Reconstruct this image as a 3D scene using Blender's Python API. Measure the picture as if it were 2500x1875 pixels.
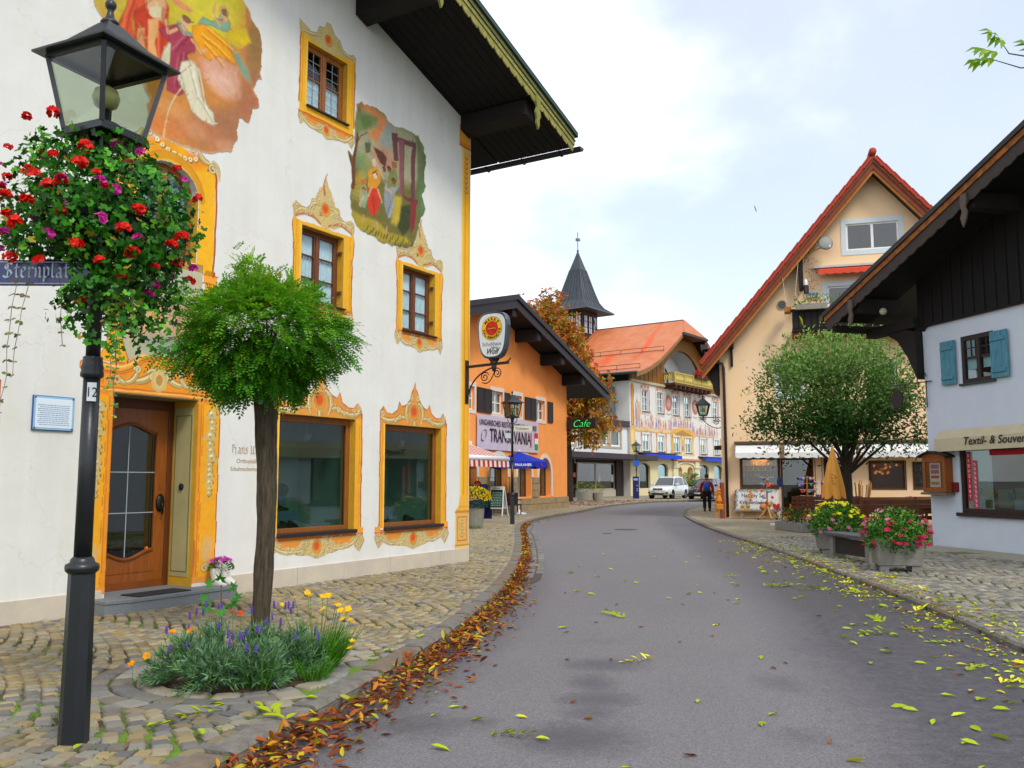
import bpy,bmesh,math,random
import numpy as np
from mathutils import Vector,Matrix,noise as mnoise

random.seed(7)
RNG=np.random.default_rng(7)
for o in list(bpy.data.objects):
 bpy.data.objects.remove(o)
SC=bpy.context.scene
COL=SC.collection
rad=math.radians

# ------------------------------------------------------------------ camera
cam_d=bpy.data.cameras.new('camera')
cam=bpy.data.objects.new('camera',cam_d)
COL.objects.link(cam)
cam.location=(0,0,1.55)
cam.rotation_euler=(rad(90+6.143),0,0)
cam_d.sensor_width=36
cam_d.lens=2160/2500*36
cam_d.clip_start=0.05
cam_d.clip_end=3000
SC.camera=cam

# ------------------------------------------------------------------ sky, sun, exposure
world=bpy.data.worlds.new('World')
SC.world=world
world.use_nodes=True
wn=world.node_tree.nodes
wl=world.node_tree.links
wn.clear()
SUN_EL,SUN_AZ=48,150          # azimuth clockwise from +Y (view direction): behind the camera, to the right
w_out=wn.new('ShaderNodeOutputWorld')
w_bg=wn.new('ShaderNodeBackground')
w_sky=wn.new('ShaderNodeTexSky')
w_sky.sky_type='NISHITA'
w_sky.sun_disc=False
w_sky.sun_elevation=rad(SUN_EL)
w_sky.sun_rotation=rad(SUN_AZ)
w_sky.air_density=1.0
w_sky.dust_density=1.0
w_sky.ozone_density=0.6
w_co=wn.new('ShaderNodeTexCoord')
w_map=wn.new('ShaderNodeMapping')
w_map.inputs['Location'].default_value=(0.35,0.0,0.35)
w_map.inputs['Scale'].default_value=(1.0,1.0,1.7)
w_n=wn.new('ShaderNodeTexNoise')
w_n.inputs['Scale'].default_value=1.9
w_n.inputs['Detail'].default_value=7
w_n.inputs['Roughness'].default_value=0.52
w_n.inputs['Distortion'].default_value=0.25
w_r=wn.new('ShaderNodeValToRGB')
w_r.color_ramp.interpolation='EASE'
w_r.color_ramp.elements[0].position=0.38
w_r.color_ramp.elements[0].color=(.40,.40,.40,1)
w_r.color_ramp.elements[1].position=0.60
w_r.color_ramp.elements[1].color=(1,1,1,1)
w_n2=wn.new('ShaderNodeTexNoise')
w_n2.inputs['Scale'].default_value=3.1
w_n2.inputs['Detail'].default_value=5
w_cl=wn.new('ShaderNodeMixRGB')           # cloud body: brighter and greyer billows
w_cl.inputs[1].default_value=(7.2,8.1,9.2,1)
w_cl.inputs[2].default_value=(10.4,10.5,10.7,1)
w_mx=wn.new('ShaderNodeMixRGB')
wl.new(w_co.outputs['Generated'],w_map.inputs['Vector'])
wl.new(w_map.outputs[0],w_n.inputs['Vector'])
wl.new(w_map.outputs[0],w_n2.inputs['Vector'])
wl.new(w_n.outputs['Fac'],w_r.inputs[0])
wl.new(w_n2.outputs['Fac'],w_cl.inputs[0])
wl.new(w_r.outputs[0],w_mx.inputs[0])
wl.new(w_sky.outputs[0],w_mx.inputs[1])
wl.new(w_cl.outputs[0],w_mx.inputs[2])
wl.new(w_mx.outputs[0],w_bg.inputs['Color'])
w_bg.inputs['Strength'].default_value=0.12
wl.new(w_bg.outputs[0],w_out.inputs[0])

sun_d=bpy.data.lights.new('sun','SUN')
sun_d.energy=1.5
sun_d.angle=rad(14)
sun_d.color=(1.0,0.95,0.87)
sun=bpy.data.objects.new('sun',sun_d)
COL.objects.link(sun)
_az,_el=rad(SUN_AZ),rad(SUN_EL)
_dir=Vector((math.sin(_az)*math.cos(_el),math.cos(_az)*math.cos(_el),math.sin(_el)))
sun.rotation_euler=_dir.to_track_quat('Z','Y').to_euler()

SC.view_settings.view_transform='Standard'
SC.view_settings.look='None'
SC.view_settings.gamma=1.0
SC.view_settings.use_curve_mapping=False
SC.view_settings.exposure=0.50
SC.render.engine='CYCLES'
SC.cycles.use_denoising=True
SC.cycles.max_bounces=6
SC.cycles.transparent_max_bounces=12
SC.cycles.caustics_reflective=False
SC.cycles.caustics_refractive=False

# ------------------------------------------------------------------ helpers
def C(h):
 h=h.lstrip('#')
 r=[]
 for i in (0,2,4):
  c=int(h[i:i+2],16)/255
  r.append(c/12.92 if c <= 0.04045 else ((c+0.055)/1.055)** 2.4)
 return tuple(r)

MATS={}
def mat(name,hexcol,rough=0.75,var=0.12,vscale=6.0,bump=0.0,bscale=60.0,metal=0.0,hex2=None,stretch=None,emit=0.0,spec=0.4,attr=False,coat=0.0):
 """procedural material: base colour varied by noise, optional second colour patches, optional bump"""
 if name in MATS:
  return MATS[name]
 m=bpy.data.materials.new(name)
 m.use_nodes=True
 n,l=m.node_tree.nodes,m.node_tree.links
 b=n['Principled BSDF']
 b.inputs['Roughness'].default_value=rough
 b.inputs['Metallic'].default_value=metal
 b.inputs['Specular IOR Level'].default_value=spec
 if coat:
  b.inputs['Coat Weight'].default_value=coat
  b.inputs['Coat Roughness'].default_value=0.08
 tc=n.new('ShaderNodeTexCoord')
 mp=n.new('ShaderNodeMapping')
 l.new(tc.outputs['Object'],mp.inputs['Vector'])
 if stretch:
  mp.inputs['Scale'].default_value=stretch
 nz=n.new('ShaderNodeTexNoise')
 nz.inputs['Scale'].default_value=vscale
 nz.inputs['Detail'].default_value=6
 nz.inputs['Roughness'].default_value=0.6
 l.new(mp.outputs[0],nz.inputs['Vector'])
 mx=n.new('ShaderNodeMixRGB')
 rp=n.new('ShaderNodeValToRGB')
 rp.color_ramp.elements[0].position=0.3
 rp.color_ramp.elements[1].position=0.7
 l.new(nz.outputs['Fac'],rp.inputs[0])
 l.new(rp.outputs[0],mx.inputs[0])
 c=C(hexcol)
 if attr:
  at=n.new('ShaderNodeAttribute')
  at.attribute_name='Col'
  hs=n.new('ShaderNodeMixRGB')
  hs.blend_type='MULTIPLY'
  hs.inputs[0].default_value=1
  mx.inputs[1].default_value=(1-var,1-var,1-var,1)
  mx.inputs[2].default_value=(1+var*.6,1+var*.6,1+var*.6,1)
  l.new(at.outputs['Color'],hs.inputs[1])
  l.new(mx.outputs[0],hs.inputs[2])
  l.new(hs.outputs[0],b.inputs['Base Color'])
 else:
  c2=C(hex2) if hex2 else tuple(min(1,k*(1+var*.6)) for k in c)
  c1=c if hex2 else tuple(k*(1-var) for k in c)
  mx.inputs[1].default_value=(*c1,1)
  mx.inputs[2].default_value=(*c2,1)
  l.new(mx.outputs[0],b.inputs['Base Color'])
 if bump:
  n2=n.new('ShaderNodeTexNoise')
  n2.inputs['Scale'].default_value=bscale
  n2.inputs['Detail'].default_value=5
  l.new(mp.outputs[0],n2.inputs['Vector'])
  bp=n.new('ShaderNodeBump')
  bp.inputs['Strength'].default_value=bump
  bp.inputs['Distance'].default_value=0.02
  l.new(n2.outputs['Fac'],bp.inputs['Height'])
  l.new(bp.outputs[0],b.inputs['Normal'])
 if emit:
  b.inputs['Emission Color'].default_value=(*c,1)
  b.inputs['Emission Strength'].default_value=emit
 MATS[name]=m
 return m

def glass(name='glass',tint='e6f0ee',refl=1.0,rough=0.0):
 if name in MATS:
  return MATS[name]
 m=bpy.data.materials.new(name)
 m.use_nodes=True
 n,l=m.node_tree.nodes,m.node_tree.links
 n.clear()
 o=n.new('ShaderNodeOutputMaterial')
 tr=n.new('ShaderNodeBsdfTransparent')
 tr.inputs[0].default_value=(*C(tint),1)
 gl=n.new('ShaderNodeBsdfGlossy')
 gl.inputs['Roughness'].default_value=rough
 gl.inputs[0].default_value=(1,1,1,1)
 ge=n.new('ShaderNodeNewGeometry')
 dt=n.new('ShaderNodeVectorMath'); dt.operation='DOT_PRODUCT'
 l.new(ge.outputs['Normal'],dt.inputs[0]); l.new(ge.outputs['Incoming'],dt.inputs[1])
 ab=n.new('ShaderNodeMath'); ab.operation='ABSOLUTE'; l.new(dt.outputs['Value'],ab.inputs[0])
 om=n.new('ShaderNodeMath'); om.operation='SUBTRACT'; om.inputs[0].default_value=1; l.new(ab.outputs[0],om.inputs[1])
 pw=n.new('ShaderNodeMath'); pw.operation='POWER'; pw.inputs[1].default_value=5; l.new(om.outputs[0],pw.inputs[0])
 fr=n.new('ShaderNodeMath'); fr.operation='MULTIPLY_ADD'; fr.inputs[1].default_value=.95; fr.inputs[2].default_value=.05; l.new(pw.outputs[0],fr.inputs[0])
 ma=n.new('ShaderNodeMath')
 ma.operation='MULTIPLY'
 ma.use_clamp=True
 ma.inputs[1].default_value=refl
 mx=n.new('ShaderNodeMixShader')
 l.new(fr.outputs[0],ma.inputs[0])
 l.new(ma.outputs[0],mx.inputs[0])
 l.new(tr.outputs[0],mx.inputs[1])
 l.new(gl.outputs[0],mx.inputs[2])
 l.new(mx.outputs[0],o.inputs[0])
 MATS[name]=m
 return m

def leafmat(name,rough=0.55,trans=0.35):
 """leaf colours come from the mesh's Col attribute, a little light passes through"""
 if name in MATS:
  return MATS[name]
 m=bpy.data.materials.new(name)
 m.use_nodes=True
 n,l=m.node_tree.nodes,m.node_tree.links
 b=n['Principled BSDF']
 b.inputs['Roughness'].default_value=rough
 b.inputs['Specular IOR Level'].default_value=0.3
 at=n.new('ShaderNodeAttribute')
 at.attribute_name='Col'
 l.new(at.outputs['Color'],b.inputs['Base Color'])
 t=n.new('ShaderNodeBsdfTranslucent')
 l.new(at.outputs['Color'],t.inputs[0])
 mx=n.new('ShaderNodeMixShader')
 mx.inputs[0].default_value=trans
 out=[k for k in n if k.type== 'OUTPUT_MATERIAL'][0]
 l.new(b.outputs[0],mx.inputs[1])
 l.new(t.outputs[0],mx.inputs[2])
 l.new(mx.outputs[0],out.inputs[0])
 MATS[name]=m
 return m

def link(name,me,m=None,parent=None,loc=None,rot=None):
 o=bpy.data.objects.new(name,me)
 if m is not None and len(me.materials)== 0:
  me.materials.append(m)
 COL.objects.link(o)
 if parent is not None:
  o.parent=parent
 if loc is not None:
  o.location=loc
 if rot is not None:
  o.rotation_euler=rot
 return o

def tag(o,label=None,cat=None,group=None,kind=None):
 if label:o['label']=label
 if cat:o['category']=cat
 if group:o['group']=group
 if kind:o['kind']=kind
 return o

def thing(name,label,cat,loc=(0,0,0),rz=0.0,group=None):
 o=bpy.data.objects.new(name,None)
 o.empty_display_size=0.1
 COL.objects.link(o)
 o.location=loc
 o.rotation_euler=(0,0,rz)
 return tag(o,label,cat,group)

def copy_tree(o,parent=None,label=None):
 c=o.copy()
 COL.objects.link(c)
 c.parent=parent
 if label:c['label']=label
 for ch in list(o.children):
  copy_tree(ch,c)
 return c

class MB:
 """collects faces; build() makes ONE mesh object"""
 def __init__(s):
  s.v,s.f,s.c=[],[],None
 def add(s,vs,fs):
  k=len(s.v)
  s.v+=[tuple(p) for p in vs]
  s.f+=[tuple(i+k for i in f) for f in fs]
  return s
 def box(s,x0,x1,y0,y1,z0,z1,M=None):
  vs=[(x,y,z) for z in (z0,z1) for y in (y0,y1) for x in (x0,x1)]
  if M is not None:vs=[M@Vector(p) for p in vs]
  return s.add(vs,[(0,2,3,1),(4,5,7,6),(0,1,5,4),(2,6,7,3),(0,4,6,2),(1,3,7,5)])
 def bar(s,a,b,w,h=None,up=(0,0,1)):
  """box beam from a to b, w across, h high"""
  h=w if h is None else h
  a,b=Vector(a),Vector(b)
  d=(b-a).normalized()
  up=Vector(up)
  if abs(d.dot(up))>0.99:up=Vector((0,1,0))
  r=d.cross(up).normalized()
  u=r.cross(d)
  vs=[]
  for p in (a,b):
   for i,j in ((-1,-1),(1,-1),(1,1),(-1,1)):
    vs.append(p+r*(i*w/2)+u*(j*h/2))
  return s.add(vs,[(3,2,1,0),(4,5,6,7),(0,1,5,4),(1,2,6,5),(2,3,7,6),(3,0,4,7)])
 def prism(s,poly,y0,y1,plane='xz',M=None):
  """extrude a 2D outline (counter-clockwise seen from the front, -y) between y0 (front) and y1"""
  n=len(poly)
  def P(p,t):
   q={'xz':(p[0],t,p[1]),'xy':(p[0],p[1],t),'yz':(t,p[0],p[1])}[plane]
   return (M@Vector(q)) if M is not None else q
  vs=[P(p,y0) for p in poly]+[P(p,y1) for p in poly]
  fs=[tuple(range(n)),tuple(range(2*n-1,n-1,-1))]
  fs+=[(i,i+n,(i+1)%n+n,(i+1)%n) for i in range(n)]
  return s.add(vs,fs)
 def tube(s,pts,r,n=8,cap=True):
  pts=[Vector(p) for p in pts]
  rs=r if isinstance(r,(list,tuple)) else [r]*len(pts)
  k=len(s.v)
  ref=Vector((0.13,0.27,0.95)).normalized()
  for i,p in enumerate(pts):
   d=(pts[min(i+1,len(pts)-1)]-pts[max(i-1,0)])
   d=d.normalized() if d.length >1e-9 else Vector((0,0,1))
   a=d.cross(ref)
   if a.length <1e-3:a=d.cross(Vector((1,0,0)))
   a.normalize()
   b=d.cross(a)
   for j in range(n):
    t=2*math.pi*j/n
    s.v.append(tuple(p+(a*math.cos(t)+b*math.sin(t))*rs[i]))
  for i in range(len(pts)-1):
   for j in range(n):
    s.f.append((k+i*n+j,k+i*n+(j+1)%n,k+(i+1)*n+(j+1)%n,k+(i+1)*n+j))
  if cap:
   s.f.append(tuple(k+j for j in range(n-1,-1,-1)))
   e=k+(len(pts)-1)*n
   s.f.append(tuple(e+j for j in range(n)))
  return s
 def lathe(s,prof,c=(0,0,0),n=16,M=None,cap=True):
  k=len(s.v)
  for r,z in prof:
   for j in range(n):
    t=2*math.pi*(j+.5)/n
    p=Vector((c[0]+r*math.cos(t),c[1]+r*math.sin(t),c[2]+z))
    s.v.append(tuple(M@p if M is not None else p))
  for i in range(len(prof)-1):
   for j in range(n):
    s.f.append((k+i*n+j,k+i*n+(j+1)%n,k+(i+1)*n+(j+1)%n,k+(i+1)*n+j))
  if cap:
   s.f.append(tuple(k+j for j in range(n-1,-1,-1)))
   e=k+(len(prof)-1)*n
   s.f.append(tuple(e+j for j in range(n)))
  return s
 def ball(s,c,r,n=10,m=7,sq=(1,1,1)):
  return s.lathe([(max(1e-4,r*math.sin(math.pi*i/m)),-r*math.cos(math.pi*i/m)*sq[2]) for i in range(m+1)],c,n,cap=False)
 def poly(s,pts):
  return s.add(pts,[tuple(range(len(pts)))])
 def build(s,name,m=None,parent=None,smooth=False,bevel=0.0,loc=None,rot=None):
  me=bpy.data.meshes.new(name)
  me.from_pydata(s.v,[],s.f)
  if smooth:
   me.polygons.foreach_set('use_smooth',[True]*len(me.polygons))
  me.update()
  o=link(name,me,m,parent,loc,rot)
  if bevel:
   b=o.modifiers.new('bevel','BEVEL')
   b.width=bevel
   b.segments=1
   b.limit_method='ANGLE'
  return o

def part(name,m,parent,fn,**k):
 b=MB()
 fn(b)
 return b.build(name,m,parent,**k)

def npmesh(name,V,Fq,cols=None,m=None,parent=None,smooth=False):
 """fast mesh from arrays: V (n,3), Fq (m,k) all faces with k corners, cols (n,3) point colours"""
 V=np.asarray(V,np.float32)
 Fq=np.asarray(Fq,np.int32)
 me=bpy.data.meshes.new(name)
 me.vertices.add(len(V))
 me.vertices.foreach_set('co',V.ravel())
 k=Fq.shape[1]
 me.loops.add(Fq.size)
 me.loops.foreach_set('vertex_index',Fq.ravel())
 me.polygons.add(len(Fq))
 me.polygons.foreach_set('loop_start',np.arange(0,Fq.size,k,dtype=np.int32))
 if smooth:
  me.polygons.foreach_set('use_smooth',np.ones(len(Fq),bool))
 me.update(calc_edges=True)
 if cols is not None:
  a=me.color_attributes.new('Col','FLOAT_COLOR','POINT')
  c4=np.ones((len(V),4),np.float32)
  c4[:,:3]=cols
  a.data.foreach_set('color',c4.ravel())
 return link(name,me,m,parent)

def glyphs(body,size,align='LEFT',shear=0.0,bold=0.0,extrude=0.001,space=1.0):
 """letters of the built-in face as an MB, lying in the xy plane"""
 c=bpy.data.curves.new('glyphs','FONT')
 c.body=body
 c.size=size
 c.align_x=align
 c.shear=shear
 c.offset=bold
 c.extrude=extrude
 c.space_character=space
 c.resolution_u=3
 o=bpy.data.objects.new('glyphs',c)
 COL.objects.link(o)
 bpy.context.view_layer.update()
 me=bpy.data.meshes.new_from_object(o)
 b=MB()
 b.add([tuple(v.co) for v in me.vertices],[tuple(p.vertices) for p in me.polygons])
 bpy.data.objects.remove(o)
 bpy.data.curves.remove(c)
 bpy.data.meshes.remove(me)
 return b
def text(body,size,m,parent,loc,rot=(math.pi/2,0,0),name='lettering',align='LEFT',sx=1.0,**k):
 o=glyphs(body,size,align,**k).build(name,m,parent,loc=loc,rot=rot)
 o.scale=(sx,1,1)
 return o

def clip_poly(poly,outline):
 """Sutherland-Hodgman: poly clipped by convex ccw outline"""
 out=list(poly)
 n=len(outline)
 for i in range(n):
  a,b=outline[i],outline[(i+1)%n]
  res=[]
  if not out:return []
  for j in range(len(out)):
   p,q=out[j],out[(j+1)%len(out)]
   sp=(b[0]-a[0])*(p[1]-a[1])-(b[1]-a[1])*(p[0]-a[0])
   sq=(b[0]-a[0])*(q[1]-a[1])-(b[1]-a[1])*(q[0]-a[0])
   if sp >=-1e-9:res.append(p)
   if (sp >1e-9 and sq <-1e-9) or (sp <-1e-9 and sq >1e-9):
    t=sp/(sp-sq)
    res.append((p[0]+(q[0]-p[0])*t,p[1]+(q[1]-p[1])*t))
  out=res
 return out

def facade(b,outline,holes,depth=0.2,y=0.0):
 """front wall face at y with rectangular openings and their reveals"""
 xs=sorted(set([p[0] for p in outline]+[h[0] for h in holes]+[h[1] for h in holes]))
 zs=sorted(set([p[1] for p in outline]+[h[2] for h in holes]+[h[3] for h in holes]))
 for i in range(len(xs)-1):
  for j in range(len(zs)-1):
   cx,cz=(xs[i]+xs[i+1])/2,(zs[j]+zs[j+1])/2
   if any(h[0]<cx <h[1] and h[2]<cz <h[3] for h in holes):continue
   pl=clip_poly([(xs[i],zs[j]),(xs[i+1],zs[j]),(xs[i+1],zs[j+1]),(xs[i],zs[j+1])],outline)
   if len(pl)>= 3:
    b.poly([(p[0],y,p[1]) for p in pl])
 for h in holes:
  x0,x1,z0,z1=h[:4]
  d=h[4] if len(h)>4 else depth
  b.poly([(x0,y,z0),(x0,y,z1),(x0,y+d,z1),(x0,y+d,z0)])
  b.poly([(x1,y,z0),(x1,y+d,z0),(x1,y+d,z1),(x1,y,z1)])
  b.poly([(x0,y,z1),(x1,y,z1),(x1,y+d,z1),(x0,y+d,z1)])
  b.poly([(x0,y,z0),(x0,y+d,z0),(x1,y+d,z0),(x1,y,z0)])
 return b

def arch_pts(cx,hw,z0,z1,n=10):
 """opening outline with a round or segmental head: z0 springing, z1 crown"""
 return [(cx+hw*math.cos(math.pi*i/n),z0+(z1-z0)*math.sin(math.pi*i/n)) for i in range(n+1)]

def arch_fill(b,cx,hw,z0,z1,top,y0,y1,n=10):
 """the two corner pieces that turn a rectangular opening into an arched one"""
 a=arch_pts(cx,hw,z0,z1,n)
 for i in range(n):
  p,q=a[i],a[i+1]
  b.prism([(q[0],q[1]),(p[0],p[1]),(p[0],top),(q[0],top)],y0,y1)
 return b

# ---- painted plaster: colours worked out on a fine grid of the wall and stored on the mesh
class Paint:
 def __init__(s,x0,x1,z0,z1,res=0.012,seed=1):
  s.nx,s.nz=int(round((x1-x0)/res))+1,int(round((z1-z0)/res))+1
  s.x=np.linspace(x0,x1,s.nx)
  s.z=np.linspace(z0,z1,s.nz)
  s.X,s.Z=np.meshgrid(s.x,s.z,indexing='ij')
  s.rgb=np.zeros((s.nx,s.nz,3))+np.array(C('e2e1dc'))
  s.a=np.zeros((s.nx,s.nz))
  s.rg=np.random.default_rng(seed)
  s.res=res
  s.wob=0.0
 def fieldnoise(s,cells,amp=1.0):
  """smooth random field"""
  gx,gz=max(3,int((s.x[-1]-s.x[0])*cells)),max(3,int((s.z[-1]-s.z[0])*cells))
  g=s.rg.random((gx+2,gz+2))*2-1
  u=np.linspace(0,gx,s.nx)
  w=np.linspace(0,gz,s.nz)
  i,j=u.astype(int),w.astype(int)
  fu,fw=u-i,w-j
  fu,fw=fu*fu*(3-2*fu),fw*fw*(3-2*fw)
  i=np.minimum(i,gx); j=np.minimum(j,gz)
  A=g[np.ix_(i,j)]; B=g[np.ix_(np.minimum(i+1,gx+1),j)]
  Cc=g[np.ix_(i,np.minimum(j+1,gz+1))]; D=g[np.ix_(np.minimum(i+1,gx+1),np.minimum(j+1,gz+1))]
  fu=fu[:,None]; fw=fw[None,:]
  return amp*((A*(1-fu)+B*fu)*(1-fw)+(Cc*(1-fu)+D*fu)*fw)
 def warp(s,amp,cells):
  s.WX=s.X+s.fieldnoise(cells,amp)
  s.WZ=s.Z+s.fieldnoise(cells,amp)
  s.wob=1
  return s
 def _xz(s,sl):
  if s.wob:return s.WX[sl],s.WZ[sl]
  return s.X[sl],s.Z[sl]
 def _sl(s,x0,x1,z0,z1,m=0.06):
  i0=int(np.searchsorted(s.x,x0-m)); i1=int(np.searchsorted(s.x,x1+m))
  j0=int(np.searchsorted(s.z,z0-m)); j1=int(np.searchsorted(s.z,z1+m))
  return (slice(max(0,i0),max(0,i1)),slice(max(0,j0),max(0,j1)))
 def put(s,sl,mask,col,op=1.0,alpha=True):
  c=np.array(C(col) if isinstance(col,str) else col)
  mm=(mask*op)[...,None]
  s.rgb[sl]=s.rgb[sl]*(1-mm)+c*mm
  if alpha:s.a[sl]=np.maximum(s.a[sl],mask)
 def poly(s,pts,col,op=1.0,soft=0.0,alpha=True,shade=None):
  px=[p[0] for p in pts]; pz=[p[1] for p in pts]
  sl=s._sl(min(px),max(px),min(pz),max(pz))
  X,Z=s._xz(sl)
  if X.size== 0:return s
  ins=np.zeros(X.shape,bool)
  n=len(pts)
  dist=np.full(X.shape,1e9) if soft else None
  for i in range(n):
   x1,z1=pts[i]; x2,z2=pts[(i+1)%n]
   cond=((z1 >Z)!=(z2 >Z))
   with np.errstate(divide='ignore',invalid='ignore'):
    xi=(x2-x1)*(Z-z1)/(z2-z1 if z2 != z1 else 1e-12)+x1
   ins ^= cond &(X <xi)
   if soft:
    dx,dz=x2-x1,z2-z1
    t=np.clip(((X-x1)*dx+(Z-z1)*dz)/(dx*dx+dz*dz+1e-12),0,1)
    dist=np.minimum(dist,np.hypot(X-x1-t*dx,Z-z1-t*dz))
  m=ins.astype(float)
  if soft:
   m=np.clip(0.5+np.where(ins,dist,-dist)/soft,0,1)
  s.put(sl,m,col,op,alpha)
  return s
 def rect(s,x0,x1,z0,z1,col,op=1.0,alpha=True):
  return s.poly([(x0,z0),(x1,z0),(x1,z1),(x0,z1)],col,op,0,alpha)
 def ell(s,cx,cz,rx,rz,col,op=1.0,soft=0.0,ang=0.0,alpha=True):
  r=max(rx,rz)
  sl=s._sl(cx-r,cx+r,cz-r,cz+r)
  X,Z=s._xz(sl)
  ca,sa=math.cos(ang),math.sin(ang)
  u=((X-cx)*ca+(Z-cz)*sa)/rx
  w=(-(X-cx)*sa+(Z-cz)*ca)/rz
  q=np.sqrt(u*u+w*w)
  k=soft if soft else 0.02
  m=np.clip((1-q)/k+0.5,0,1) if soft else (q <1).astype(float)
  s.put(sl,m,col,op,alpha)
  return s
 def stroke(s,pts,w,col,op=1.0,alpha=True,soft=0.0):
  """w: one width or a list along the path"""
  n=len(pts)
  ws=w if isinstance(w,(list,tuple)) else [w]*n
  mw=max(ws)
  px=[p[0] for p in pts]; pz=[p[1] for p in pts]
  sl=s._sl(min(px)-mw,max(px)+mw,min(pz)-mw,max(pz)+mw)
  X,Z=s._xz(sl)
  if X.size== 0:return s
  best=np.full(X.shape,-1e9)
  for i in range(n-1):
   x1,z1=pts[i]; dx,dz=pts[i+1][0]-x1,pts[i+1][1]-z1
   t=np.clip(((X-x1)*dx+(Z-z1)*dz)/(dx*dx+dz*dz+1e-12),0,1)
   d=np.hypot(X-x1-t*dx,Z-z1-t*dz)
   best=np.maximum(best,(ws[i]+(ws[i+1]-ws[i])*t)/2-d)
  m=np.clip(best/max(soft,s.res*.8)+.5,0,1)
  s.put(sl,m,col,op,alpha)
  return s
 def mottle(s,cells,amt):
  f=1+s.fieldnoise(cells,amt)
  s.rgb*= f[...,None]
  return s
 def build(s,name,m,parent,y=-0.003,holes=(),cut=0.5):
  ac=(s.a[:-1,:-1]+s.a[1:,:-1]+s.a[:-1,1:]+s.a[1:,1:])/4
  keep=ac >cut
  cx=(s.x[:-1]+s.x[1:])/2; cz=(s.z[:-1]+s.z[1:])/2
  for h in holes:
   keep &=~(((cx >h[0])&(cx <h[1]))[:,None]&((cz >h[2])&(cz <h[3]))[None,:])
  I,J=np.nonzero(keep)
  idx=lambda i,j:i*s.nz+j
  F=np.stack([idx(I,J),idx(I+1,J),idx(I+1,J+1),idx(I,J+1)],1)
  used,inv=np.unique(F.ravel(),return_inverse=True)
  V=np.stack([s.X.ravel()[used],np.full(len(used),y),s.Z.ravel()[used]],1)
  return npmesh(name,V,inv.reshape(F.shape),np.clip(s.rgb.reshape(-1,3)[used],0,1),m,parent)

def spiral(cx,cz,r0,r1,a0,turns,n=18,sx=1,sz=1):
 return [(cx+sx*(r0+(r1-r0)*t)*math.cos(a0+turns*2*math.pi*t),cz+sz*(r0+(r1-r0)*t)*math.sin(a0+turns*2*math.pi*t)) for t in [i/n for i in range(n+1)]]

def bez(p0,p1,p2,p3=None,n=12):
 r=[]
 for i in range(n+1):
  t=i/n
  if p3 is None:
   r.append(((1-t)** 2*p0[0]+2*t*(1-t)*p1[0]+t*t*p2[0],(1-t)** 2*p0[1]+2*t*(1-t)*p1[1]+t*t*p2[1]))
  else:
   r.append(tuple((1-t)** 3*p0[k]+3*t*(1-t)** 2*p1[k]+3*t*t*(1-t)*p2[k]+t** 3*p3[k] for k in range(len(p0))))
 return r

# ---- leaves: many copies of a small leaf shape in one mesh
def leaf_mesh(name,P,D,N,S,cols,shape,m,parent=None):
 """P base points, D pointing directions, N leaf normals, S sizes, cols per leaf; shape: list of (along, across, lift) + faces"""
 P=np.asarray(P,float); D=np.asarray(D,float); N=np.asarray(N,float); S=np.asarray(S,float)
 D /= np.linalg.norm(D,axis=1,keepdims=True)+1e-9
 B=np.cross(N,D); B /= np.linalg.norm(B,axis=1,keepdims=True)+1e-9
 N=np.cross(D,B)
 sv,sf=shape
 sv=np.array(sv,float)
 k=len(sv)
 V=P[:,None,:]+S[:,None,None]*(D[:,None,:]*sv[None,:,0:1]+B[:,None,:]*sv[None,:,1:2]+N[:,None,:]*sv[None,:,2:3])
 F=(np.array(sf)[None,:,:]+(np.arange(len(P))*k)[:,None,None]).reshape(-1,len(sf[0]))
 cc=np.repeat(np.asarray(cols),k,axis=0)
 return npmesh(name,V.reshape(-1,3),F,cc,m,parent)

LEAF_Q=([(0,0,0),(.5,-.22,.04),(1,0,-.06),(.5,.22,.04)],[(0,1,2,3)])
LEAF_FOLD=([(0,0,0),(.45,-.2,.09),(1,0,-.1),(.45,.2,.09),(.5,0,-.02)],[(0,1,4),(1,2,4),(2,3,4),(3,0,4)])
def lobed(n=5,r1=.5,r0=.3):
 v=[(.35,0,0)]
 for i in range(2*n+1):
  a=-2.5+5.0*i/(2*n)
  r=r1 if i%2 else r0
  v.append((.35+r*math.cos(a),r*math.sin(a),.05*math.cos(a*2)))
 return (v,[(0,i,i+1) for i in range(1,2*n+1)])
def palette(hexes,n,rng,jit=.18):
 c=np.array([C(h) for h in hexes])[rng.integers(0,len(hexes),n)]
 return np.clip(c*(1+(rng.random((n,1))*2-1)*jit),0,1)
def unit(n,rng):
 v=rng.normal(size=(n,3))
 return v/np.linalg.norm(v,axis=1,keepdims=True)

def merge_islands(b,other,M=None):
 k=len(b.v)
 b.v+=[tuple(M@Vector(p)) if M is not None else p for p in other.v]
 b.f+=[tuple(i+k for i in f) for f in other.f]

# frequently used surfaces
M_PAINT=mat('fresco paint','ffffff',0.9,var=.07,vscale=14,attr=True,bump=.12,bscale=50)
M_LEAF=leafmat('leaf')
M_BLACKMETAL=mat('black enamelled iron','1c1f24',0.35,var=.15,vscale=10,spec=.5,bump=.05,bscale=30)
M_IRON=mat('wrought iron','2a1d18',0.5,var=.2,vscale=20)
M_GLASS=glass()
M_GLASS_DARK=glass('shop glass','c4d2cf',1.6)
M_DARKWOOD=mat('old dark timber','1b1511',0.8,var=.3,vscale=3,stretch=(1,1,6),bump=.3,bscale=20)
M_INTERIOR=mat('unlit room','17140f',0.9,var=.3,vscale=2)
M_WHITE=mat('white paint','e4e6e4',0.55,var=.05,vscale=8)
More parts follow.
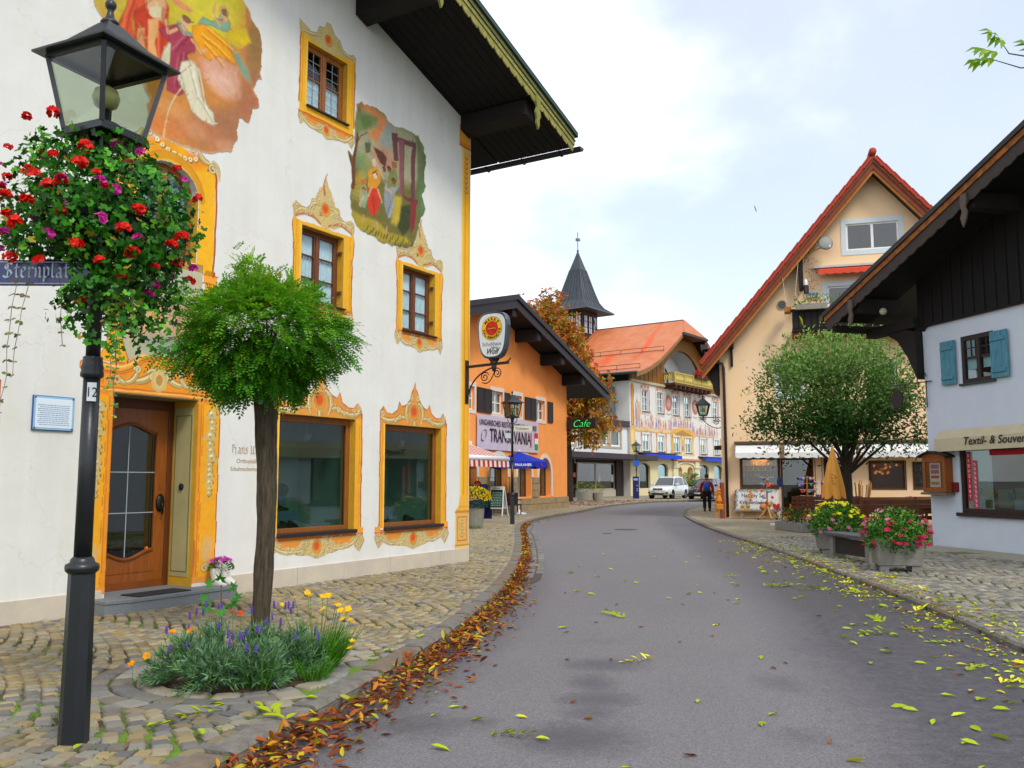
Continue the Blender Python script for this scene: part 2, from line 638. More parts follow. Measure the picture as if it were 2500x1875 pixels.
# ------------------------------------------------------------------ ground, road, pavements, kerbs
def resample(pts,step,start=0.0):
 """points every step metres along a polyline, with tangents"""
 out=[]
 d=start
 acc=0.0
 for i in range(len(pts)-1):
  a,b=Vector(pts[i]),Vector(pts[i+1])
  L=(b-a).length
  while d <= acc+L:
   t=(d-acc)/L
   out.append((a+(b-a)*t,(b-a).normalized()))
   d+= step
  acc+= L
 return out
def smooth_line(pts,k=6):
 """Catmull-Rom"""
 r=[]
 P=[Vector(p) for p in pts]
 for i in range(len(P)-1):
  p0,p1,p2,p3=P[max(i-1,0)],P[i],P[i+1],P[min(i+2,len(P)-1)]
  for j in range(k):
   t=j/k
   r.append(0.5*((2*p1)+(p2-p0)*t+(2*p0-5*p1+4*p2-p3)*t*t+(3*p1-p0-3*p2+p3)*t** 3))
 r.append(P[-1])
 return r

KERB_L=smooth_line([(-3.9,-3),(-2.85,1),(-2.05,3.6),(-1.62,5.13),(-1.31,6.35),(-0.92,7.95),(-0.54,10.01),(-0.13,13.19),(0.13,16.85),(0.24,20.94),(0.27,25.5),(0.28,29.2),(0.55,32.9),(1.55,37.8),(3.4,44.15),(5.7,53.0),(9.4,62.0),(13.5,66.3),(21,69.5),(32,72)])
KERB_R=smooth_line([(3.4,-3),(4.1,3),(4.78,7.86),(4.93,9),(5.18,10.76),(5.45,13.09),(5.72,16.18),(6.1,21.15),(6.4,27.74),(7.0,34.5),(8.0,41.8),(9.6,48.5),(12.5,54.5),(18,59),(28,62)])

M_ASPHALT=bpy.data.materials.new('asphalt')
def _asphalt(m):
 m.use_nodes=True
 n,l=m.node_tree.nodes,m.node_tree.links
 b=n['Principled BSDF']
 b.inputs['Specular IOR Level'].default_value=0.35
 tc=n.new('ShaderNodeTexCoord')
 def noise(sc,det=4,ro=.6):
  k=n.new('ShaderNodeTexNoise')
  k.inputs['Scale'].default_value=sc
  k.inputs['Detail'].default_value=det
  k.inputs['Roughness'].default_value=ro
  l.new(tc.outputs['Object'],k.inputs['Vector'])
  return k
 big,mid,fine=noise(.55,5),noise(9,8,.72),noise(95,4,.8)
 at=n.new('ShaderNodeAttribute')
 at.attribute_name='Col'
 sep=n.new('ShaderNodeSeparateColor')
 l.new(at.outputs['Color'],sep.inputs[0])
 # damp mask = painted mask broken up by noise
 a1=n.new('ShaderNodeMath'); a1.operation='MULTIPLY_ADD'
 l.new(mid.outputs['Fac'],a1.inputs[0]); a1.inputs[1].default_value=1.1; a1.inputs[2].default_value=-0.55
 a2=n.new('ShaderNodeMath'); a2.operation='ADD'
 l.new(sep.outputs[0],a2.inputs[0]); l.new(a1.outputs[0],a2.inputs[1])
 rp=n.new('ShaderNodeValToRGB')
 rp.color_ramp.elements[0].position=.12; rp.color_ramp.elements[1].position=.95
 l.new(a2.outputs[0],rp.inputs[0])
 m1=n.new('ShaderNodeMixRGB')
 m1.inputs[1].default_value=(.128,.120,.127,1)
 m1.inputs[2].default_value=(.160,.149,.152,1)
 l.new(big.outputs['Fac'],m1.inputs[0])
 m2=n.new('ShaderNodeMixRGB')
 l.new(rp.outputs[0],m2.inputs[0])
 l.new(m1.outputs[0],m2.inputs[1])
 m2.inputs[2].default_value=(.058,.052,.061,1)
 sp=n.new('ShaderNodeValToRGB')
 sp.color_ramp.elements[0].position=.33; sp.color_ramp.elements[0].color=(.45,.45,.45,1)
 sp.color_ramp.elements[1].position=.66; sp.color_ramp.elements[1].color=(1.75,1.75,1.75,1)
 l.new(fine.outputs['Fac'],sp.inputs[0])
 m3=n.new('ShaderNodeMixRGB'); m3.blend_type='MULTIPLY'; m3.inputs[0].default_value=1
 l.new(m2.outputs[0],m3.inputs[1]); l.new(sp.outputs[0],m3.inputs[2])
 l.new(m3.outputs[0],b.inputs['Base Color'])
 ro=n.new('ShaderNodeMapRange')
 ro.inputs['To Min'].default_value=.8; ro.inputs['To Max'].default_value=.42
 l.new(rp.outputs[0],ro.inputs['Value']); l.new(ro.outputs[0],b.inputs['Roughness'])
 bp=n.new('ShaderNodeBump'); bp.inputs['Strength'].default_value=.35; bp.inputs['Distance'].default_value=.01
 l.new(fine.outputs['Fac'],bp.inputs['Height']); l.new(bp.outputs[0],b.inputs['Normal'])
_asphalt(M_ASPHALT)

M_GROUND=mat('distant ground','6a665e',.9,var=.2,vscale=.5)
g=MB().poly([(-600,-200,-.17),(600,-200,-.17),(600,1500,-.17),(-600,1500,-.17)]).build('ground',M_GROUND)
tag(g,kind='structure')

# road sheet with a painted damp mask
def road():
 xs=np.concatenate([np.arange(-8,-2.2,.6),np.arange(-2.2,6.2,.07),np.arange(6.2,42,.7)])
 ys=np.concatenate([np.arange(-6,3,.7),np.arange(3,14,.07),np.arange(14,32,.2),np.arange(32,96,.8)])
 X,Y=np.meshgrid(xs,ys,indexing='ij')
 w=np.zeros(X.shape)
 # newer, darker strip along the right side
 bx=np.interp(Y,[-6,3,5.29,6.15,7.38,8.92,11.16,14.96,20.87,29.14,36,45.4,60],[1.6,1.9,2.1,2.38,2.57,2.77,3.24,3.71,4.25,5.15,6.0,7.8,14])
 w=np.maximum(w,np.clip((X-bx)/.9+.5,0,1)*np.interp(Y,[0,8,14,30,60],[.75,.85,.95,.9,.6]))
 w=np.maximum(w,np.clip((X-bx-1.25)/.1+.5,0,1)*np.clip((7.6-Y)/.3,0,1)*np.clip(1-(X-2.9-(Y-5.39)*.21)*-8,0,1)*.95)
 kx=np.interp(Y,[p.y for p in KERB_L],[p.x for p in KERB_L])
 w=np.maximum(w,np.clip(1-(X-kx-.30)/.55,0,1)*np.interp(Y,[4,7,14,20],[.55,.8,.8,.2]))
 for cx,cy,rx,ry,s in [(.83,8.14,.34,.26,.95),(.66,7.43,.20,.34,.8),(.64,6.89,.30,.24,.9),(.40,5.88,.42,.36,.95),(.56,6.5,.22,.25,.7),(-.70,6.2,.45,.35,.7),(-.25,6.27,.2,.16,.6),(1.9,5.9,.3,.3,.45),(.9,9.3,.5,.2,.3),(-.3,11.2,.28,1.8,.55),(2.2,7.4,.25,.4,.5)]:
  q=np.sqrt(((X-cx)/rx)** 2+((Y-cy)/ry)** 2)
  w=np.maximum(w,s*np.clip((1.5-q)/1.2,0,1))
 Z=np.full(X.shape,-.10)
 nx,ny=X.shape
 I,J=np.meshgrid(np.arange(nx-1),np.arange(ny-1),indexing='ij')
 F=np.stack([(I*ny+J).ravel(),((I+1)*ny+J).ravel(),((I+1)*ny+J+1).ravel(),(I*ny+J+1).ravel()],1)
 o=npmesh('road',np.stack([X.ravel(),Y.ravel(),Z.ravel()],1),F,np.repeat(w.reshape(-1,1),3,1),M_ASPHALT)
 tag(o,kind='structure')
 return o
ROAD=road()
# manhole cover and a small valve lid set in the asphalt
def manhole(x,y,r,label):
 t=thing('manhole_cover',label,'manhole cover',(x,y,-.096))
 MB().lathe([(r,0),(r,.004),(r*.94,.006)],n=28).build('rim',mat('worn cast iron','3b3634',.6,metal=.3),t)
 MB().lathe([(r*.88,.001),(r*.88,.007),(.01,.0075)],n=28).build('lid',mat('cast iron lid','4a4543',.65,bump=.4,bscale=80),t)
manhole(3.75,29.5,.38,'round iron manhole cover in the asphalt in mid road')
manhole(2.9,27.4,.13,'small iron valve lid just beside the manhole cover')

def kx_left(y):
 return float(np.interp(y,[p.y for p in KERB_L],[p.x for p in KERB_L]))
def kx_right(y):
 return float(np.interp(y,[p.y for p in KERB_R],[p.x for p in KERB_R]))

# pavement beds
M_BED=bpy.data.materials.new('cobble joints')
def _bed(m):
 m.use_nodes=True
 n,l=m.node_tree.nodes,m.node_tree.links
 b=n['Principled BSDF']; b.inputs['Roughness'].default_value=.95
 tc=n.new('ShaderNodeTexCoord')
 a=n.new('ShaderNodeTexNoise'); a.inputs['Scale'].default_value=1.3; a.inputs['Detail'].default_value=6
 c=n.new('ShaderNodeTexNoise'); c.inputs['Scale'].default_value=30; c.inputs['Detail'].default_value=3
 l.new(tc.outputs['Object'],a.inputs['Vector']); l.new(tc.outputs['Object'],c.inputs['Vector'])
 r=n.new('ShaderNodeValToRGB'); r.color_ramp.elements[0].position=.42; r.color_ramp.elements[1].position=.6
 l.new(a.outputs['Fac'],r.inputs[0])
 s=n.new('ShaderNodeMixRGB'); s.inputs[1].default_value=(*C('2f271e'),1); s.inputs[2].default_value=(*C('554838'),1)
 l.new(c.outputs['Fac'],s.inputs[0])
 g=n.new('ShaderNodeMixRGB'); g.inputs[1].default_value=(*C('3c6410'),1); g.inputs[2].default_value=(*C('77951f'),1)
 l.new(c.outputs['Fac'],g.inputs[0])
 x=n.new('ShaderNodeMixRGB'); l.new(r.outputs[0],x.inputs[0]); l.new(s.outputs[0],x.inputs[1]); l.new(g.outputs[0],x.inputs[2])
 l.new(x.outputs[0],b.inputs['Base Color'])
 bp=n.new('ShaderNodeBump'); bp.inputs['Strength'].default_value=.8; l.new(c.outputs['Fac'],bp.inputs['Height']); l.new(bp.outputs[0],b.inputs['Normal'])
_bed(M_BED)
M_FARCOB=bpy.data.materials.new('far cobbles')
def _far(m):
 m.use_nodes=True
 n,l=m.node_tree.nodes,m.node_tree.links
 b=n['Principled BSDF']; b.inputs['Roughness'].default_value=.85
 tc=n.new('ShaderNodeTexCoord')
 v=n.new('ShaderNodeTexVoronoi'); v.inputs['Scale'].default_value=8.5
 v2=n.new('ShaderNodeTexVoronoi'); v2.inputs['Scale'].default_value=8.5; v2.feature='DISTANCE_TO_EDGE'
 nz=n.new('ShaderNodeTexNoise'); nz.inputs['Scale'].default_value=.6; nz.inputs['Detail'].default_value=5
 for k in (v,v2,nz):l.new(tc.outputs['Object'],k.inputs['Vector'])
 cr=n.new('ShaderNodeValToRGB')
 cr.color_ramp.elements[0].color=(*C('8d8267'),1); cr.color_ramp.elements[1].color=(*C('a59c86'),1)
 l.new(v.outputs['Color'],cr.inputs[0])
 er=n.new('ShaderNodeValToRGB'); er.color_ramp.elements[0].position=.02; er.color_ramp.elements[1].position=.09
 er.color_ramp.elements[0].color=(.35,.33,.28,1)
 l.new(v2.outputs['Distance'],er.inputs[0])
 mu=n.new('ShaderNodeMixRGB'); mu.blend_type='MULTIPLY'; mu.inputs[0].default_value=1
 l.new(cr.outputs[0],mu.inputs[1]); l.new(er.outputs[0],mu.inputs[2])
 mo=n.new('ShaderNodeMixRGB'); mo.blend_type='OVERLAY'; mo.inputs[0].default_value=.4
 l.new(mu.outputs[0],mo.inputs[1]); l.new(nz.outputs['Fac'],mo.inputs[2])
 l.new(mo.outputs[0],b.inputs['Base Color'])
 bp=n.new('ShaderNodeBump'); bp.inputs['Strength'].default_value=.5; l.new(v2.outputs['Distance'],bp.inputs['Height']); l.new(bp.outputs[0],b.inputs['Normal'])
_far(M_FARCOB)

FAR_L,FAR_R=31.0,25.0
def strip(line,x_out,y0,y1,z,name,m,side):
 b=MB()
 ln=[p for p in line if y0-3 <= p.y <= y1+3]
 ys=[y0]+[p.y for p in ln if y0 <p.y <y1]+[y1]
 f=kx_left if side <0 else kx_right
 for i in range(len(ys)-1):
  a,c=ys[i],ys[i+1]
  xa,xc=f(a),f(c)
  q=[(xa,a,z),(xc,c,z),(x_out,c,z),(x_out,a,z)]
  b.poly(q if side <0 else q[::-1])
 return b.build(name,m)
PAV_L=strip(KERB_L,-16,-3,FAR_L,-.022,'pavement',M_BED,-1); tag(PAV_L,kind='structure')
o=strip(KERB_L,-30,FAR_L,95,0.0,'pavement_far',M_FARCOB,-1); tag(o,kind='structure')
PAV_R=strip(KERB_R,24,2,FAR_R,-.062,'pavement_right',M_BED,1); tag(PAV_R,kind='structure')
o=strip(KERB_R,60,FAR_R,62,-.04,'pavement_right_far',M_FARCOB,1); tag(o,kind='structure')

# cobbles ---------------------------------------------------------------
M_COB=mat('granite setts','ffffff',.82,var=.16,vscale=26,attr=True,bump=.5,bscale=70)
def stone_shape(seed):
 r=random.Random(seed)
 def ring(k,z):
  return [((sx*.5+r.uniform(-.05,.05))*k,(sy*.5+r.uniform(-.05,.05))*k,z+r.uniform(-.002,.002)) for sx,sy in ((-1,-1),(1,-1),(1,1),(-1,1))]
 mid=[]
 b=[(x*1.0,y*1.0,-.03) for x,y in ((-.5,-.5),(.5,-.5),(.5,.5),(-.5,.5))]
 t1=ring(1.0,-.012); t2=ring(.80,.002)
 v=b+t1+t2
 f=[]
 for k in (0,4):
  f+=[(k+i,k+(i+1)%4,k+4+(i+1)%4,k+4+i) for i in range(4)]
 f.append((8,9,10,11))
 return np.array(v),np.array(f)
SHAPES=[stone_shape(i) for i in range(14)]
def rough_quad(h):
 return h
def lay(stones,parent,z,n_single,prefix,near=(0.0,0.0)):
 """stones: (x, y, w, d, ang, colour); the n_single nearest become objects, the rest one mesh"""
 stones.sort(key=lambda s:(s[0]-near[0])** 2+(s[1]-near[1])** 2)
 cache={}
 for s in stones[:n_single]:
  k,ci=random.randrange(14),s[5]
  key=(k,ci)
  if key not in cache:
   v,f=SHAPES[k]
   me=bpy.data.meshes.new(prefix)
   me.from_pydata([tuple(p) for p in v],[],[tuple(q) for q in f])
   a=me.color_attributes.new('Col','FLOAT_COLOR','POINT')
   a.data.foreach_set('color',np.tile(np.array([*C(ci),1],np.float32),len(v)))
   me.materials.append(M_COB)
   cache[key]=me
  o=bpy.data.objects.new(prefix,cache[key])
  COL.objects.link(o)
  o.parent=parent
  o.location=(s[0],s[1],z+random.uniform(-.004,.003))
  o.rotation_euler=(random.uniform(-.02,.02),random.uniform(-.02,.02),s[4])
  o.scale=(s[2],s[3],1)
 rest=stones[n_single:]
 Vs,Fs,Cs=[],[],[]
 for i,s in enumerate(rest):
  v,f=SHAPES[random.randrange(14)]
  ca,sa=math.cos(s[4]),math.sin(s[4])
  x=v[:,0]*s[2]; y=v[:,1]*s[3]
  Vs.append(np.stack([s[0]+x*ca-y*sa,s[1]+x*sa+y*ca,v[:,2]+z+random.uniform(-.004,.003)],1))
  Fs.append(f+i*12)
  c=np.array(C(s[5]))*random.uniform(.86,1.14)
  Cs.append(np.tile(c,(12,1)))
 o=npmesh(prefix+'_field',np.concatenate(Vs),np.concatenate(Fs),np.concatenate(Cs),M_COB,parent)
 o['kind']='stuff'
 return o

CU,CV=Vector((0.52,0.854)),Vector((0.854,-0.52))    # along / away from the fresco house front
BED_C=Vector((-2.14,7.34))
def seg_arcs(inside,pitch,W,sag,U,V,org,colours,jit=.012):
 """setts in segmental arcs: rows follow repeated shallow arches"""
 res=[]
 n=int(60/pitch)
 for j in range(-n,n):
  for i in range(-n,n):
   u=i*pitch*1.04+(0.5*pitch if j%2 else 0)
   fr=(u/W)%1.0
   h=sag*(1-(2*fr-1)** 2)
   sl=sag*-4*(2*fr-1)/W
   v=j*pitch+h
   p=org+U*u+V*v
   x,y=p.x+random.uniform(-jit,jit)*.6,p.y+random.uniform(-jit,jit)*.6
   if not inside(x,y):continue
   ang=math.atan2(U.y,U.x)+math.atan(sl)*(-1 if U.x*V.y-U.y*V.x <0 else 1)+random.uniform(-.07,.07)
   res.append((x,y,pitch*random.uniform(.80,.94),pitch*random.uniform(.78,.90),ang,random.choice(colours)))
 return res
def view_ok(x,y,m=0.5):
 return y >3.6 and abs(x)<y*.585+m
def facade_side(x,y):
 """distance in front of the fresco house (positive = street side)"""
 return (x+.83)*.854-(y-17.19)*.52
TAN=['9a8a62','8f8164','a39168','87795d','97896c','a0957a','8c8674']
GREY=['77746f','83807a','6c6a68','8f8a80','7a7266','9a917c']
def in_left(x,y):
 if not view_ok(x,y) or y >FAR_L:return False
 if x >kx_left(y)-.30:return False
 if y <17.3 and facade_side(x,y)<.02:return False
 if y >= 17.3 and x <-6:return False
 if (x-BED_C.x)** 2+(y-BED_C.y)** 2 <1.20** 2:return False
 return True
st=seg_arcs(in_left,.118,1.35,.26,CU,CV,Vector((-.83,17.19)),TAN,.02)
st=[(a,b,c,d,e,(random.choice(GREY) if (b <6.8 and random.random()<.55) or random.random()<.14 else col)) for a,b,c,d,e,col in st]
# two straight rows along the kerb
for p,t in resample(KERB_L,.135):
 if not (3.8 <p.y <FAR_L):continue
 nrm=Vector((-t.y,t.x))
 for k in (.235,):
  q=p+nrm*k
  if view_ok(q.x,q.y) and (q-BED_C).length >1.22:
   st.append((q.x,q.y,.125,.10,math.atan2(t.y,t.x),random.choice(GREY+TAN)))
# rings of larger stones round the planting bed
for r,n in ((.74,21),(.92,27),(1.10,32)):
 for i in range(n):
  a=2*math.pi*(i+.5*(r >1.0)+random.uniform(-.1,.1))/n
  x,y=BED_C.x+r*math.cos(a),BED_C.y+r*math.sin(a)*1.0
  if x <kx_left(y)-.27 and facade_side(x,y)>.05:
   st.append((x,y,.195,.155,a+math.pi/2,random.choice(GREY)))
lay(st,PAV_L,0.0,300,'cobblestone',(-1.5,3.5))

def in_right(x,y):
 if not view_ok(x,y,.8) or y >FAR_R:return False
 if x <kx_right(y)+.62:return False
 d=(x-10.21)*.972+(y-21.74)*.233       # behind the white house front
 if d >-1.25 and y <21.9:return False
 return x <15
GREYR=['827e74','8d887b','77736b','979184','8a8069','6f6c66']
sr=seg_arcs(in_right,.125,1.5,.30,Vector((.97,.24)),Vector((-.24,.97)),Vector((8,12)),GREYR,.02)
for p,t in resample(KERB_R,.15):
 if not (5 <p.y <FAR_R):continue
 nrm=Vector((t.y,-t.x))
 for k in (.30,.43,.56):
  q=p+nrm*k
  if view_ok(q.x,q.y,.8):
   sr.append((q.x,q.y,.142,.12,math.atan2(t.y,t.x),random.choice(GREYR)))
lay(sr,PAV_R,-.04,200,'cobblestone',(4,4))
# flagstones along the white house front
fl=MB()
M_FLAG=mat('pale flagstone','96907f',.85,var=.14,vscale=4,bump=.25,bscale=40)
for i in range(9):
 s0=.2+i*1.25
 b=MB().box(0,1.235,-.62,-.02,-.08,-.035)
 b.build('flagstone',M_FLAG,PAV_R,bevel=.006,loc=(10.21+.233*s0,21.74-.972*s0,0),rot=(0,0,math.atan2(-.972,.233)))
 if i%2== 0:
  b=MB().box(0,1.9,-1.22,-.635,-.08,-.038)
  b.build('flagstone',M_FLAG,PAV_R,bevel=.006,loc=(10.21+.233*(s0-.3),21.74-.972*(s0-.3),0),rot=(0,0,math.atan2(-.972,.233)))

# kerbstones -------------------------------------------------------------
M_KERB=mat('weathered granite','857f76',.85,var=.22,vscale=7,hex2='5c5750',bump=.6,bscale=45)
M_KERB2=mat('rusty granite','86735c',.85,var=.2,vscale=7,hex2='605950',bump=.6,bscale=45)
def kerb(line,y0,y1,length,width,z_top,z_bot,name,side):
 root=bpy.data.objects.new(name,None); COL.objects.link(root); root['kind']='structure'
 pts=resample(line,.05)
 pts=[p for p in pts if y0 <p[0].y <y1]
 i=0
 while i <len(pts)-5:
  n=int(length*random.uniform(.75,1.25)/.05)
  if pts[i][0].y >30:n=int(n*1.6)
  seg=pts[i:min(i+n,len(pts)-1)]
  if len(seg)<4:break
  seg=seg[::max(1,len(seg)// 5)]+([seg[-1]] if len(seg)>5 else [])
  a0=seg[0][0]
  b=MB()
  rows=[]
  for k,(p,t) in enumerate(seg):
   nr=Vector((-t.y,t.x))*side
   off=.012 if k== 0 else (-.012 if k== len(seg)-1 else 0)
   p=p+t*off-a0
   w=random.uniform(-.006,.006)
   rows.append([(p.x,p.y,z_bot),(p.x+nr.x*.004,p.y+nr.y*.004,z_top-.03+w*.5),(p.x+nr.x*.028,p.y+nr.y*.028,z_top+w),(p.x+nr.x*(width-.01),p.y+nr.y*(width-.01),z_top+.001),(p.x+nr.x*width,p.y+nr.y*width,z_top-.02),(p.x+nr.x*width,p.y+nr.y*width,z_bot)])
  vs=[q for r in rows for q in r]
  fs=[]
  for k in range(len(rows)-1):
   for j in range(5):
    a,c=k*6+j,(k+1)*6+j
    fs.append((a,c,c+1,a+1) if side <0 else (a,a+1,c+1,c))
  fs+=[tuple(range(5,-1,-1)),tuple(range((len(rows)-1)*6,len(rows)*6))]
  b.add(vs,fs)
  o=b.build('kerbstone',M_KERB2 if random.random()<.45 else M_KERB,root,loc=(a0.x,a0.y,0))
  i+= n
 return root
kerb(KERB_L,2.5,66,1.05,.20,.006,-.16,'kerb',1)
kerb(KERB_R,3.0,56,1.0,.20,-.03,-.16,'kerb_right',-1)

# sett-paved gutter strip along the left kerb
M_SETT=mat('gutter setts','ffffff',.75,var=.15,vscale=20,attr=True,bump=.4,bscale=60)
gut=MB()
gp_=[(p,t) for p,t in resample(KERB_L,.25) if 12.6 <p.y <37.5]
for i in range(len(gp_)-1):
 (a,ta),(b_,tb)=gp_[i],gp_[i+1]
 w0=.46*min(1,(a.y-12.4)/2.5)
 w1=.46*min(1,(b_.y-12.4)/2.5)
 gut.poly([(a.x+.01,a.y,-.094),(a.x+ta.y*w0,a.y-ta.x*w0,-.094),(b_.x+tb.y*w1,b_.y-tb.x*w1,-.094),(b_.x+.01,b_.y,-.094)])
GUT=gut.build('gutter',mat('gutter joints','4a443d',.9)); tag(GUT,kind='structure')
sg=[]
for p,t in resample(KERB_L,.155):
 if not 13 <p.y <37:continue
 nr=Vector((t.y,-t.x))
 for k in (.10,.255,.405):
  if k >.1 and p.y <14+(k-.1)*6:continue
  q=p+nr*k
  sg.append((q.x,q.y,.145,.14,math.atan2(t.y,t.x),random.choice(['6e6a66','7b7672','625e5c','837d77'])))
lay(sg,GUT,-.088,60,'gutter_sett',(0,12))

# ------------------------------------------------------------------ the fresco house (left)
FL=dict(loc=(-0.83,17.19,0),rz=math.atan2(.854,.52))
HOUSE=thing('fresco_house','tall white plastered house with painted window surrounds and two wall frescoes','house',FL['loc'],FL['rz'])
M_PLASTER=mat('white lime plaster','e2e1dc',.92,var=.05,vscale=1.6,bump=.3,bscale=7)
def weather(m,sc=(3.0,3.0,.22),amt=.10,crack=True):
 """rain streaks and patchy old plaster"""
 n,l=m.node_tree.nodes,m.node_tree.links
 b=n['Principled BSDF']; src=b.inputs['Base Color'].links[0].from_socket
 tc=n.new('ShaderNodeTexCoord'); mp=n.new('ShaderNodeMapping'); mp.inputs['Scale'].default_value=sc
 nz=n.new('ShaderNodeTexNoise'); nz.inputs['Scale'].default_value=1.3; nz.inputs['Detail'].default_value=8; nz.inputs['Roughness'].default_value=.65
 rp=n.new('ShaderNodeValToRGB'); rp.color_ramp.elements[0].position=.35; rp.color_ramp.elements[1].position=.62
 k=1-amt; rp.color_ramp.elements[0].color=(k*.99,k*.98,k*.94,1); rp.color_ramp.elements[1].color=(1,1,1,1)
 mx=n.new('ShaderNodeMixRGB'); mx.blend_type='MULTIPLY'; mx.inputs[0].default_value=1
 l.new(tc.outputs['Object'],mp.inputs[0]); l.new(mp.outputs[0],nz.inputs['Vector']); l.new(nz.outputs['Fac'],rp.inputs[0]); l.new(src,mx.inputs[1]); l.new(rp.outputs[0],mx.inputs[2])
 out=mx.outputs[0]
 if crack:
  v=n.new('ShaderNodeTexVoronoi'); v.feature='DISTANCE_TO_EDGE'; v.inputs['Scale'].default_value=.55
  w=n.new('ShaderNodeTexNoise'); w.inputs['Scale'].default_value=2.5; w.inputs['Detail'].default_value=6
  ad=n.new('ShaderNodeVectorMath'); ad.operation='MULTIPLY_ADD'; ad.inputs[1].default_value=(.7,.7,.7)
  l.new(tc.outputs['Object'],w.inputs['Vector']); l.new(w.outputs['Color'],ad.inputs[0]); l.new(tc.outputs['Object'],ad.inputs[2]); l.new(ad.outputs[0],v.inputs['Vector'])
  cr=n.new('ShaderNodeValToRGB'); cr.color_ramp.elements[0].position=0; cr.color_ramp.elements[0].color=(.80,.79,.77,1); cr.color_ramp.elements[1].position=.004; cr.color_ramp.elements[1].color=(1,1,1,1)
  l.new(v.outputs['Distance'],cr.inputs[0])
  m2=n.new('ShaderNodeMixRGB'); m2.blend_type='MULTIPLY'; m2.inputs[0].default_value=.6
  l.new(out,m2.inputs[1]); l.new(cr.outputs[0],m2.inputs[2]); out=m2.outputs[0]
 l.new(out,b.inputs['Base Color'])
weather(M_PLASTER,amt=.03)
M_SOCLE=mat('pale limestone slabs','cfc3ae',.8,var=.1,vscale=3,hex2='bfb4a6',bump=.12,bscale=25)
M_WOODW=mat('varnished window wood','9a5a1c',.45,var=.25,vscale=5,stretch=(6,6,1),coat=.2)
M_WOODB=mat('brown window wood','6d3d20',.5,var=.22,vscale=5,stretch=(6,6,1))
M_YREVEAL=mat('yellow painted reveal','d6a428',.85,var=.14,vscale=5)
M_LACE=mat('lace curtain','dcebff',.9,var=.18,vscale=24,stretch=(3,1,.6))
M_SILL=mat('dark sheet metal sill','2e2423',.45,var=.2)
HTOP=lambda s:8.60-.297*s            # underside of the roof over the right half
out_l=[(-14,0),(0,0),(0,HTOP(0)),(-7,HTOP(-7)),(-14,HTOP(0))]
W_TOP=(-4.58,-3.66,7.36,8.42)
W_A,W_B=(-4.61,-3.66,4.27,5.45),(-2.12,-1.16,4.16,5.34)
S1,S2,S3=(-4.96,-3.29,.75,2.52),(-2.55,-.92,.74,2.49),(-10.85,-9.17,.75,2.52)
DOOR=(-7.66,-6.41,.14,2.60)
ARCHW=(-7.46,-6.54,4.42,5.68)
holes=[W_TOP+(.16,),W_A+(.2,),W_B+(.2,),S1+(.2,),S2+(.2,),S3+(.2,),DOOR+(.52,),ARCHW+(.2,)]
b=facade(MB(),out_l,holes)
b.poly([(0,0,0),(0,12,0),(0,12,HTOP(0)),(0,0,HTOP(0))])
b.poly([(-14,0,0),(-14,0,HTOP(0)),(-14,12,HTOP(0)),(-14,12,0)])
arch_fill(b,-7.0,.46,5.30,5.68,5.68,.0,.2)
WALL=b.build('wall',M_PLASTER,HOUSE)
# stone slabs along the foot of the wall
x=-10.6
while x <-.02:
 w=random.uniform(1.0,1.5)
 if-8.0 <x+w/2 <-5.9:
  x=-5.92 if x >-7.9 else x
 x1=min(x+w,-.005)
 if x <-7.72 <x1:x1=-7.70
 if x1-x >.1 and not (-7.75 <(x+x1)/2 <-5.95):
  MB().box(x+.003,x1-.003,-.018,.02,-.03,.25).build('plinth_slab',M_SOCLE,WALL,bevel=.004)
 x=x1 if x1 !=-7.70 else-5.93

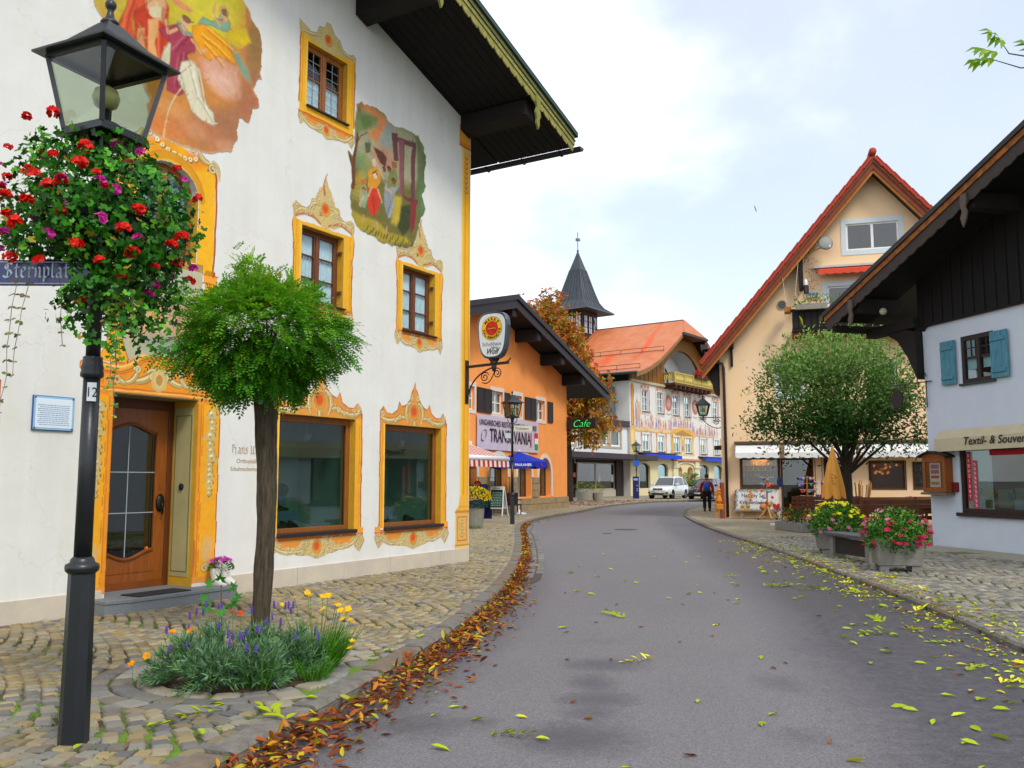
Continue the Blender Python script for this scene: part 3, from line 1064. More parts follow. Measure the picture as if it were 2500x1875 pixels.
def casement(name,op,y,m_wood,sashes=2,bars=(1/3,2/3),fw=.06,curtain=True,reveal=True,m_glass=M_GLASS,depth_room=.5,half=None,lead=False):
 """wooden window in an opening: frame mesh with panes, curtain and sill under it"""
 x0,x1,z0,z1=op
 b=MB()
 b.box(x0,x0+fw,y,y+.06,z0,z1); b.box(x1-fw,x1,y,y+.06,z0,z1)
 b.box(x0+fw,x1-fw,y,y+.06,z0,z0+fw); b.box(x0+fw,x1-fw,y,y+.06,z1-fw,z1)
 iw=(x1-x0-2*fw)/sashes
 for k in range(1,sashes):
  b.box(x0+fw+iw*k-.035,x0+fw+iw*k+.035,y-.008,y+.058,z0+fw,z1-fw)
 H=z1-z0-2*fw
 cells=[]
 for k in range(sashes):
  a0=x0+fw+iw*k+(.035 if k else 0); a1=x0+fw+iw*(k+1)-(.035 if k <sashes-1 else 0)
  b.box(a0,a0+.028,y+.004,y+.05,z0+fw,z1-fw); b.box(a1-.028,a1,y+.004,y+.05,z0+fw,z1-fw)
  b.box(a0+.028,a1-.028,y+.004,y+.05,z0+fw,z0+fw+.03); b.box(a0+.028,a1-.028,y+.004,y+.05,z1-fw-.03,z1-fw)
  zz=[z0+fw+.03]+[z0+fw+H*q for q in bars]+[z1-fw-.03]
  for q in bars:
   b.box(a0+.028,a1-.028,y+.01,y+.045,z0+fw+H*q-.012,z0+fw+H*q+.012)
  for q in range(len(zz)-1):
   cells.append((a0+.028,a1-.028,zz[q]+(.012 if q else 0),zz[q+1]-(.012 if q <len(zz)-2 else 0)))
 w=b.build(name,m_wood,HOUSE,bevel=.004)
 for c in cells:
  MB().poly([(c[0],y+.028,c[2]),(c[1],y+.028,c[2]),(c[1],y+.028,c[3]),(c[0],y+.028,c[3])]).build('pane',m_glass,w)
  if lead:
   q=MB(); xm=(c[0]+c[1])/2; h=(c[3]-c[2])
   q.box(xm-.004,xm+.004,y+.02,y+.027,c[2],c[3])
   for t in (.33,.67):q.box(c[0],c[1],y+.02,y+.027,c[2]+h*t-.004,c[2]+h*t+.004)
   q.build('lead_came',mat('lead came','9aa4aa',.4),w)
 if curtain:
  n=46
  for k in range(sashes):
   a0=x0+fw+iw*k; a1=a0+iw
   zt=z1 if half is None else half
   vs,fs=[],[]
   for i in range(n+1):
    xx=a0+(a1-a0)*i/n
    yy=y+.062+.012*math.sin(i*.95+k)+.008*math.sin(i*2.3)
    sc=.02*abs(math.sin(i*.5)) if half is not None else 0
    vs+=[(xx,yy,z0),(xx,yy,zt-sc)]
   for i in range(n):fs.append((2*i,2*i+2,2*i+3,2*i+1))
   MB().add(vs,fs).build('curtain',M_LACE,w,smooth=True)
 MB().poly([(x0-.3,y+depth_room,z0-.2),(x1+.3,y+depth_room,z0-.2),(x1+.3,y+depth_room,z1+.2),(x0-.3,y+depth_room,z1+.2)]).build('room',M_INTERIOR,w)
 if reveal:
  q=MB()
  e=.004
  q.box(x1-e,x1+.0,-.002,y,z0,z1); q.box(x0,x0+e,-.002,y,z0,z1); q.box(x0+e,x1-e,-.002,y,z1-e,z1)
  q.build('painted_reveal',M_YREVEAL,w)
  MB().box(x0-.01,x1+.03,-.05,y+.01,z0-.012,z0+.012).build('sill',M_SILL,w)
 return w
w=casement('window',W_TOP,.09,M_WOODW,bars=(.5,),half=W_TOP[2]+.55,lead=True)
w['label']='small upper window with half curtain under the eaves'
for op in (W_A,W_B):
 w=casement('window',op,.13,M_WOODB)
 for zz in (op[2]+.25,op[3]-.28):
  q=MB(); q.box(op[1]-.034,op[1]-.004,.03,.10,zz,zz+.05); q.tube([(op[1]-.03,.035,zz-.03),(op[1]-.03,.035,zz+.05)],.009,6)
  q.build('shutter_hinge',mat('hinge iron','5b3a1d',.5),w)
# arched window over the door
x0,x1,z0,z1=ARCHW
b=MB(); y=.12
b.box(x0,x0+.07,y,y+.06,z0,5.32); b.box(x1-.07,x1,y,y+.06,z0,5.32); b.box(x0+.07,x1-.07,y,y+.06,z0,z0+.07)
a,c=arch_pts(-7.0,.46,5.30,5.68,14),arch_pts(-7.0,.39,5.30,5.60,14)
for i in range(14):b.prism([c[i],a[i],a[i+1],c[i+1]],y,y+.06)
b.box(-7.045,-6.955,y-.01,y+.055,z0+.07,5.61)
for zz in (5.0,):b.box(x0+.07,-7.045,y+.01,y+.05,zz-.014,zz+.014); b.box(-6.955,x1-.07,y+.01,y+.05,zz-.014,zz+.014)
AW=b.build('window',M_WOODW,HOUSE,bevel=.004); AW['label']='arched window above the shop door'
for xa,xb in ((x0+.07,-7.045),(-6.955,x1-.07)):
 MB().box(xa,xb,y+.025,y+.03,z0+.07,4.986).build('pane',M_GLASS,AW)
 pts=[(xa,5.014),(xb,5.014)]+[(p[0],p[1]-.0) for p in c if xa-1e-3 <= p[0]<= xb+1e-3]
 MB().prism(pts,y+.025,y+.03).build('pane',M_GLASS,AW)
MB().poly([(x0,y+.14,z0),(x1,y+.14,z0),(x1,y+.14,z1),(x0,y+.14,z1)]).build('curtain',M_LACE,AW)
MB().box(x1-.004,x1,-.002,y,z0,5.3).build('painted_reveal',M_YREVEAL,AW)

# shop windows with a display box behind the glass
M_BACK=mat('pale green display wall','b9d4c4',.8,var=.1,vscale=3)
M_DISPLAYF=mat('display floor','aab4b2',.6,var=.15)
M_SHOPDARK=mat('dim shop wall','4a443a',.9,var=.3,vscale=2)
def shop_window(op,label):
 x0,x1,z0,z1=op
 y=.12
 b=MB(); fw=.09
 b.box(x0,x0+fw,y,y+.07,z0,z1); b.box(x1-fw,x1,y,y+.07,z0,z1)
 b.box(x0+fw,x1-fw,y,y+.07,z0,z0+fw*.8); b.box(x0+fw,x1-fw,y,y+.07,z1-fw*1.2,z1)
 w=b.build('shop_window',mat('oak shop frame','8a5420',.5,var=.25,vscale=4,stretch=(5,5,1)),HOUSE,bevel=.006)
 w['label']=label
 MB().box(x0+fw,x1-fw,y+.03,y+.036,z0+fw*.8,z1-fw*1.2).build('pane',M_GLASS_DARK,w)
 q=MB()
 yb=y+1.15
 q.poly([(x0,y+.07,z0+.05),(x1,y+.07,z0+.05),(x1,yb,z0+.05),(x0,yb,z0+.05)])
 q.build('display_floor',M_DISPLAYF,w)
 q=MB()
 q.poly([(x1+.02,y+.07,z0),(x1+.02,y+.07,z1),(x1+.02,yb,z1),(x1+.02,yb,z0)])
 q.poly([(x0+.95,yb,z0),(x1+.02,yb,z0),(x1+.02,yb,z1),(x0+.95,yb,z1)])
 q.build('display_wall',M_BACK,w)
 q=MB()
 q.poly([(x0-.02,yb+.5,z0),(x0+.95,yb+.5,z0),(x0+.95,yb+.5,z1),(x0-.02,yb+.5,z1)])
 q.poly([(x0-.02,y+.07,z0),(x0-.02,yb+.5,z0),(x0-.02,yb+.5,z1),(x0-.02,y+.07,z1)])
 q.poly([(x0,y+.07,z1),(x1,y+.07,z1),(x1,yb+.5,z1),(x0,yb+.5,z1)])
 q.build('back_wall',M_SHOPDARK,w)
 rr_=random.Random(int(-x0*10))
 def shoe(x,yy,z,a,c_):
  T=Matrix.Translation((x,yy,z))@Matrix.Rotation(a,4,'Z')
  MB().prism([(-.13,0),(.13,0),(.14,.03),(.08,.055),(.0,.075),(-.05,.11),(-.13,.11)],-.04,.04,M=T).build('shoe',mat('shoe '+c_,c_,.6),w,bevel=.015)
 for k in range(9):
  shoe(x0+.2+rr_.random()*1.25,y+.2+rr_.random()*.7,z0+.055,rr_.uniform(-.8,.8),rr_.choice(['1a1714','241c18','3a2a1e','14120f','5a4030','a8b4b0']))
 MB().box(x0+.45,x0+1.15,y+.6,y+.95,z0+.05,z0+.30).build('plinth',mat('blue display block','7f9fb4',.7),w)
 shoe(x0+.7,y+.75,z0+.30,.3,'6a4a34'); shoe(x0+.95,y+.78,z0+.30,-.2,'1a1714')
 for k,(xx,yy) in enumerate(((x0+.72,y+1.0),(x0+1.12,y+.95))):
  MB().lathe([(.06,0),(.075,.22)],(xx,yy,z0+.3),12).build('vase',mat('lime vase' if k== 0 else 'blue vase','b8c46a' if k== 0 else '7fa4c4',.4),w)
  MB().ball((xx,yy,z0+.62),.115,12,8).build('topiary_ball',mat('topiary green','2f6a28',.9,var=.4,vscale=40,bump=1,bscale=60),w,smooth=True)
 MB().lathe([(.05,0),(.055,.12),(.02,.13)],(0,0,0),10,M=Matrix.Translation((x0+1.12,y+.45,z1-.34))@Matrix.Rotation(.7,4,'Y')).build('spot_lamp',M_WHITE,w)
 MB().tube([(x0+1.15,y+.45,z1),(x0+1.15,y+.45,z1-.25)],.01,5).build('lamp_stem',M_WHITE,w)
 MB().box(x0-.0,x1+.03,-.06,y+.01,z0-.05,z0+.005).build('sill',M_SILL,w,bevel=.006)
 q=MB(); e=.005
 q.box(x1-e,x1,-.002,y,z0,z1); q.box(x0,x0+e,-.002,y,z0,z1); q.box(x0+e,x1-e,-.002,y,z1-e,z1)
 q.build('painted_reveal',M_YREVEAL,w)
 return w
shop_window(S1,'large shop window between the little tree and the corner')
W2_=shop_window(S2,'shop window nearest the corner of the house')
rr_=np.random.default_rng(2)
for sx_,sz_ in ((S2[0]+.30,1.78),(S2[0]+.18,2.05)):
 a_=np.arange(34)*.185*2; D_=np.stack([np.cos(a_),np.full(34,-.25),np.sin(a_)],1)
 leaf_mesh('sunflower',np.tile([sx_,.42,sz_],(34,1)),D_,np.tile([0,-1,.1],(34,1)),rr_.uniform(.17,.24,34),palette(['e0b010','d88a10','c8a018'],34,rr_),([(0,0,0),(.5,-.12,.04),(1,0,0),(.5,.12,.04)],[(0,1,2,3)]),M_LEAF,W2_)
 MB().lathe([(.085,0),(.07,.03),(.01,.04)],n=14,M=Matrix.Translation((sx_,.40,sz_))@Matrix.Rotation(math.pi/2,4,'X')).build('sunflower_heart',mat('sunflower heart','3a2410',.9),W2_)
 MB().tube([(sx_,.44,sz_),(sx_-.03,.46,.8)],.012,5).build('sunflower_stem',mat('green stem','4a7a22'),W2_)
shop_window(S3,'shop window left of the blue plaque')

# ---- painted decoration ----
YEL,YEL2,ORA,RED,CRM,CRM2,DRK='ecae26','f7c23a','e8841c','a83a20','cbb472','eadfb0','7a4f18'
def curl(P,cx,cz,r,a0,turns,sx=1,w=.03):
 pts=spiral(cx,cz,r,r*.25,a0,turns,16,sx)
 P.stroke(pts,[w*1.5]*len(pts),DRK,.8)
 P.stroke(pts,[w]*len(pts),CRM)
 P.stroke([(p[0]-w*.15,p[1]+w*.2) for p in pts],[w*.35]*len(pts),CRM2,.9)
def acanth(P,pts,w,col=CRM):
 n=len(pts)
 ws=[w*(.35+.65*math.sin(math.pi*min(1,.15+.85*i/(n-1)))) for i in range(n)]
 P.stroke(pts,[k*1.35 for k in ws],DRK,.8)
 P.stroke(pts,ws,col)
 P.stroke([(p[0]-w*.1,p[1]+w*.18) for p in pts],[k*.3 for k in ws],CRM2,.85)
 P.stroke([(p[0]+w*.12,p[1]-w*.2) for p in pts],[k*.16 for k in ws],DRK,.6,alpha=False)
def flecks(P,x0,x1,z0,z1,n,seed=1):
 r=random.Random(seed)
 for _ in range(n):
  x,z=r.uniform(x0,x1),r.uniform(z0,z1)
  i,j=int((x-P.x[0])/P.res),int((z-P.z[0])/P.res)
  if not (0 <= i <P.nx and 0 <= j <P.nz) or P.a[i,j]<.5:continue
  c=P.rgb[i,j]
  if c[2]<.10:continue            # cream areas only
  a=r.uniform(0,6.28)
  pts=spiral(x,z,r.uniform(.02,.045),.012,a,r.choice((-.6,.6,.9)),7)
  P.stroke(pts,r.uniform(.008,.013),r.choice([DRK,'96702e','b5542a']),.85,alpha=False)
  P.stroke([(p[0]-.008,p[1]+.010) for p in pts],.009,CRM2,.8,alpha=False)
def brush(P,n,size=.09,amt=.3,seed=1):
 r=random.Random(seed)
 for _ in range(n):
  i,j=r.randrange(P.nx),r.randrange(P.nz)
  if P.a[i,j]<.5:continue
  k=r.uniform(1-amt,1+amt)
  c=tuple(min(1,max(0,v*k*r.uniform(.9,1.1))) for v in P.rgb[i,j])
  x,z,a,L=P.x[i],P.z[j],r.uniform(-.5,1.9),size*r.uniform(.4,1.2)
  P.stroke([(x,z),(x+math.cos(a)*L*.5,z+math.sin(a)*L*.5),(x+math.cos(a+.4)*L,z+math.sin(a+.4)*L)],[size*.1,size*.24,size*.06],c,.8,alpha=False,soft=size*.12)
def heart(P,cx,cz,r):
 P.ell(cx,cz,r*1.25,r*1.35,CRM); P.ell(cx,cz,r*1.12,r*1.22,DRK,.55)
 P.ell(cx,cz,r,r*1.08,'e8962c'); P.ell(cx-r*.15,cz+r*.2,r*.75,r*.8,'cf4a22',.9,soft=.8)
def crest_tall(P,cx,hw,zt):
 sil=[(-1,.0),(-1.04,.14),(-.95,.24),(-.78,.19),(-.6,.17),(-.5,.24),(-.45,.36),(-.33,.38),(-.24,.46),(-.22,.58),(-.1,.62),(-.04,.74),(.0,.84),(.06,.72),(.13,.62),(.22,.56),(.25,.45),(.36,.36),(.48,.34),(.55,.22),(.7,.16),(.88,.22),(1.0,.2),(1.06,.08),(1.0,-.02),(.6,.06),(.3,-.01),(0,-.06),(-.3,.02),(-.6,.08)]
 f=hw/.66
 P.poly([(cx+p[0]*hw*1.02,zt+.012+p[1]*f*.98) for p in sil],DRK,.75)
 P.poly([(cx+p[0]*hw,zt+p[1]*f) for p in sil],CRM)
 for sx in (-1,1):
  acanth(P,bez((cx+sx*hw*.95,zt+.05*f),(cx+sx*hw*.8,zt+.2*f),(cx+sx*hw*.35,zt+.1*f)),.055*f,'cdb676')
  acanth(P,bez((cx+sx*hw*.2,zt+.3*f),(cx+sx*hw*.5,zt+.34*f),(cx+sx*hw*.5,zt+.12*f)),.05*f,'c9b06c')
  curl(P,cx+sx*hw*.95,zt+.15*f,.06*f,0,1.2,sx,.024)
  curl(P,cx+sx*hw*.26,zt+.42*f,.06*f,1.5,1.1,sx,.022)
  P.stroke(bez((cx+sx*hw*.95,zt+.0),(cx+sx*hw*.5,zt+.16*f),(cx+sx*hw*.15,zt+.0)),.035,'b5431f',.75)
 P.stroke(bez((cx-.02,zt+.5*f),(cx-.07,zt+.7*f),(cx+.04,zt+.86*f)),[.05,.045,.04,.035,.03,.03,.03,.025,.025,.02,.02,.015,.015],'b06a4a')
 heart(P,cx+.02,zt+.25*f,.095*f)
 P.ell(cx-.09*f,zt+.16*f,.035,.035,'c04a26')
def bottom_orn(P,cx,hw,zb,h):
 sil=[(-1,0),(-1.03,-.35),(-.92,-.85),(-.8,-.55),(-.6,-.62),(-.4,-.8),(-.18,-.85),(0,-1.05),(.2,-.9),(.42,-.78),(.6,-.6),(.8,-.58),(.93,-.95),(1.05,-.4),(1,0)]
 P.poly([(cx+p[0]*hw*1.02,zb-.01+p[1]*h) for p in sil],DRK,.7)
 P.poly([(cx+p[0]*hw,zb+p[1]*h) for p in sil],CRM)
 P.poly([(cx-hw*1.02,zb+.015),(cx-hw*1.02,zb-.05),(cx+hw*1.02,zb-.05),(cx+hw*1.02,zb+.015)],'dd7f26')
 P.stroke([(cx-hw,zb-.05),(cx+hw,zb-.05)],.014,RED,.8)
 for sx in (-1,1):
  P.poly([(cx+sx*hw*.78,zb-h*.2),(cx+sx*hw*.3,zb-h*.2),(cx+sx*hw*.42,zb-h*.52),(cx+sx*hw*.7,zb-h*.48)],'e48a2a',.9)
  acanth(P,bez((cx+sx*hw*.95,zb-h*.15),(cx+sx*hw*.7,zb-h*.95),(cx+sx*hw*.2,zb-h*.6)),.05,'cdb676')
  curl(P,cx+sx*hw*.93,zb-h*.62,h*.2,1.0,1.2,sx,.022)
  curl(P,cx+sx*hw*.28,zb-h*.45,h*.2,2.5,1.0,sx,.022)
 heart(P,cx,zb-h*.52,h*.26)
def band(P,op,wl,wr,wt,col=YEL):
 x0,x1,z0,z1=op
 P.poly([(x0-wl-.035,z0),(x1+wr+.035,z0),(x1+wr+.035,z1+wt),(x0-wl-.035,z1+wt)],'e6d3ac')
 P.rect(x0-wl-.022,x1+wr+.022,z0,z1+wt,'b34a20')
 P.rect(x0-wl,x1+wr,z0,z1+wt,col)
 P.rect(x0-wl+.03,x0-wl+.05,z0,z1+wt,'d88a18',.7); P.rect(x1+wr-.05,x1+wr-.03,z0,z1+wt,'d88a18',.7)
 P.rect(x0-.03,x0,z0,z1,'f8cf5a',.7)
# upper casements
for op in (W_A,W_B):
 cx=(op[0]+op[1])/2
 P=Paint(op[0]-.32,op[1]+.34,op[2]-.42,op[3]+.98,.0105,5)
 P.warp(.010,9)
 band(P,op,.15,.19,.06)
 for sx,xx in ((-1,op[0]-.15),(1,op[1]+.19)):
  P.stroke(bez((xx,op[3]+.1),(xx+sx*.07,op[3]-.05),(xx,op[3]-.3)),.05,'b34a20'); P.stroke(bez((xx,op[3]+.1),(xx+sx*.03,op[3]-.05),(xx-sx*.02,op[3]-.3)),.06,YEL)
 crest_tall(P,cx+.02,.66,op[3]+.10)
 bottom_orn(P,cx+.02,.68,op[2]-.01,.31)
 flecks(P,op[0]-.3,op[1]+.3,op[3]+.02,op[3]+.9,260,3); flecks(P,op[0]-.3,op[1]+.3,op[2]-.4,op[2]-.03,150,4)
 heart(P,cx+.04,op[3]+.35,.09); heart(P,cx+.02,op[2]-.17,.08)
 P.mottle(7,.06)
 P.build('painted_surround',M_PAINT,HOUSE,holes=[op])
# small top window
op=W_TOP; cx=(op[0]+op[1])/2
P=Paint(op[0]-.32,op[1]+.34,op[2]-.45,op[3]+.5,.0105,6).warp(.008,9)
band(P,op,.15,.17,.16)
sil=[(-.64,.0),(-.64,.2),(-.5,.14),(-.4,.08),(-.28,.12),(-.22,.26),(-.1,.28),(-.04,.42),(.02,.46),(.06,.38),(.14,.26),(.26,.22),(.34,.1),(.46,.06),(.58,.12),(.66,.06),(.66,0),(.3,-.04),(0,-.12),(-.3,-.04)]
P.poly([(cx+p[0]*1.02,op[3]+.10+p[1]) for p in sil],DRK,.7); P.poly([(cx+p[0],op[3]+.09+p[1]) for p in sil],CRM)
for sx in (-1,1):
 acanth(P,bez((cx+sx*.6,op[3]+.14),(cx+sx*.4,op[3]+.1),(cx+sx*.2,op[3]+.22)),.05,'cdb676'); curl(P,cx+sx*.22,op[3]+.24,.06,1.5,1.1,sx,.022)
heart(P,cx,op[3]+.2,.08)
bottom_orn(P,cx,.62,op[2]-.12,.26); P.rect(op[0]-.15,op[1]+.17,op[2]-.13,op[2],YEL); P.stroke([(op[0]-.15,op[2]-.13),(op[1]+.17,op[2]-.13)],.016,RED)
P.mottle(7,.06)
P.build('painted_surround',M_PAINT,HOUSE,holes=[op])
# shop windows
for op in (S1,S2,S3):
 cx=(op[0]+op[1])/2
 hw=(op[1]-op[0])/2+.13
 P=Paint(op[0]-.28,op[1]+.30,op[2]-.46,op[3]+.80,.0105,8).warp(.008,8)
 band(P,op,.11,.14,.1,'eba62c')
 f=1.0
 sil=[(-1,-.02),(-1,.16),(-.9,.26),(-.8,.16),(-.66,.14),(-.52,.22),(-.46,.38),(-.38,.30),(-.24,.33),(-.14,.44),(-.1,.56),(-.05,.62),(0,.76),(.05,.62),(.1,.56),(.14,.44),(.24,.33),(.38,.28),(.46,.38),(.52,.22),(.66,.14),(.8,.14),(.9,.24),(1.0,.1),(1,-.02)]
 P.poly([(cx+p[0]*hw*1.015,op[3]+.04+p[1]*f) for p in sil],'b4581e',.9)
 P.poly([(cx+p[0]*hw*.985,op[3]+.025+p[1]*f*.96) for p in sil],'e0943a')
 for sx in (-1,1):
  acanth(P,bez((cx+sx*hw*.96,op[3]+.10),(cx+sx*hw*.75,op[3]+.0),(cx+sx*hw*.5,op[3]+.12)),.075)
  acanth(P,bez((cx+sx*hw*.58,op[3]+.04),(cx+sx*hw*.42,op[3]+.2),(cx+sx*hw*.22,op[3]+.10)),.075)
  acanth(P,bez((cx+sx*hw*.12,op[3]+.4),(cx+sx*hw*.34,op[3]+.32),(cx+sx*hw*.2,op[3]+.02)),.08)
  curl(P,cx+sx*hw*.93,op[3]+.16,.055,0,1.2,sx,.026)
  curl(P,cx+sx*hw*.45,op[3]+.13,.05,2,1.2,sx,.026)
  curl(P,cx+sx*hw*.09,op[3]+.48,.05,1,1.0,sx,.024)
 acanth(P,[(cx,op[3]+.1),(cx,op[3]+.02),(cx,op[3]-.05)],.09)
 heart(P,cx,op[3]+.24,.12)
 bottom_orn(P,cx,hw+.06,op[2]-.04,.34)
 for sx in (-1,1):
  xx=cx+sx*(hw+.03)
  P.rect(xx-.07,xx+.07,op[2]-.07,op[2]+.03,'ee9d34'); P.stroke([(xx-.07,op[2]-.07),(xx+.07,op[2]-.07)],.014,RED)
 flecks(P,op[0]-.3,op[1]+.3,op[3]+.02,op[3]+.7,260,5); flecks(P,op[0]-.3,op[1]+.3,op[2]-.45,op[2]-.05,260,6)
 heart(P,cx,op[3]+.24,.12); heart(P,cx,op[2]-.22,.088)
 P.mottle(7,.06)
 P.build('painted_surround',M_PAINT,HOUSE,holes=[op])
# door surround with garlands and a curved cornice, running up to the arched window
P=Paint(-8.12,-5.92,.16,4.45,.011,9).warp(.007,8)
for xa,xb in ((-7.98,-7.66),(-6.41,-6.06)):
 P.rect(xa-.02,xb+.02,.22,2.62,'b0571e'); P.rect(xa,xb,.22,2.62,'efa51e')
 P.rect(xb-.07 if xa <-7 else xa,xb if xa <-7 else xa+.07,.22,2.62,'e58a22',.8)
 for t in (.045,.075):P.rect((xb-t-.008) if xa <-7 else (xa+t),(xb-t) if xa <-7 else (xa+t+.008),.3,2.55,'b96a18',.8)
 gx=(xa+xb)/2+(-.03 if xa <-7 else .05)
 zz=2.42
 while zz >1.35:
  r=.055 if int(zz*10)%3 else .075
  r*= .55+.45*min(1,(zz-1.2)*1.3)
  dx=random.uniform(-.02,.02)
  P.ell(gx+dx+.008,zz-.012,r*1.15,r*1.05,DRK,.8); P.ell(gx+dx,zz,r,r*.9,CRM); P.ell(gx+dx-.01,zz+.012,r*.4,r*.35,CRM2); P.ell(gx+dx,zz-.01,r*.3,r*.25,'a88a4c',.8)
  for sx in (-1,1):P.ell(gx+dx+sx*r*.95,zz-.04,r*.55,r*.28,'cbb472',ang=sx*.6)
  zz-= r*1.55
 for k in range(5):      # acanthus foot
  P.stroke(bez((gx+.02,.42),(gx-.02+.05*(k-2),.6+.05*k),(gx+.05*(k-2),.72+.07*(2-abs(k-2)))),[.05,.05,.05,.045,.045,.04,.04,.035,.03,.03,.025,.02,.015],CRM if k%2 else 'e3a860')
 P.stroke(bez((xa,.75),(xa+.04,.5),(xa-.02,.3)),.03,'c05a24',.8)
 curl(P,gx-.03,.38,.06,0,1.2,1,.03)
 P.rect(xa-.03,xb+.03,.20,.28,'e8963a')
P.poly([(-8.05,2.55),(-6.0,2.55),(-6.0,2.92),(-6.5,2.92),(-6.62,3.0),(-6.8,3.12),(-7.03,3.17),(-7.25,3.12),(-7.43,3.0),(-7.55,2.92),(-8.05,2.92)],'ec9326')
cor=[(-8.06,2.89),(-7.56,2.89),(-7.44,2.94),(-7.3,3.06),(-7.03,3.14),(-6.76,3.06),(-6.62,2.94),(-6.5,2.89),(-6.0,2.89)]
P.stroke(cor,.13,'c9661c'); P.stroke(cor,.10,'f0a030'); P.stroke([(p[0],p[1]+.025) for p in cor],.025,'f9c566'); P.stroke([(p[0],p[1]-.035) for p in cor],.018,'b65a1a',.9)
P.stroke([(-8.0,2.61),(-6.02,2.61)],.07,'e8882a'); P.stroke([(-8.0,2.63),(-6.02,2.63)],.016,'f8c060'); P.stroke([(-8.0,2.655),(-6.02,2.655)],.012,'b35c1c')
for sx in (-1,1):
 c0=-7.03
 acanth(P,bez((c0+sx*.06,2.92),(c0+sx*.2,2.72),(c0+sx*.42,2.76)),.075); acanth(P,bez((c0+sx*.30,2.92),(c0+sx*.36,2.7),(c0+sx*.52,2.74)),.06)
 acanth(P,bez((c0+sx*.5,2.72),(c0+sx*.62,2.8),(c0+sx*.7,2.74)),.07); curl(P,c0+sx*.32,2.9,.05,0,1.2,sx,.028); curl(P,c0+sx*.1,2.84,.09,.5,1.1,sx,.034)
 P.ell(c0+sx*.6,2.76,.05,.05,CRM); P.ell(c0+sx*.6,2.76,.018,.022,'b8462a')
 acanth(P,bez((c0+sx*.96,2.84),(c0+sx*.84,2.66),(c0+sx*.95,2.48)),.09)
 for k in range(3):P.stroke([(c0+sx*(.78+.03*k),2.70),(c0+sx*(.78+.03*k),2.82)],.008,'b65a1a')
P.ell(-7.03,2.8,.12,.15,CRM); P.ell(-7.03,2.8,.08,.11,'dcbb74'); P.ell(-7.03,2.8,.05,.07,'b98a48')
# bottle-shaped posts and the painted panel between door and window
P.rect(-7.6,-6.42,3.1,4.42,'b9b394'); P.poly([(-7.56,2.95),(-7.3,3.1),(-7.03,3.19),(-6.76,3.1),(-6.5,2.95),(-6.45,4.3),(-7.6,4.3)],'b9b394')
P.ell(-7.25,3.62,.3,.35,'d9a06a',.8,soft=.7); P.ell(-6.72,3.5,.22,.4,'c98a6a',.7,soft=.8); P.ell(-7.0,3.28,.35,.12,'7f9a8c',.7,soft=.9); P.ell(-7.05,4.1,.4,.25,'a8b2a2',.8,soft=.8)
for sx,xc in ((-1,-7.70),(1,-6.32)):
 pts=[(-.16,2.96),(-.17,3.02),(-.1,3.16),(-.06,3.34),(-.06,4.36),(.10,4.36),(.10,3.34),(.14,3.16),(.2,3.02),(.19,2.96)]
 P.poly([(xc+p[0]*1.1,p[1]) for p in pts],'b65a1a'); P.poly([(xc+p[0],p[1]+.005) for p in pts],'f0a722')
 P.rect(xc+.07,xc+.10,3.3,4.36,'b3451f',.9)
 P.poly([(xc+.0,3.22),(xc+.045,3.08),(xc+.02,3.0),(xc-.02,3.0),(xc-.035,3.08)],DRK); P.poly([(xc+.0,3.18),(xc+.03,3.08),(xc+.015,3.02),(xc-.01,3.02),(xc-.022,3.08)],'cfcaae')
 P.rect(xc-.09,xc+.14,4.18,4.30,'f0a030'); P.stroke([(xc-.1,4.18),(xc+.15,4.18)],.02,RED,.8); P.stroke([(xc-.1,4.30),(xc+.15,4.30)],.02,'c9661c',.9)
P.mottle(7,.06)
P.build('painted_surround',M_PAINT,HOUSE,holes=[DOOR,(ARCHW[0],ARCHW[1],4.42,5)])
# arched window surround
P=Paint(-8.1,-5.98,4.28,6.18,.011,12).warp(.008,8)
P.poly([(-7.78,4.3),(-6.24,4.3),(-6.22,5.75),(-6.4,5.9),(-6.7,5.92),(-7.0,6.05),(-7.3,5.92),(-7.6,5.9),(-7.8,5.75)],'e3c690')
P.poly([(-7.74,4.3),(-6.27,4.3),(-6.27,5.72),(-6.42,5.86),(-6.7,5.88),(-7.0,6.02),(-7.3,5.88),(-7.58,5.86),(-7.74,5.72)],'f2b21e')
P.stroke([(-6.25,4.3),(-6.24,5.5),(-6.27,5.72),(-6.36,5.8),(-6.40,5.74)],.032,'a64a26'); P.stroke([(-7.76,4.3),(-7.77,5.5),(-7.74,5.72)],.03,'a64a26')
P.ell(-6.6,5.82,.2,.12,'e0701c',.6,soft=.8); P.ell(-7.2,5.85,.3,.12,'e8841c',.6,soft=.8)
for k in range(9):
 t=k/8
 xx,zz=-7.22+.70*t,5.92-.12*math.sin(t*3.0)-.02*t
 P.ell(xx+.006,zz-.01,.042,.040,DRK,.8); P.ell(xx,zz,.034,.034,CRM2); P.ell(xx,zz,.012,.012,'a8843c')
for sx in (-1,1):
 acanth(P,bez((-7.0+sx*.44,5.97),(-7.0+sx*.5,5.8),(-7.0+sx*.68,5.86)),.07); curl(P,-7.0+sx*.68,5.78,.07,1,1.2,sx,.03); acanth(P,bez((-7.0+sx*.68,5.9),(-7.0+sx*.8,5.86),(-7.0+sx*.8,5.66)),.05)
 curl(P,-7.0-sx*.33,5.98,.06,1,1.2,sx,.03)
a=arch_pts(-7.0,.52,5.30,5.76,14)
P.stroke(a,.10,'d99417'); P.stroke([(p[0],p[1]+.05) for p in a],.014,'b9882a',.8)
P.mottle(7,.06)
kp=P
cxg=(P.x[:-1]+P.x[1:])/2
inside=(np.abs(P.X+7.0)<.46)&(P.Z <5.30+.38*np.sqrt(np.clip(1-((P.X+7.0)/.46)** 2,0,1)))&(P.Z >4.42)
P.a[inside]=0
P.build('painted_surround',M_PAINT,HOUSE)
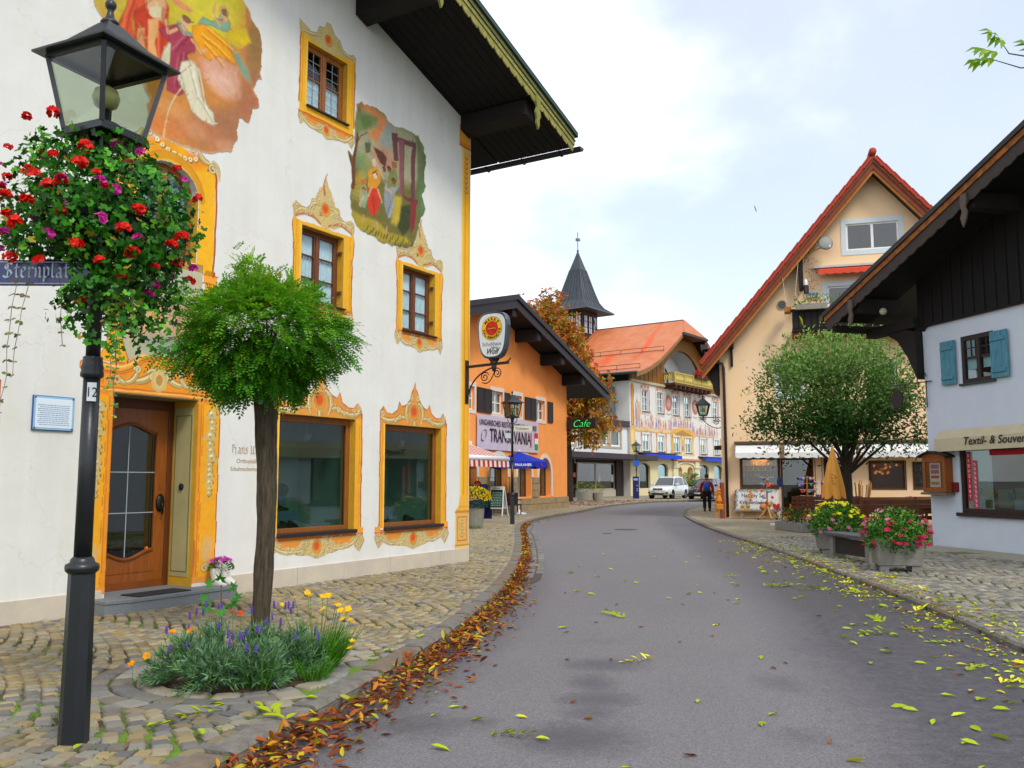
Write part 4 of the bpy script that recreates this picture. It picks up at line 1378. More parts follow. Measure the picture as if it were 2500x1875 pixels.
# corner pilaster
P=Paint(-.52,-.004,.18,8.56,.0125,3)
P.rect(-.40,-.004,8.1,8.56,'e08a22'); P.rect(-.36,-.03,8.2,8.5,'eea233'); P.stroke([(-.4,8.12),(0,8.12)],.03,RED)
P.rect(-.325,-.004,.95,8.1,'e9d9a8'); P.rect(-.30,-.004,.95,8.1,'f0ae22'); P.rect(-.30,-.265,.95,8.1,'f7cb55'); P.rect(-.20,-.18,1.0,8.05,'cf8a1e'); P.rect(-.06,-.04,1.0,8.05,'d99a20')
for k in range(9):
 zz=8.02-k*.1
 P.ell(-.16,zz,.06,.05,'c2682a'); P.ell(-.165,zz+.01,.035,.03,CRM)
curl(P,-.16,8.0,.08,0,1.3,1,.03)
P.poly([(-.30,1.25),(-.36,1.02),(-.44,.98),(-.44,.9),(-.004,.9),(-.004,1.25)],'eeb03a'); P.stroke([(-.44,.95),(0,.95)],.02,'c98a2a'); P.stroke([(-.4,1.03),(0,1.03)],.014,'c98a2a')
P.rect(-.455,-.004,.2,.94,'e3b158'); P.rect(-.47,-.004,.2,.30,'e8bd6a'); P.stroke([(-.46,.31),(0,.31)],.02,'b5772a'); P.stroke([(-.46,.93),(0,.93)],.03,'c98234')
P.stroke([(-.38,.40),(-.38,.84),(-.08,.84),(-.08,.40),(-.38,.40)],.022,'c9642c')
for zz in (.5,.62,.74):
 P.ell(-.23,zz,.06,.05,'c98240'); P.ell(-.23,zz,.04,.03,CRM)
 for sx in (-1,1):curl(P,-.23+sx*.07,zz,.035,0,1.0,sx,.016)
P.mottle(6,.05)
P.build('painted_pilaster',M_PAINT,HOUSE)
# large fresco (upper left)
m1_outline=[(-8.17,7.55),(-8.13,7.27),(-8.06,7.12),(-8.10,6.97),(-7.86,6.99),(-7.61,7.02),(-7.47,6.64),(-7.39,6.16),(-7.44,5.95),(-7.15,5.96),(-6.85,5.91),(-6.43,5.99),(-6.03,6.15),(-5.90,6.35),(-5.88,6.62),(-5.72,6.70),(-5.71,6.86),(-5.53,6.97),(-5.55,7.08),(-5.64,7.22),(-5.53,7.43),(-5.49,7.78),(-5.55,8.02),(-5.63,8.18),(-5.76,8.34),(-5.89,8.46),(-6.0,8.75),(-6.4,9.15),(-7.0,9.2),(-7.6,9.0),(-8.05,8.5),(-8.2,8.0)]
m1_redL=[(-8.10,6.97),(-8.06,7.10),(-7.87,7.16),(-7.74,7.46),(-7.70,7.75),(-7.46,7.87),(-7.46,7.59),(-7.61,7.45),(-7.64,7.23),(-7.57,7.03),(-7.72,7.00),(-7.93,6.98)]
m1_cloak=[(-7.63,7.46),(-7.43,7.69),(-7.25,7.91),(-7.14,7.74),(-7.13,7.50),(-7.10,7.28),(-7.26,6.94),(-7.43,6.97),(-7.50,7.24),(-7.59,7.04)]
m1_legs1=[(-7.44,7.44),(-7.27,7.56),(-7.30,7.33),(-7.33,7.17),(-7.28,7.00),(-7.42,7.00),(-7.43,7.22)]
m1_legs2=[(-7.56,7.25),(-7.47,7.30),(-7.48,7.11),(-7.41,6.98),(-7.57,7.05)]
m1_loin=[(-7.43,7.61),(-7.33,7.69),(-7.24,7.70),(-7.25,7.57),(-7.36,7.51),(-7.42,7.54)]
m1_mag=[(-7.11,7.51),(-6.93,7.61),(-6.73,7.53),(-6.70,7.36),(-6.83,7.23),(-6.74,7.12),(-6.90,6.95),(-6.82,6.72),(-6.92,6.61),(-7.10,6.61),(-7.13,6.78),(-7.08,7.01),(-7.07,7.27),(-7.28,7.37),(-7.18,7.45)]
m1_face=[(-6.95,7.67),(-6.85,7.75),(-6.79,7.69),(-6.84,7.52),(-6.92,7.50)]
m1_white1=[(-7.06,7.37),(-7.03,7.23),(-7.12,6.93),(-7.24,6.88),(-7.22,7.04)]
m1_white2=[(-6.90,7.11),(-6.74,7.19),(-6.63,7.13),(-6.60,6.96),(-6.50,6.66),(-6.34,6.59),(-6.31,6.40),(-6.53,6.43),(-6.73,6.47),(-6.84,6.72),(-6.95,6.85)]
m1_orange=[(-6.76,7.66),(-6.59,7.78),(-6.40,7.77),(-6.17,7.71),(-5.97,7.44),(-6.27,7.43),(-6.44,7.30),(-6.60,7.37),(-6.71,7.50)]
m1_teal=[(-6.60,7.87),(-6.42,7.88),(-6.25,8.11),(-6.11,8.00),(-6.15,7.85),(-6.24,7.83),(-6.42,7.82),(-6.68,7.74)]
m1_teal2=[(-6.09,7.68),(-5.90,7.59),(-5.75,7.42),(-5.69,7.26),(-5.84,7.30),(-5.99,7.47)]
m1_yell=[(-6.13,7.90),(-5.83,8.07),(-5.72,7.88),(-5.98,7.69),(-6.14,7.75)]
m1_angelhead=[(-6.30,8.16),(-6.21,8.22),(-6.16,8.15),(-6.25,8.03),(-6.32,8.08)]
m1_pinkcloud=[(-6.61,7.25),(-6.27,7.43),(-5.96,7.37),(-5.91,7.19),(-6.25,6.97),(-6.52,7.03)]
m1_pinkang=[(-7.19,7.94),(-6.90,7.93),(-6.75,7.87),(-6.85,7.81),(-7.02,7.82)]
m1_browncl=[(-5.88,7.71),(-5.60,7.99),(-5.50,7.78),(-5.55,7.32),(-5.70,7.28)]
m1_browncl2=[(-6.80,6.19),(-6.45,6.62),(-6.01,6.85),(-5.56,7.05),(-5.74,6.69),(-5.90,6.35),(-6.07,6.14),(-6.53,5.99)]
m1_olight=[(-7.40,6.22),(-7.07,6.45),(-6.79,6.38),(-6.85,6.06),(-7.25,6.02)]
m2_outline=[(-3.44,7.77),(-3.20,7.93),(-2.92,7.96),(-2.79,7.90),(-2.63,7.85),(-2.42,7.78),(-2.07,7.82),(-1.75,7.81),(-1.59,7.67),(-1.46,7.47),(-1.56,7.21),(-1.51,6.97),(-1.60,6.71),(-1.50,6.50),(-1.63,6.21),(-1.76,5.92),(-1.87,5.73),(-2.15,5.64),(-2.41,5.62),(-2.70,5.59),(-2.86,5.66),(-3.17,5.67),(-3.40,5.71),(-3.51,5.87),(-3.53,6.22),(-3.50,6.44),(-3.54,6.73),(-3.64,6.94),(-3.59,6.95),(-3.49,6.86),(-3.45,7.24),(-3.47,7.49)]
m2_trunk=[(-3.63,6.95),(-3.51,6.82),(-3.39,7.36),(-3.35,7.27),(-3.43,6.85),(-3.44,6.33),(-3.51,6.33),(-3.52,6.69)]
m2_foliage=[(-3.44,7.61),(-3.15,7.77),(-2.87,7.76),(-2.91,7.61),(-3.14,7.47),(-3.37,7.32),(-3.44,7.42)]
m2_orangesky=[(-3.39,7.81),(-3.16,7.93),(-2.83,7.88),(-2.58,7.81),(-2.74,7.53),(-2.90,7.31),(-3.14,7.39),(-2.87,7.65),(-3.15,7.77)]
m2_greysky=[(-2.63,7.79),(-2.46,7.69),(-2.49,7.40),(-2.74,7.21),(-2.82,7.37)]
m2_columnA=[(-2.50,7.64),(-2.33,7.67),(-2.30,7.18),(-2.42,7.14)]
m2_columnB=[(-2.28,7.58),(-2.13,7.60),(-2.13,6.59),(-2.24,6.61)]
m2_columnC=[(-1.93,7.70),(-1.79,7.63),(-1.82,6.62),(-1.93,6.61)]
m2_beam=[(-2.37,7.60),(-1.80,7.68),(-1.82,7.56),(-2.11,7.55),(-2.32,7.52)]
m2_plinth=[(-2.17,6.60),(-1.71,6.62),(-1.75,6.52),(-2.15,6.53)]
m2_redpl=[(-1.93,6.53),(-1.75,6.54),(-1.81,6.08),(-1.94,5.94)]
m2_woman_red=[(-3.10,6.45),(-2.86,6.54),(-2.76,6.41),(-2.83,6.10),(-3.03,5.98),(-3.10,6.16)]
m2_woman_yel=[(-3.10,6.74),(-2.95,6.87),(-2.79,6.81),(-2.78,6.67),(-2.88,6.51),(-3.10,6.45)]
m2_woman_head=[(-3.02,6.98),(-2.93,7.03),(-2.88,6.97),(-2.93,6.87),(-3.00,6.88)]
m2_child=[(-3.31,6.39),(-3.16,6.49),(-3.11,6.29),(-3.15,6.09),(-3.28,6.06),(-3.31,6.23)]
m2_childhead=[(-3.29,6.55),(-3.18,6.58),(-3.16,6.50),(-3.27,6.44)]
m2_man_green=[(-2.56,6.93),(-2.36,7.02),(-2.29,6.88),(-2.35,6.69),(-2.60,6.59),(-2.58,6.76)]
m2_man_grey=[(-2.66,6.68),(-2.26,6.74),(-2.43,6.48),(-2.46,6.11),(-2.56,6.06),(-2.69,6.32)]
m2_manhead=[(-2.48,7.11),(-2.34,7.14),(-2.33,7.03),(-2.46,6.99)]
m2_dark_man=[(-2.98,7.21),(-2.74,7.21),(-2.61,7.14),(-2.65,6.96),(-2.81,6.99)]
m2_yelbush=[(-2.41,6.51),(-2.19,6.54),(-2.25,6.11),(-2.33,5.98),(-2.48,6.00)]
m2_darkbush=[(-2.26,6.36),(-1.93,6.50),(-1.94,6.05),(-2.12,5.84),(-2.29,5.96)]
m2_ground=[(-3.50,5.97),(-3.26,5.93),(-2.87,5.95),(-2.54,5.82),(-2.03,5.83),(-1.89,5.75),(-2.70,5.61),(-3.17,5.68),(-3.48,5.72)]
m2_stairs=[(-3.23,7.02),(-3.01,6.95),(-2.97,6.83),(-3.49,6.10),(-3.51,6.30)]
m2_vase=[(-3.20,7.22),(-3.06,7.26),(-3.06,7.10),(-3.17,7.04)]
m2_greenR=[(-1.80,7.80),(-1.47,7.47),(-1.55,6.72),(-1.63,6.27),(-1.77,6.38),(-1.74,7.24)]
P=Paint(-8.4,-5.3,5.75,9.35,.0125,21).warp(.05,3.2)
WX_,WZ_=P.WX.copy(),P.WZ.copy(); P.WX+= P.fieldnoise(11,.035); P.WZ+= P.fieldnoise(11,.035)
P.poly(m1_outline,'c9833e',1,.07)
P.WX,P.WZ=P.X+P.fieldnoise(5,.018),P.Z+P.fieldnoise(5,.018)
P.poly([(-8.2,7.3),(-7.6,7.1),(-7.0,7.35),(-6.2,7.6),(-5.9,8.4),(-6.4,9.2),(-7.6,9.0),(-8.2,8.4)],'c9b52e',1,.25,alpha=False)
P.ell(-6.6,8.3,.7,.6,'d8cb3c',.7,soft=.9,alpha=False); P.ell(-8.0,8.0,.25,.7,'b89a4a',.8,soft=.8,alpha=False); P.ell(-7.0,8.7,.6,.35,'e2cf55',.7,soft=.9,alpha=False)
P.poly(m1_olight,'dfa060',.8,.3,alpha=False); P.poly(m1_browncl,'9a6a48',.9,.15,alpha=False); P.poly(m1_browncl2,'a9704a',.9,.25,alpha=False)
P.ell(-6.4,6.3,.5,.2,'b87a52',.7,soft=.9,alpha=False); P.ell(-7.1,6.15,.35,.14,'d9722c',.7,soft=.9,alpha=False)
P.ell(-6.0,6.5,.25,.25,'a87450',.7,soft=.9,alpha=False); P.ell(-5.75,7.0,.2,.35,'a8694c',.8,soft=.9,alpha=False); P.ell(-5.65,7.9,.16,.4,'92703f',.9,soft=.8,alpha=False)
P.poly(m1_pinkcloud,'d8a088',.95,.12,alpha=False); P.ell(-6.2,7.05,.28,.16,'e6b79e',.8,soft=.8,alpha=False)
P.poly(m1_yell,'d3b41e',1,.05,alpha=False); P.poly(m1_teal2,'7d977c',1,.06,alpha=False)
P.poly(m1_redL,'d4532e',1,.04,alpha=False); P.poly(m1_cloak,'c23c20',1,.03,alpha=False)
P.poly([(-7.46,7.6),(-7.2,7.5),(-7.15,8.2),(-7.3,8.6),(-7.5,8.4)],'d8a878',1,.05,alpha=False)
for a,bb in (((-7.75,7.1),(-7.62,7.7)),((-7.95,7.05),(-7.75,7.35)),((-7.2,7.0),(-7.22,7.7)),((-7.35,7.1),(-7.45,7.5))):
 P.stroke([a,bb],.03,'96301c',.6,alpha=False,soft=.03)
for a,bb in (((-7.82,7.1),(-7.68,7.6)),((-7.26,7.0),(-7.3,7.6))):
 P.stroke([a,bb],.035,'ef7a4c',.6,alpha=False,soft=.03)
P.poly(m1_legs1,'d9a064',1,.02,alpha=False); P.poly(m1_legs2,'cf935a',1,.02,alpha=False); P.poly(m1_loin,'d3c7a0',1,.02,alpha=False)
P.poly(m1_white1,'cfc7a4',1,.02,alpha=False); P.poly(m1_mag,'a33a4e',1,.02,alpha=False)
for a,bb in (((-6.95,6.75),(-6.9,7.2)),((-6.85,6.8),(-6.82,7.25)),((-7.0,7.2),(-6.8,7.5))):
 P.stroke([a,bb],.028,'7c2638',.7,alpha=False,soft=.02); P.stroke([(a[0]-.05,a[1]),(bb[0]-.05,bb[1])],.025,'c86474',.6,alpha=False,soft=.02)
P.poly(m1_face,'d7a678',1,.015,alpha=False); P.stroke([(-6.98,7.6),(-6.9,7.5),(-6.75,7.55)],.05,'7f9d86',1,alpha=False)
P.poly(m1_white2,'d8d0b2',1,.02,alpha=False)
for a,bb in (((-6.75,7.05),(-6.62,6.7)),((-6.66,7.12),(-6.5,6.6)),((-6.6,6.7),(-6.35,6.45))):
 P.stroke([a,bb],.02,'a49c80',.7,alpha=False,soft=.02); P.stroke([(a[0]+.04,a[1]),(bb[0]+.04,bb[1])],.02,'efe9d4',.7,alpha=False,soft=.02)
P.poly(m1_orange,'e59a14',1,.02,alpha=False)
for a,bb in (((-6.6,7.6),(-6.1,7.45)),((-6.55,7.5),(-6.2,7.3)),((-6.5,7.72),(-6.05,7.6))):
 P.stroke([a,bb],.03,'c46c10',.7,alpha=False,soft=.02); P.stroke([(a[0],a[1]+.04),(bb[0],bb[1]+.04)],.025,'f6c23c',.8,alpha=False,soft=.02)
P.poly(m1_teal,'7ea488',1,.02,alpha=False); P.poly(m1_angelhead,'c89a66',1,.015,alpha=False); P.stroke([(-6.4,7.95),(-6.15,8.02)],.025,'b0682c',alpha=False); P.poly(m1_pinkang,'d98860',.9,.04,alpha=False)
P.stroke(bez((-6.85,6.8),(-7.1,6.4),(-7.12,5.98)),.02,'dcc490',.9,alpha=False)
for hx,hz,hr,hc in ((-6.87,7.66,.07,'d9a87c'),(-6.22,8.06,.07,'c99c6c'),(-7.32,8.72,.09,'d8a878'),(-6.6,8.5,.06,'d0a070')):
 P.ell(hx,hz,hr,hr*1.25,hc,1,alpha=False,soft=.2); P.ell(hx+hr*.2,hz+hr*.7,hr*.95,hr*.7,'6a4426',.85,alpha=False,soft=.3); P.stroke([(hx-hr*.4,hz+.01),(hx-hr*.1,hz+.01)],.012,'5a3420',.8,alpha=False)
for pts_,c_ in (([(-7.0,7.5),(-7.12,7.4),(-7.16,7.56)],'d8a478'),([(-6.75,7.48),(-6.6,7.36),(-6.52,7.44)],'d8a478'),([(-6.3,7.9),(-6.42,8.02),(-6.38,8.16)],'d0a070'),([(-7.2,8.4),(-7.05,8.2),(-6.95,8.3)],'d8a878')):P.stroke(pts_,.045,c_,1,alpha=False,soft=.015)
for q_,c_ in ((m1_mag,'6e2034'),(m1_orange,'b86410'),(m1_white2,'948a6c'),(m1_teal,'4f7a62'),(m1_cloak,'7e2414'),(m1_redL,'8e2c18')):P.stroke(q_+[q_[0]],.016,c_,.55,alpha=False,soft=.02)
for k in range(5):P.ell(-6.9+.28*k,6.18+.05*(k%3),.2,.11,['c07a4c','cf9066','b8724a','d8a078','a86a48'][k],.55,soft=.8,alpha=False)
brush(P,900,.09,.16,5); brush(P,1800,.045,.2,6); P.mottle(14,.06).mottle(4,.08)
P.build('fresco',M_PAINT,HOUSE,y=-.006)['label']='large cloud shaped fresco of robed figures at the upper left'
# right fresco
P=Paint(-3.8,-1.3,5.45,8.1,.0115,22).warp(.03,5)
P.WX+= P.fieldnoise(14,.025); P.WZ+= P.fieldnoise(14,.025)
P.poly(m2_outline,'6f6a34',1,.04)
P.WX,P.WZ=P.X+P.fieldnoise(7,.012),P.Z+P.fieldnoise(7,.012)
P.poly([(-3.45,7.2),(-3.2,7.95),(-2.5,7.85),(-1.9,7.85),(-1.6,7.6),(-1.7,6.9),(-2.6,6.7),(-3.4,6.8)],'9c9a78',1,.2,alpha=False)
P.poly(m2_orangesky,'cc7a40',.9,.12,alpha=False); P.poly(m2_greysky,'8d9890',.9,.1,alpha=False); P.ell(-2.7,7.1,.3,.2,'b9826a',.8,soft=.8,alpha=False)
P.poly(m2_stairs,'8f8a4e',.9,.08,alpha=False); P.poly(m2_ground,'a8962a',1,.06,alpha=False); P.ell(-3.3,6.4,.15,.25,'b89a2c',.8,soft=.8,alpha=False); P.ell(-3.3,6.85,.14,.15,'6c8a58',.8,soft=.8,alpha=False)
for k in range(6):P.stroke([(-3.5,6.05+k*.08),(-3.05,6.0+k*.1)],.012,'6a6430',.6,alpha=False)
P.poly(m2_foliage,'6f8048',1,.08,alpha=False); P.ell(-3.2,7.6,.16,.12,'59703c',.8,soft=.8,alpha=False)
P.poly(m2_trunk,'6b4226',1,.01)
P.stroke([(-3.42,7.1),(-3.3,7.3),(-3.15,7.42)],.02,'6b4226',alpha=False)
P.poly(m2_greenR,'5c6f46',.9,.08,alpha=False); P.ell(-1.55,6.7,.12,.3,'5f8450',.8,soft=.8,alpha=False)
for q in (m2_columnA,m2_columnB,m2_columnC,m2_beam):P.poly(q,'6a3f42',1,.01,alpha=False)
P.poly([(p[0]-.02,p[1]) for p in m2_columnB],'8d5a5c',.7,.03,alpha=False); P.poly(m2_plinth,'71383c',1,.01,alpha=False); P.poly(m2_redpl,'8a2f34',1,.02,alpha=False)
P.poly(m2_vase,'56603e',1,.02,alpha=False); P.poly(m2_dark_man,'5c3426',1,.03,alpha=False); P.poly(m2_darkbush,'3d4224',1,.06,alpha=False); P.poly(m2_yelbush,'b7a038',1,.06,alpha=False)
P.poly(m2_man_grey,'8d9396',1,.015,alpha=False); P.poly(m2_man_green,'7c8046',1,.015,alpha=False); P.poly(m2_manhead,'9c5c3c',1,.015,alpha=False)
P.poly(m2_woman_red,'cf3a20',1,.01,alpha=False); P.poly(m2_woman_yel,'d18f24',1,.01,alpha=False); P.poly(m2_woman_head,'cfb49a',1,.01,alpha=False)
P.poly(m2_child,'8ea27e',1,.015,alpha=False); P.poly(m2_childhead,'bd6a3e',1,.015,alpha=False)
P.stroke([(-2.98,6.35),(-2.92,6.0)],.02,'8c2214',.8,alpha=False); P.stroke([(-2.5,6.4),(-2.6,6.05)],.02,'5f676c',.8,alpha=False); P.stroke([(-2.4,6.45),(-2.52,6.1)],.016,'b9c0c2',.8,alpha=False)
for hx,hz,hr,hc in ((-2.93,6.72,.05,'d8bfa4'),(-3.2,6.38,.04,'c07a4c'),(-2.42,6.77,.05,'8a4c34'),(-2.55,6.95,.045,'6a4636'),(-2.68,6.9,.04,'7a5040')):
 P.ell(hx,hz,hr,hr*1.25,hc,1,alpha=False); P.stroke([(hx-hr,hz+hr*.5),(hx,hz+hr*1.3),(hx+hr,hz+hr*.5)],.03,'4a3020',.9,alpha=False)
for a,bb in (((-3.0,6.5),(-3.1,6.32)),((-2.84,6.5),(-2.74,6.3)),((-2.5,6.55),(-2.64,6.6)),((-3.22,6.25),(-3.3,6.1)),((-2.7,6.75),(-2.9,6.95))):P.stroke([a,bb],.045,'c8a078',.9,alpha=False)
for a,bb in (((-2.95,5.92),(-2.95,5.82)),((-2.85,5.9),(-2.84,5.8)),((-3.2,5.95),(-3.22,5.85)),((-2.58,5.9),(-2.6,5.78))):P.stroke([a,bb],.04,'c09070',.9,alpha=False)
for k in range(24):
 P.stroke([(-3.2+k*.075,5.62+.1*abs(math.sin(k*1.7))),(-3.16+k*.075,5.7+.1*abs(math.sin(k*1.7)))],.03,random.choice(['5a4a26','6f5a2c','4d4424']),.8,alpha=False)
brush(P,700,.07,.22,7); brush(P,1800,.035,.3,8); P.mottle(16,.08).mottle(5,.08)
P.build('fresco',M_PAINT,HOUSE,y=-.005)['label']='smaller fresco of figures before a columned doorway'
# lettering painted on the wall
M_TXT=mat('faded brown lettering','a98a5e',.9)
def nib(b,pts,w,ang=.8,y=0.0):
 """broad-nib pen stroke as a flat ribbon (x, z)"""
 dx,dz=math.cos(ang)*w/2,math.sin(ang)*w/2
 k=len(b.v)
 for p in pts:
  b.v+=[(p[0]-dx,y,p[1]-dz),(p[0]+dx,y,p[1]+dz)]
 for i in range(len(pts)-1):
  b.f.append((k+2*i,k+2*i+2,k+2*i+3,k+2*i+1))
# blackletter strokes on a 0..1 body, x advance
BL={
'S':(.72,[[(.62,.88),(.45,.98),(.22,.9),(.14,.72),(.3,.58),(.5,.46),(.6,.28),(.46,.06),(.22,.02),(.06,.14)],[(.3,.98),(.36,.5),(.3,.04)]]),
't':(.42,[[(.18,.92),(.18,.12),(.28,.02),(.38,.1)],[(.04,.66),(.36,.68)]]),
'e':(.46,[[(.1,.36),(.32,.5),(.3,.66),(.2,.72),(.08,.56),(.08,.16),(.2,.02),(.38,.12)]]),
'r':(.42,[[(.06,.66),(.14,.6),(.14,.08),(.2,.02)],[(.14,.56),(.28,.72),(.38,.62)]]),
'n':(.54,[[(.04,.66),(.12,.6),(.12,.06)],[(.12,.58),(.28,.72),(.38,.6),(.38,.08),(.46,.04)]]),
'p':(.54,[[(.06,.7),(.12,.6),(.12,-.26)],[(.12,.58),(.28,.72),(.4,.6),(.4,.16),(.26,.02),(.12,.12)]]),
'l':(.28,[[(.1,.98),(.1,.12),(.2,.02)]]),
'a':(.52,[[(.08,.6),(.24,.7),(.36,.58),(.36,.08),(.46,.02)],[(.36,.36),(.14,.3),(.08,.14),(.2,.02),(.34,.14)]]),
'z':(.46,[[(.06,.62),(.2,.7),(.34,.6),(.2,.42),(.36,.22),(.3,-.1),(.14,-.26),(.04,-.16)]]),
'H':(.78,[[(.08,.94),(.16,.82),(.14,.1),(.04,.02)],[(.16,.6),(.4,.74),(.56,.62),(.56,.02),(.46,-.14)],[(.14,.95),(.4,.92),(.5,.99)]]),
's':(.42,[[(.34,.64),(.2,.72),(.08,.58),(.32,.3),(.28,.08),(.14,.02),(.04,.12)]]),
'W':(.96,[[(.06,.9),(.16,.8),(.14,.12),(.28,.02),(.44,.14),(.44,.86)],[(.44,.14),(.6,.02),(.8,.18),(.8,.7),(.64,.92)]]),
'o':(.5,[[(.22,.72),(.08,.56),(.08,.16),(.22,.02),(.38,.16),(.38,.58),(.22,.72)]]),
'f':(.4,[[(.38,.92),(.24,.98),(.16,.84),(.16,-.16)],[(.04,.62),(.34,.64)]]),
}
def blackletter(word,h,m,parent,x,y,z,name='lettering',w=.11):
 b=MB()
 for ch in word:
  if ch== ' ':
   x+= .3*h; continue
  adv,st=BL[ch]
  for s in st:nib(b,[(x+p[0]*h,z+p[1]*h) for p in s],w*h,.75,y)
  x+= adv*h
 return b.build(name,m,parent)
blackletter('Hans Wolf',.13,M_TXT,HOUSE,-5.83,-.004,1.90,w=.12)
text('Orthop\u00e4die',.085,M_TXT,HOUSE,(-5.74,-.003,1.775),extrude=.0005)
text('Schuhmachermeister',.085,M_TXT,HOUSE,(-5.84,-.003,1.665),extrude=.0005,sx=.86)

# ---- shop door in its recess
M_DOOR=mat('varnished oak door','8f4c12',.4,var=.28,vscale=4,stretch=(7,7,1),coat=.3)
M_JAMB=mat('cream painted jamb','b6ab78',.8,var=.08)
x0,x1,z0,z1=DOOR
q=MB()
q.box(x1-.006,x1+.0,.004,.50,z0,z1)
q.build('jamb_panel',M_YREVEAL,HOUSE)
q=MB(); q.box(x1-.012,x1-.0065,.08,.44,z0+.14,z1-.1); JP=q.build('jamb_field',M_JAMB,HOUSE)
q=MB()
for a_,b_,c_,d_ in ((.10,.115,z0+.2,z1-.2),(.405,.42,z0+.2,z1-.2),(.115,.405,z0+.2,z0+.212),(.115,.405,z1-.212,z1-.2)):q.box(x1-.0145,x1-.0125,a_,b_,c_,d_)
q.build('field_line',mat('sepia line','7a6a3c',.9),JP)
MB().lathe([(.045,0),(.045,.012),(.03,.02),(.005,.02)],n=16,M=Matrix.Translation((x1-.015,.26,1.45))@Matrix.Rotation(-math.pi/2,4,'Y')).build('bell_push',M_BLACKMETAL,HOUSE)
MB().box(x0,x1,.004,.50,z1-.012,z1-.004).build('recess_ceiling',mat('painted recess','8d845f',.85,var=.2),HOUSE)
q=MB()      # door frame
q.box(x0,x0+.07,.46,.54,z0,z1); q.box(x1-.09,x1-.015,.46,.54,z0,z1); q.box(x0+.07,x1-.09,.46,.54,z1-.14,z1)
q.build('door_frame',mat('dark oak frame','5e2f0e',.45,var=.25,vscale=4,stretch=(7,7,1)),HOUSE,bevel=.006)
dx0,dx1,dz0,dz1=x0+.07,x1-.09,z0+.02,z1-.14
gx0,gx1=dx0+.13,dx1-.17
gm=(gx0+gx1)/2
def wave(t):return .5-.5*math.cos(2*math.pi*t)
top=[(gx0+(gx1-gx0)*i/16,2.13+.11*wave(i/16)) for i in range(17)]
bot=[(gx0+(gx1-gx0)*i/16,.66-.11*wave(i/16)) for i in range(17)]
q=MB()
q.box(dx0,gx0,.48,.535,dz0,dz1); q.box(gx1,dx1,.48,.535,dz0,dz1)
for i in range(16):
 q.prism([top[i],top[i+1],(top[i+1][0],dz1),(top[i][0],dz1)],.48,.535)
 q.prism([(bot[i][0],dz0),(bot[i+1][0],dz0),bot[i+1],bot[i]],.48,.535)
DR=q.build('door',M_DOOR,HOUSE)
q=MB()
q.tube([(p[0],.475,p[1]+.02) for p in top],.02,6); q.tube([(p[0],.475,p[1]-.02) for p in bot],.02,6)
q.box(gx0-.02,gx1+.02,.474,.482,.36,.368); q.box(dx0,dx1,.468,.482,dz0,dz0+.09)
q.build('moulding',mat('oak moulding','7d400f',.4,var=.25,coat=.3),DR,smooth=False)
q=MB().prism([p for p in bot]+[p for p in reversed(top)],.505,.511); q.build('pane',glass('door glass','5a635f',2.2),DR)
q=MB(); q.box(gm-.006,gm+.006,.497,.5045,.56,2.23)
for zz in (1.12,1.64):q.box(gx0,gx1,.497,.5045,zz-.006,zz+.006)
q.build('lead_came',mat('lead came','9aa4aa',.4),DR)
q=MB().lathe([(.06,0),(.07,.01),(.05,.025),(.02,.03)],n=14,M=Matrix.Translation((dx1-.085,.48,1.24))@Matrix.Rotation(math.pi/2,4,'X')@Matrix.Diagonal((1,1.7,1,1)))
q.tube([(dx1-.085,.46,1.24),(dx1-.085,.42,1.22),(dx1-.085,.41,1.14),(dx1-.085,.43,1.09)],.014,8)
q.build('door_handle',mat('black forged handle','14120f',.35),DR,smooth=True)
MB().poly([(x0,1.4,z0),(x1,1.4,z0),(x1,1.4,z1),(x0,1.4,z1)]).build('shop_interior',M_INTERIOR,DR)
q=MB().lathe([(.018,0),(.018,.003)],n=12,M=Matrix.Translation((gx1-.09,.502,.66))@Matrix.Rotation(math.pi/2,4,'X')); q.build('card_sticker',mat('sticker red','c8321e'),DR)
q=MB().lathe([(.018,0),(.018,.003)],n=12,M=Matrix.Translation((gx1-.068,.502,.66))@Matrix.Rotation(math.pi/2,4,'X')); q.build('card_sticker',mat('sticker yellow','e09a1e'),DR)
# threshold and step
M_STEP=mat('grey speckled granite','7d8184',.8,var=.35,vscale=120,bump=.15,bscale=90)
st_=[(-7.86,-.02),(-7.84,-.28),(-7.55,-.36),(-5.98,-.36),(-5.94,-.30),(-5.94,-.02)]
q=MB().prism([(p[0],p[1]) for p in st_],-.02,.11,'xy'); q.prism([(x0+.002,-.015),(x1-.002,-.015),(x1-.002,.53),(x0+.002,.53)],.02,.158,'xy')
STEP=q.build('step',M_STEP,HOUSE)
q=MB().prism([(p[0]*1.0,p[1]-.012*(p[1]<-.1)) for p in st_],.112,.158,'xy'); q.build('tread',M_STEP,STEP,bevel=.006)
mt=MB().box(-.38,.38,-.17,.17,0,.012)
_Ml=Matrix.Translation(FL['loc'])@Matrix.Rotation(FL['rz'],4,'Z')
def wl_(s,y,z):return _Ml@Vector((s,y,z))
o=mt.build('door_mat',mat('black rubber mat','2b2c30',.8,var=.3,vscale=60),loc=wl_(-7.05,-.15,.160),rot=(0,0,FL['rz']),bevel=.004)
tag(o,'flat dark door mat on the granite step','door mat')

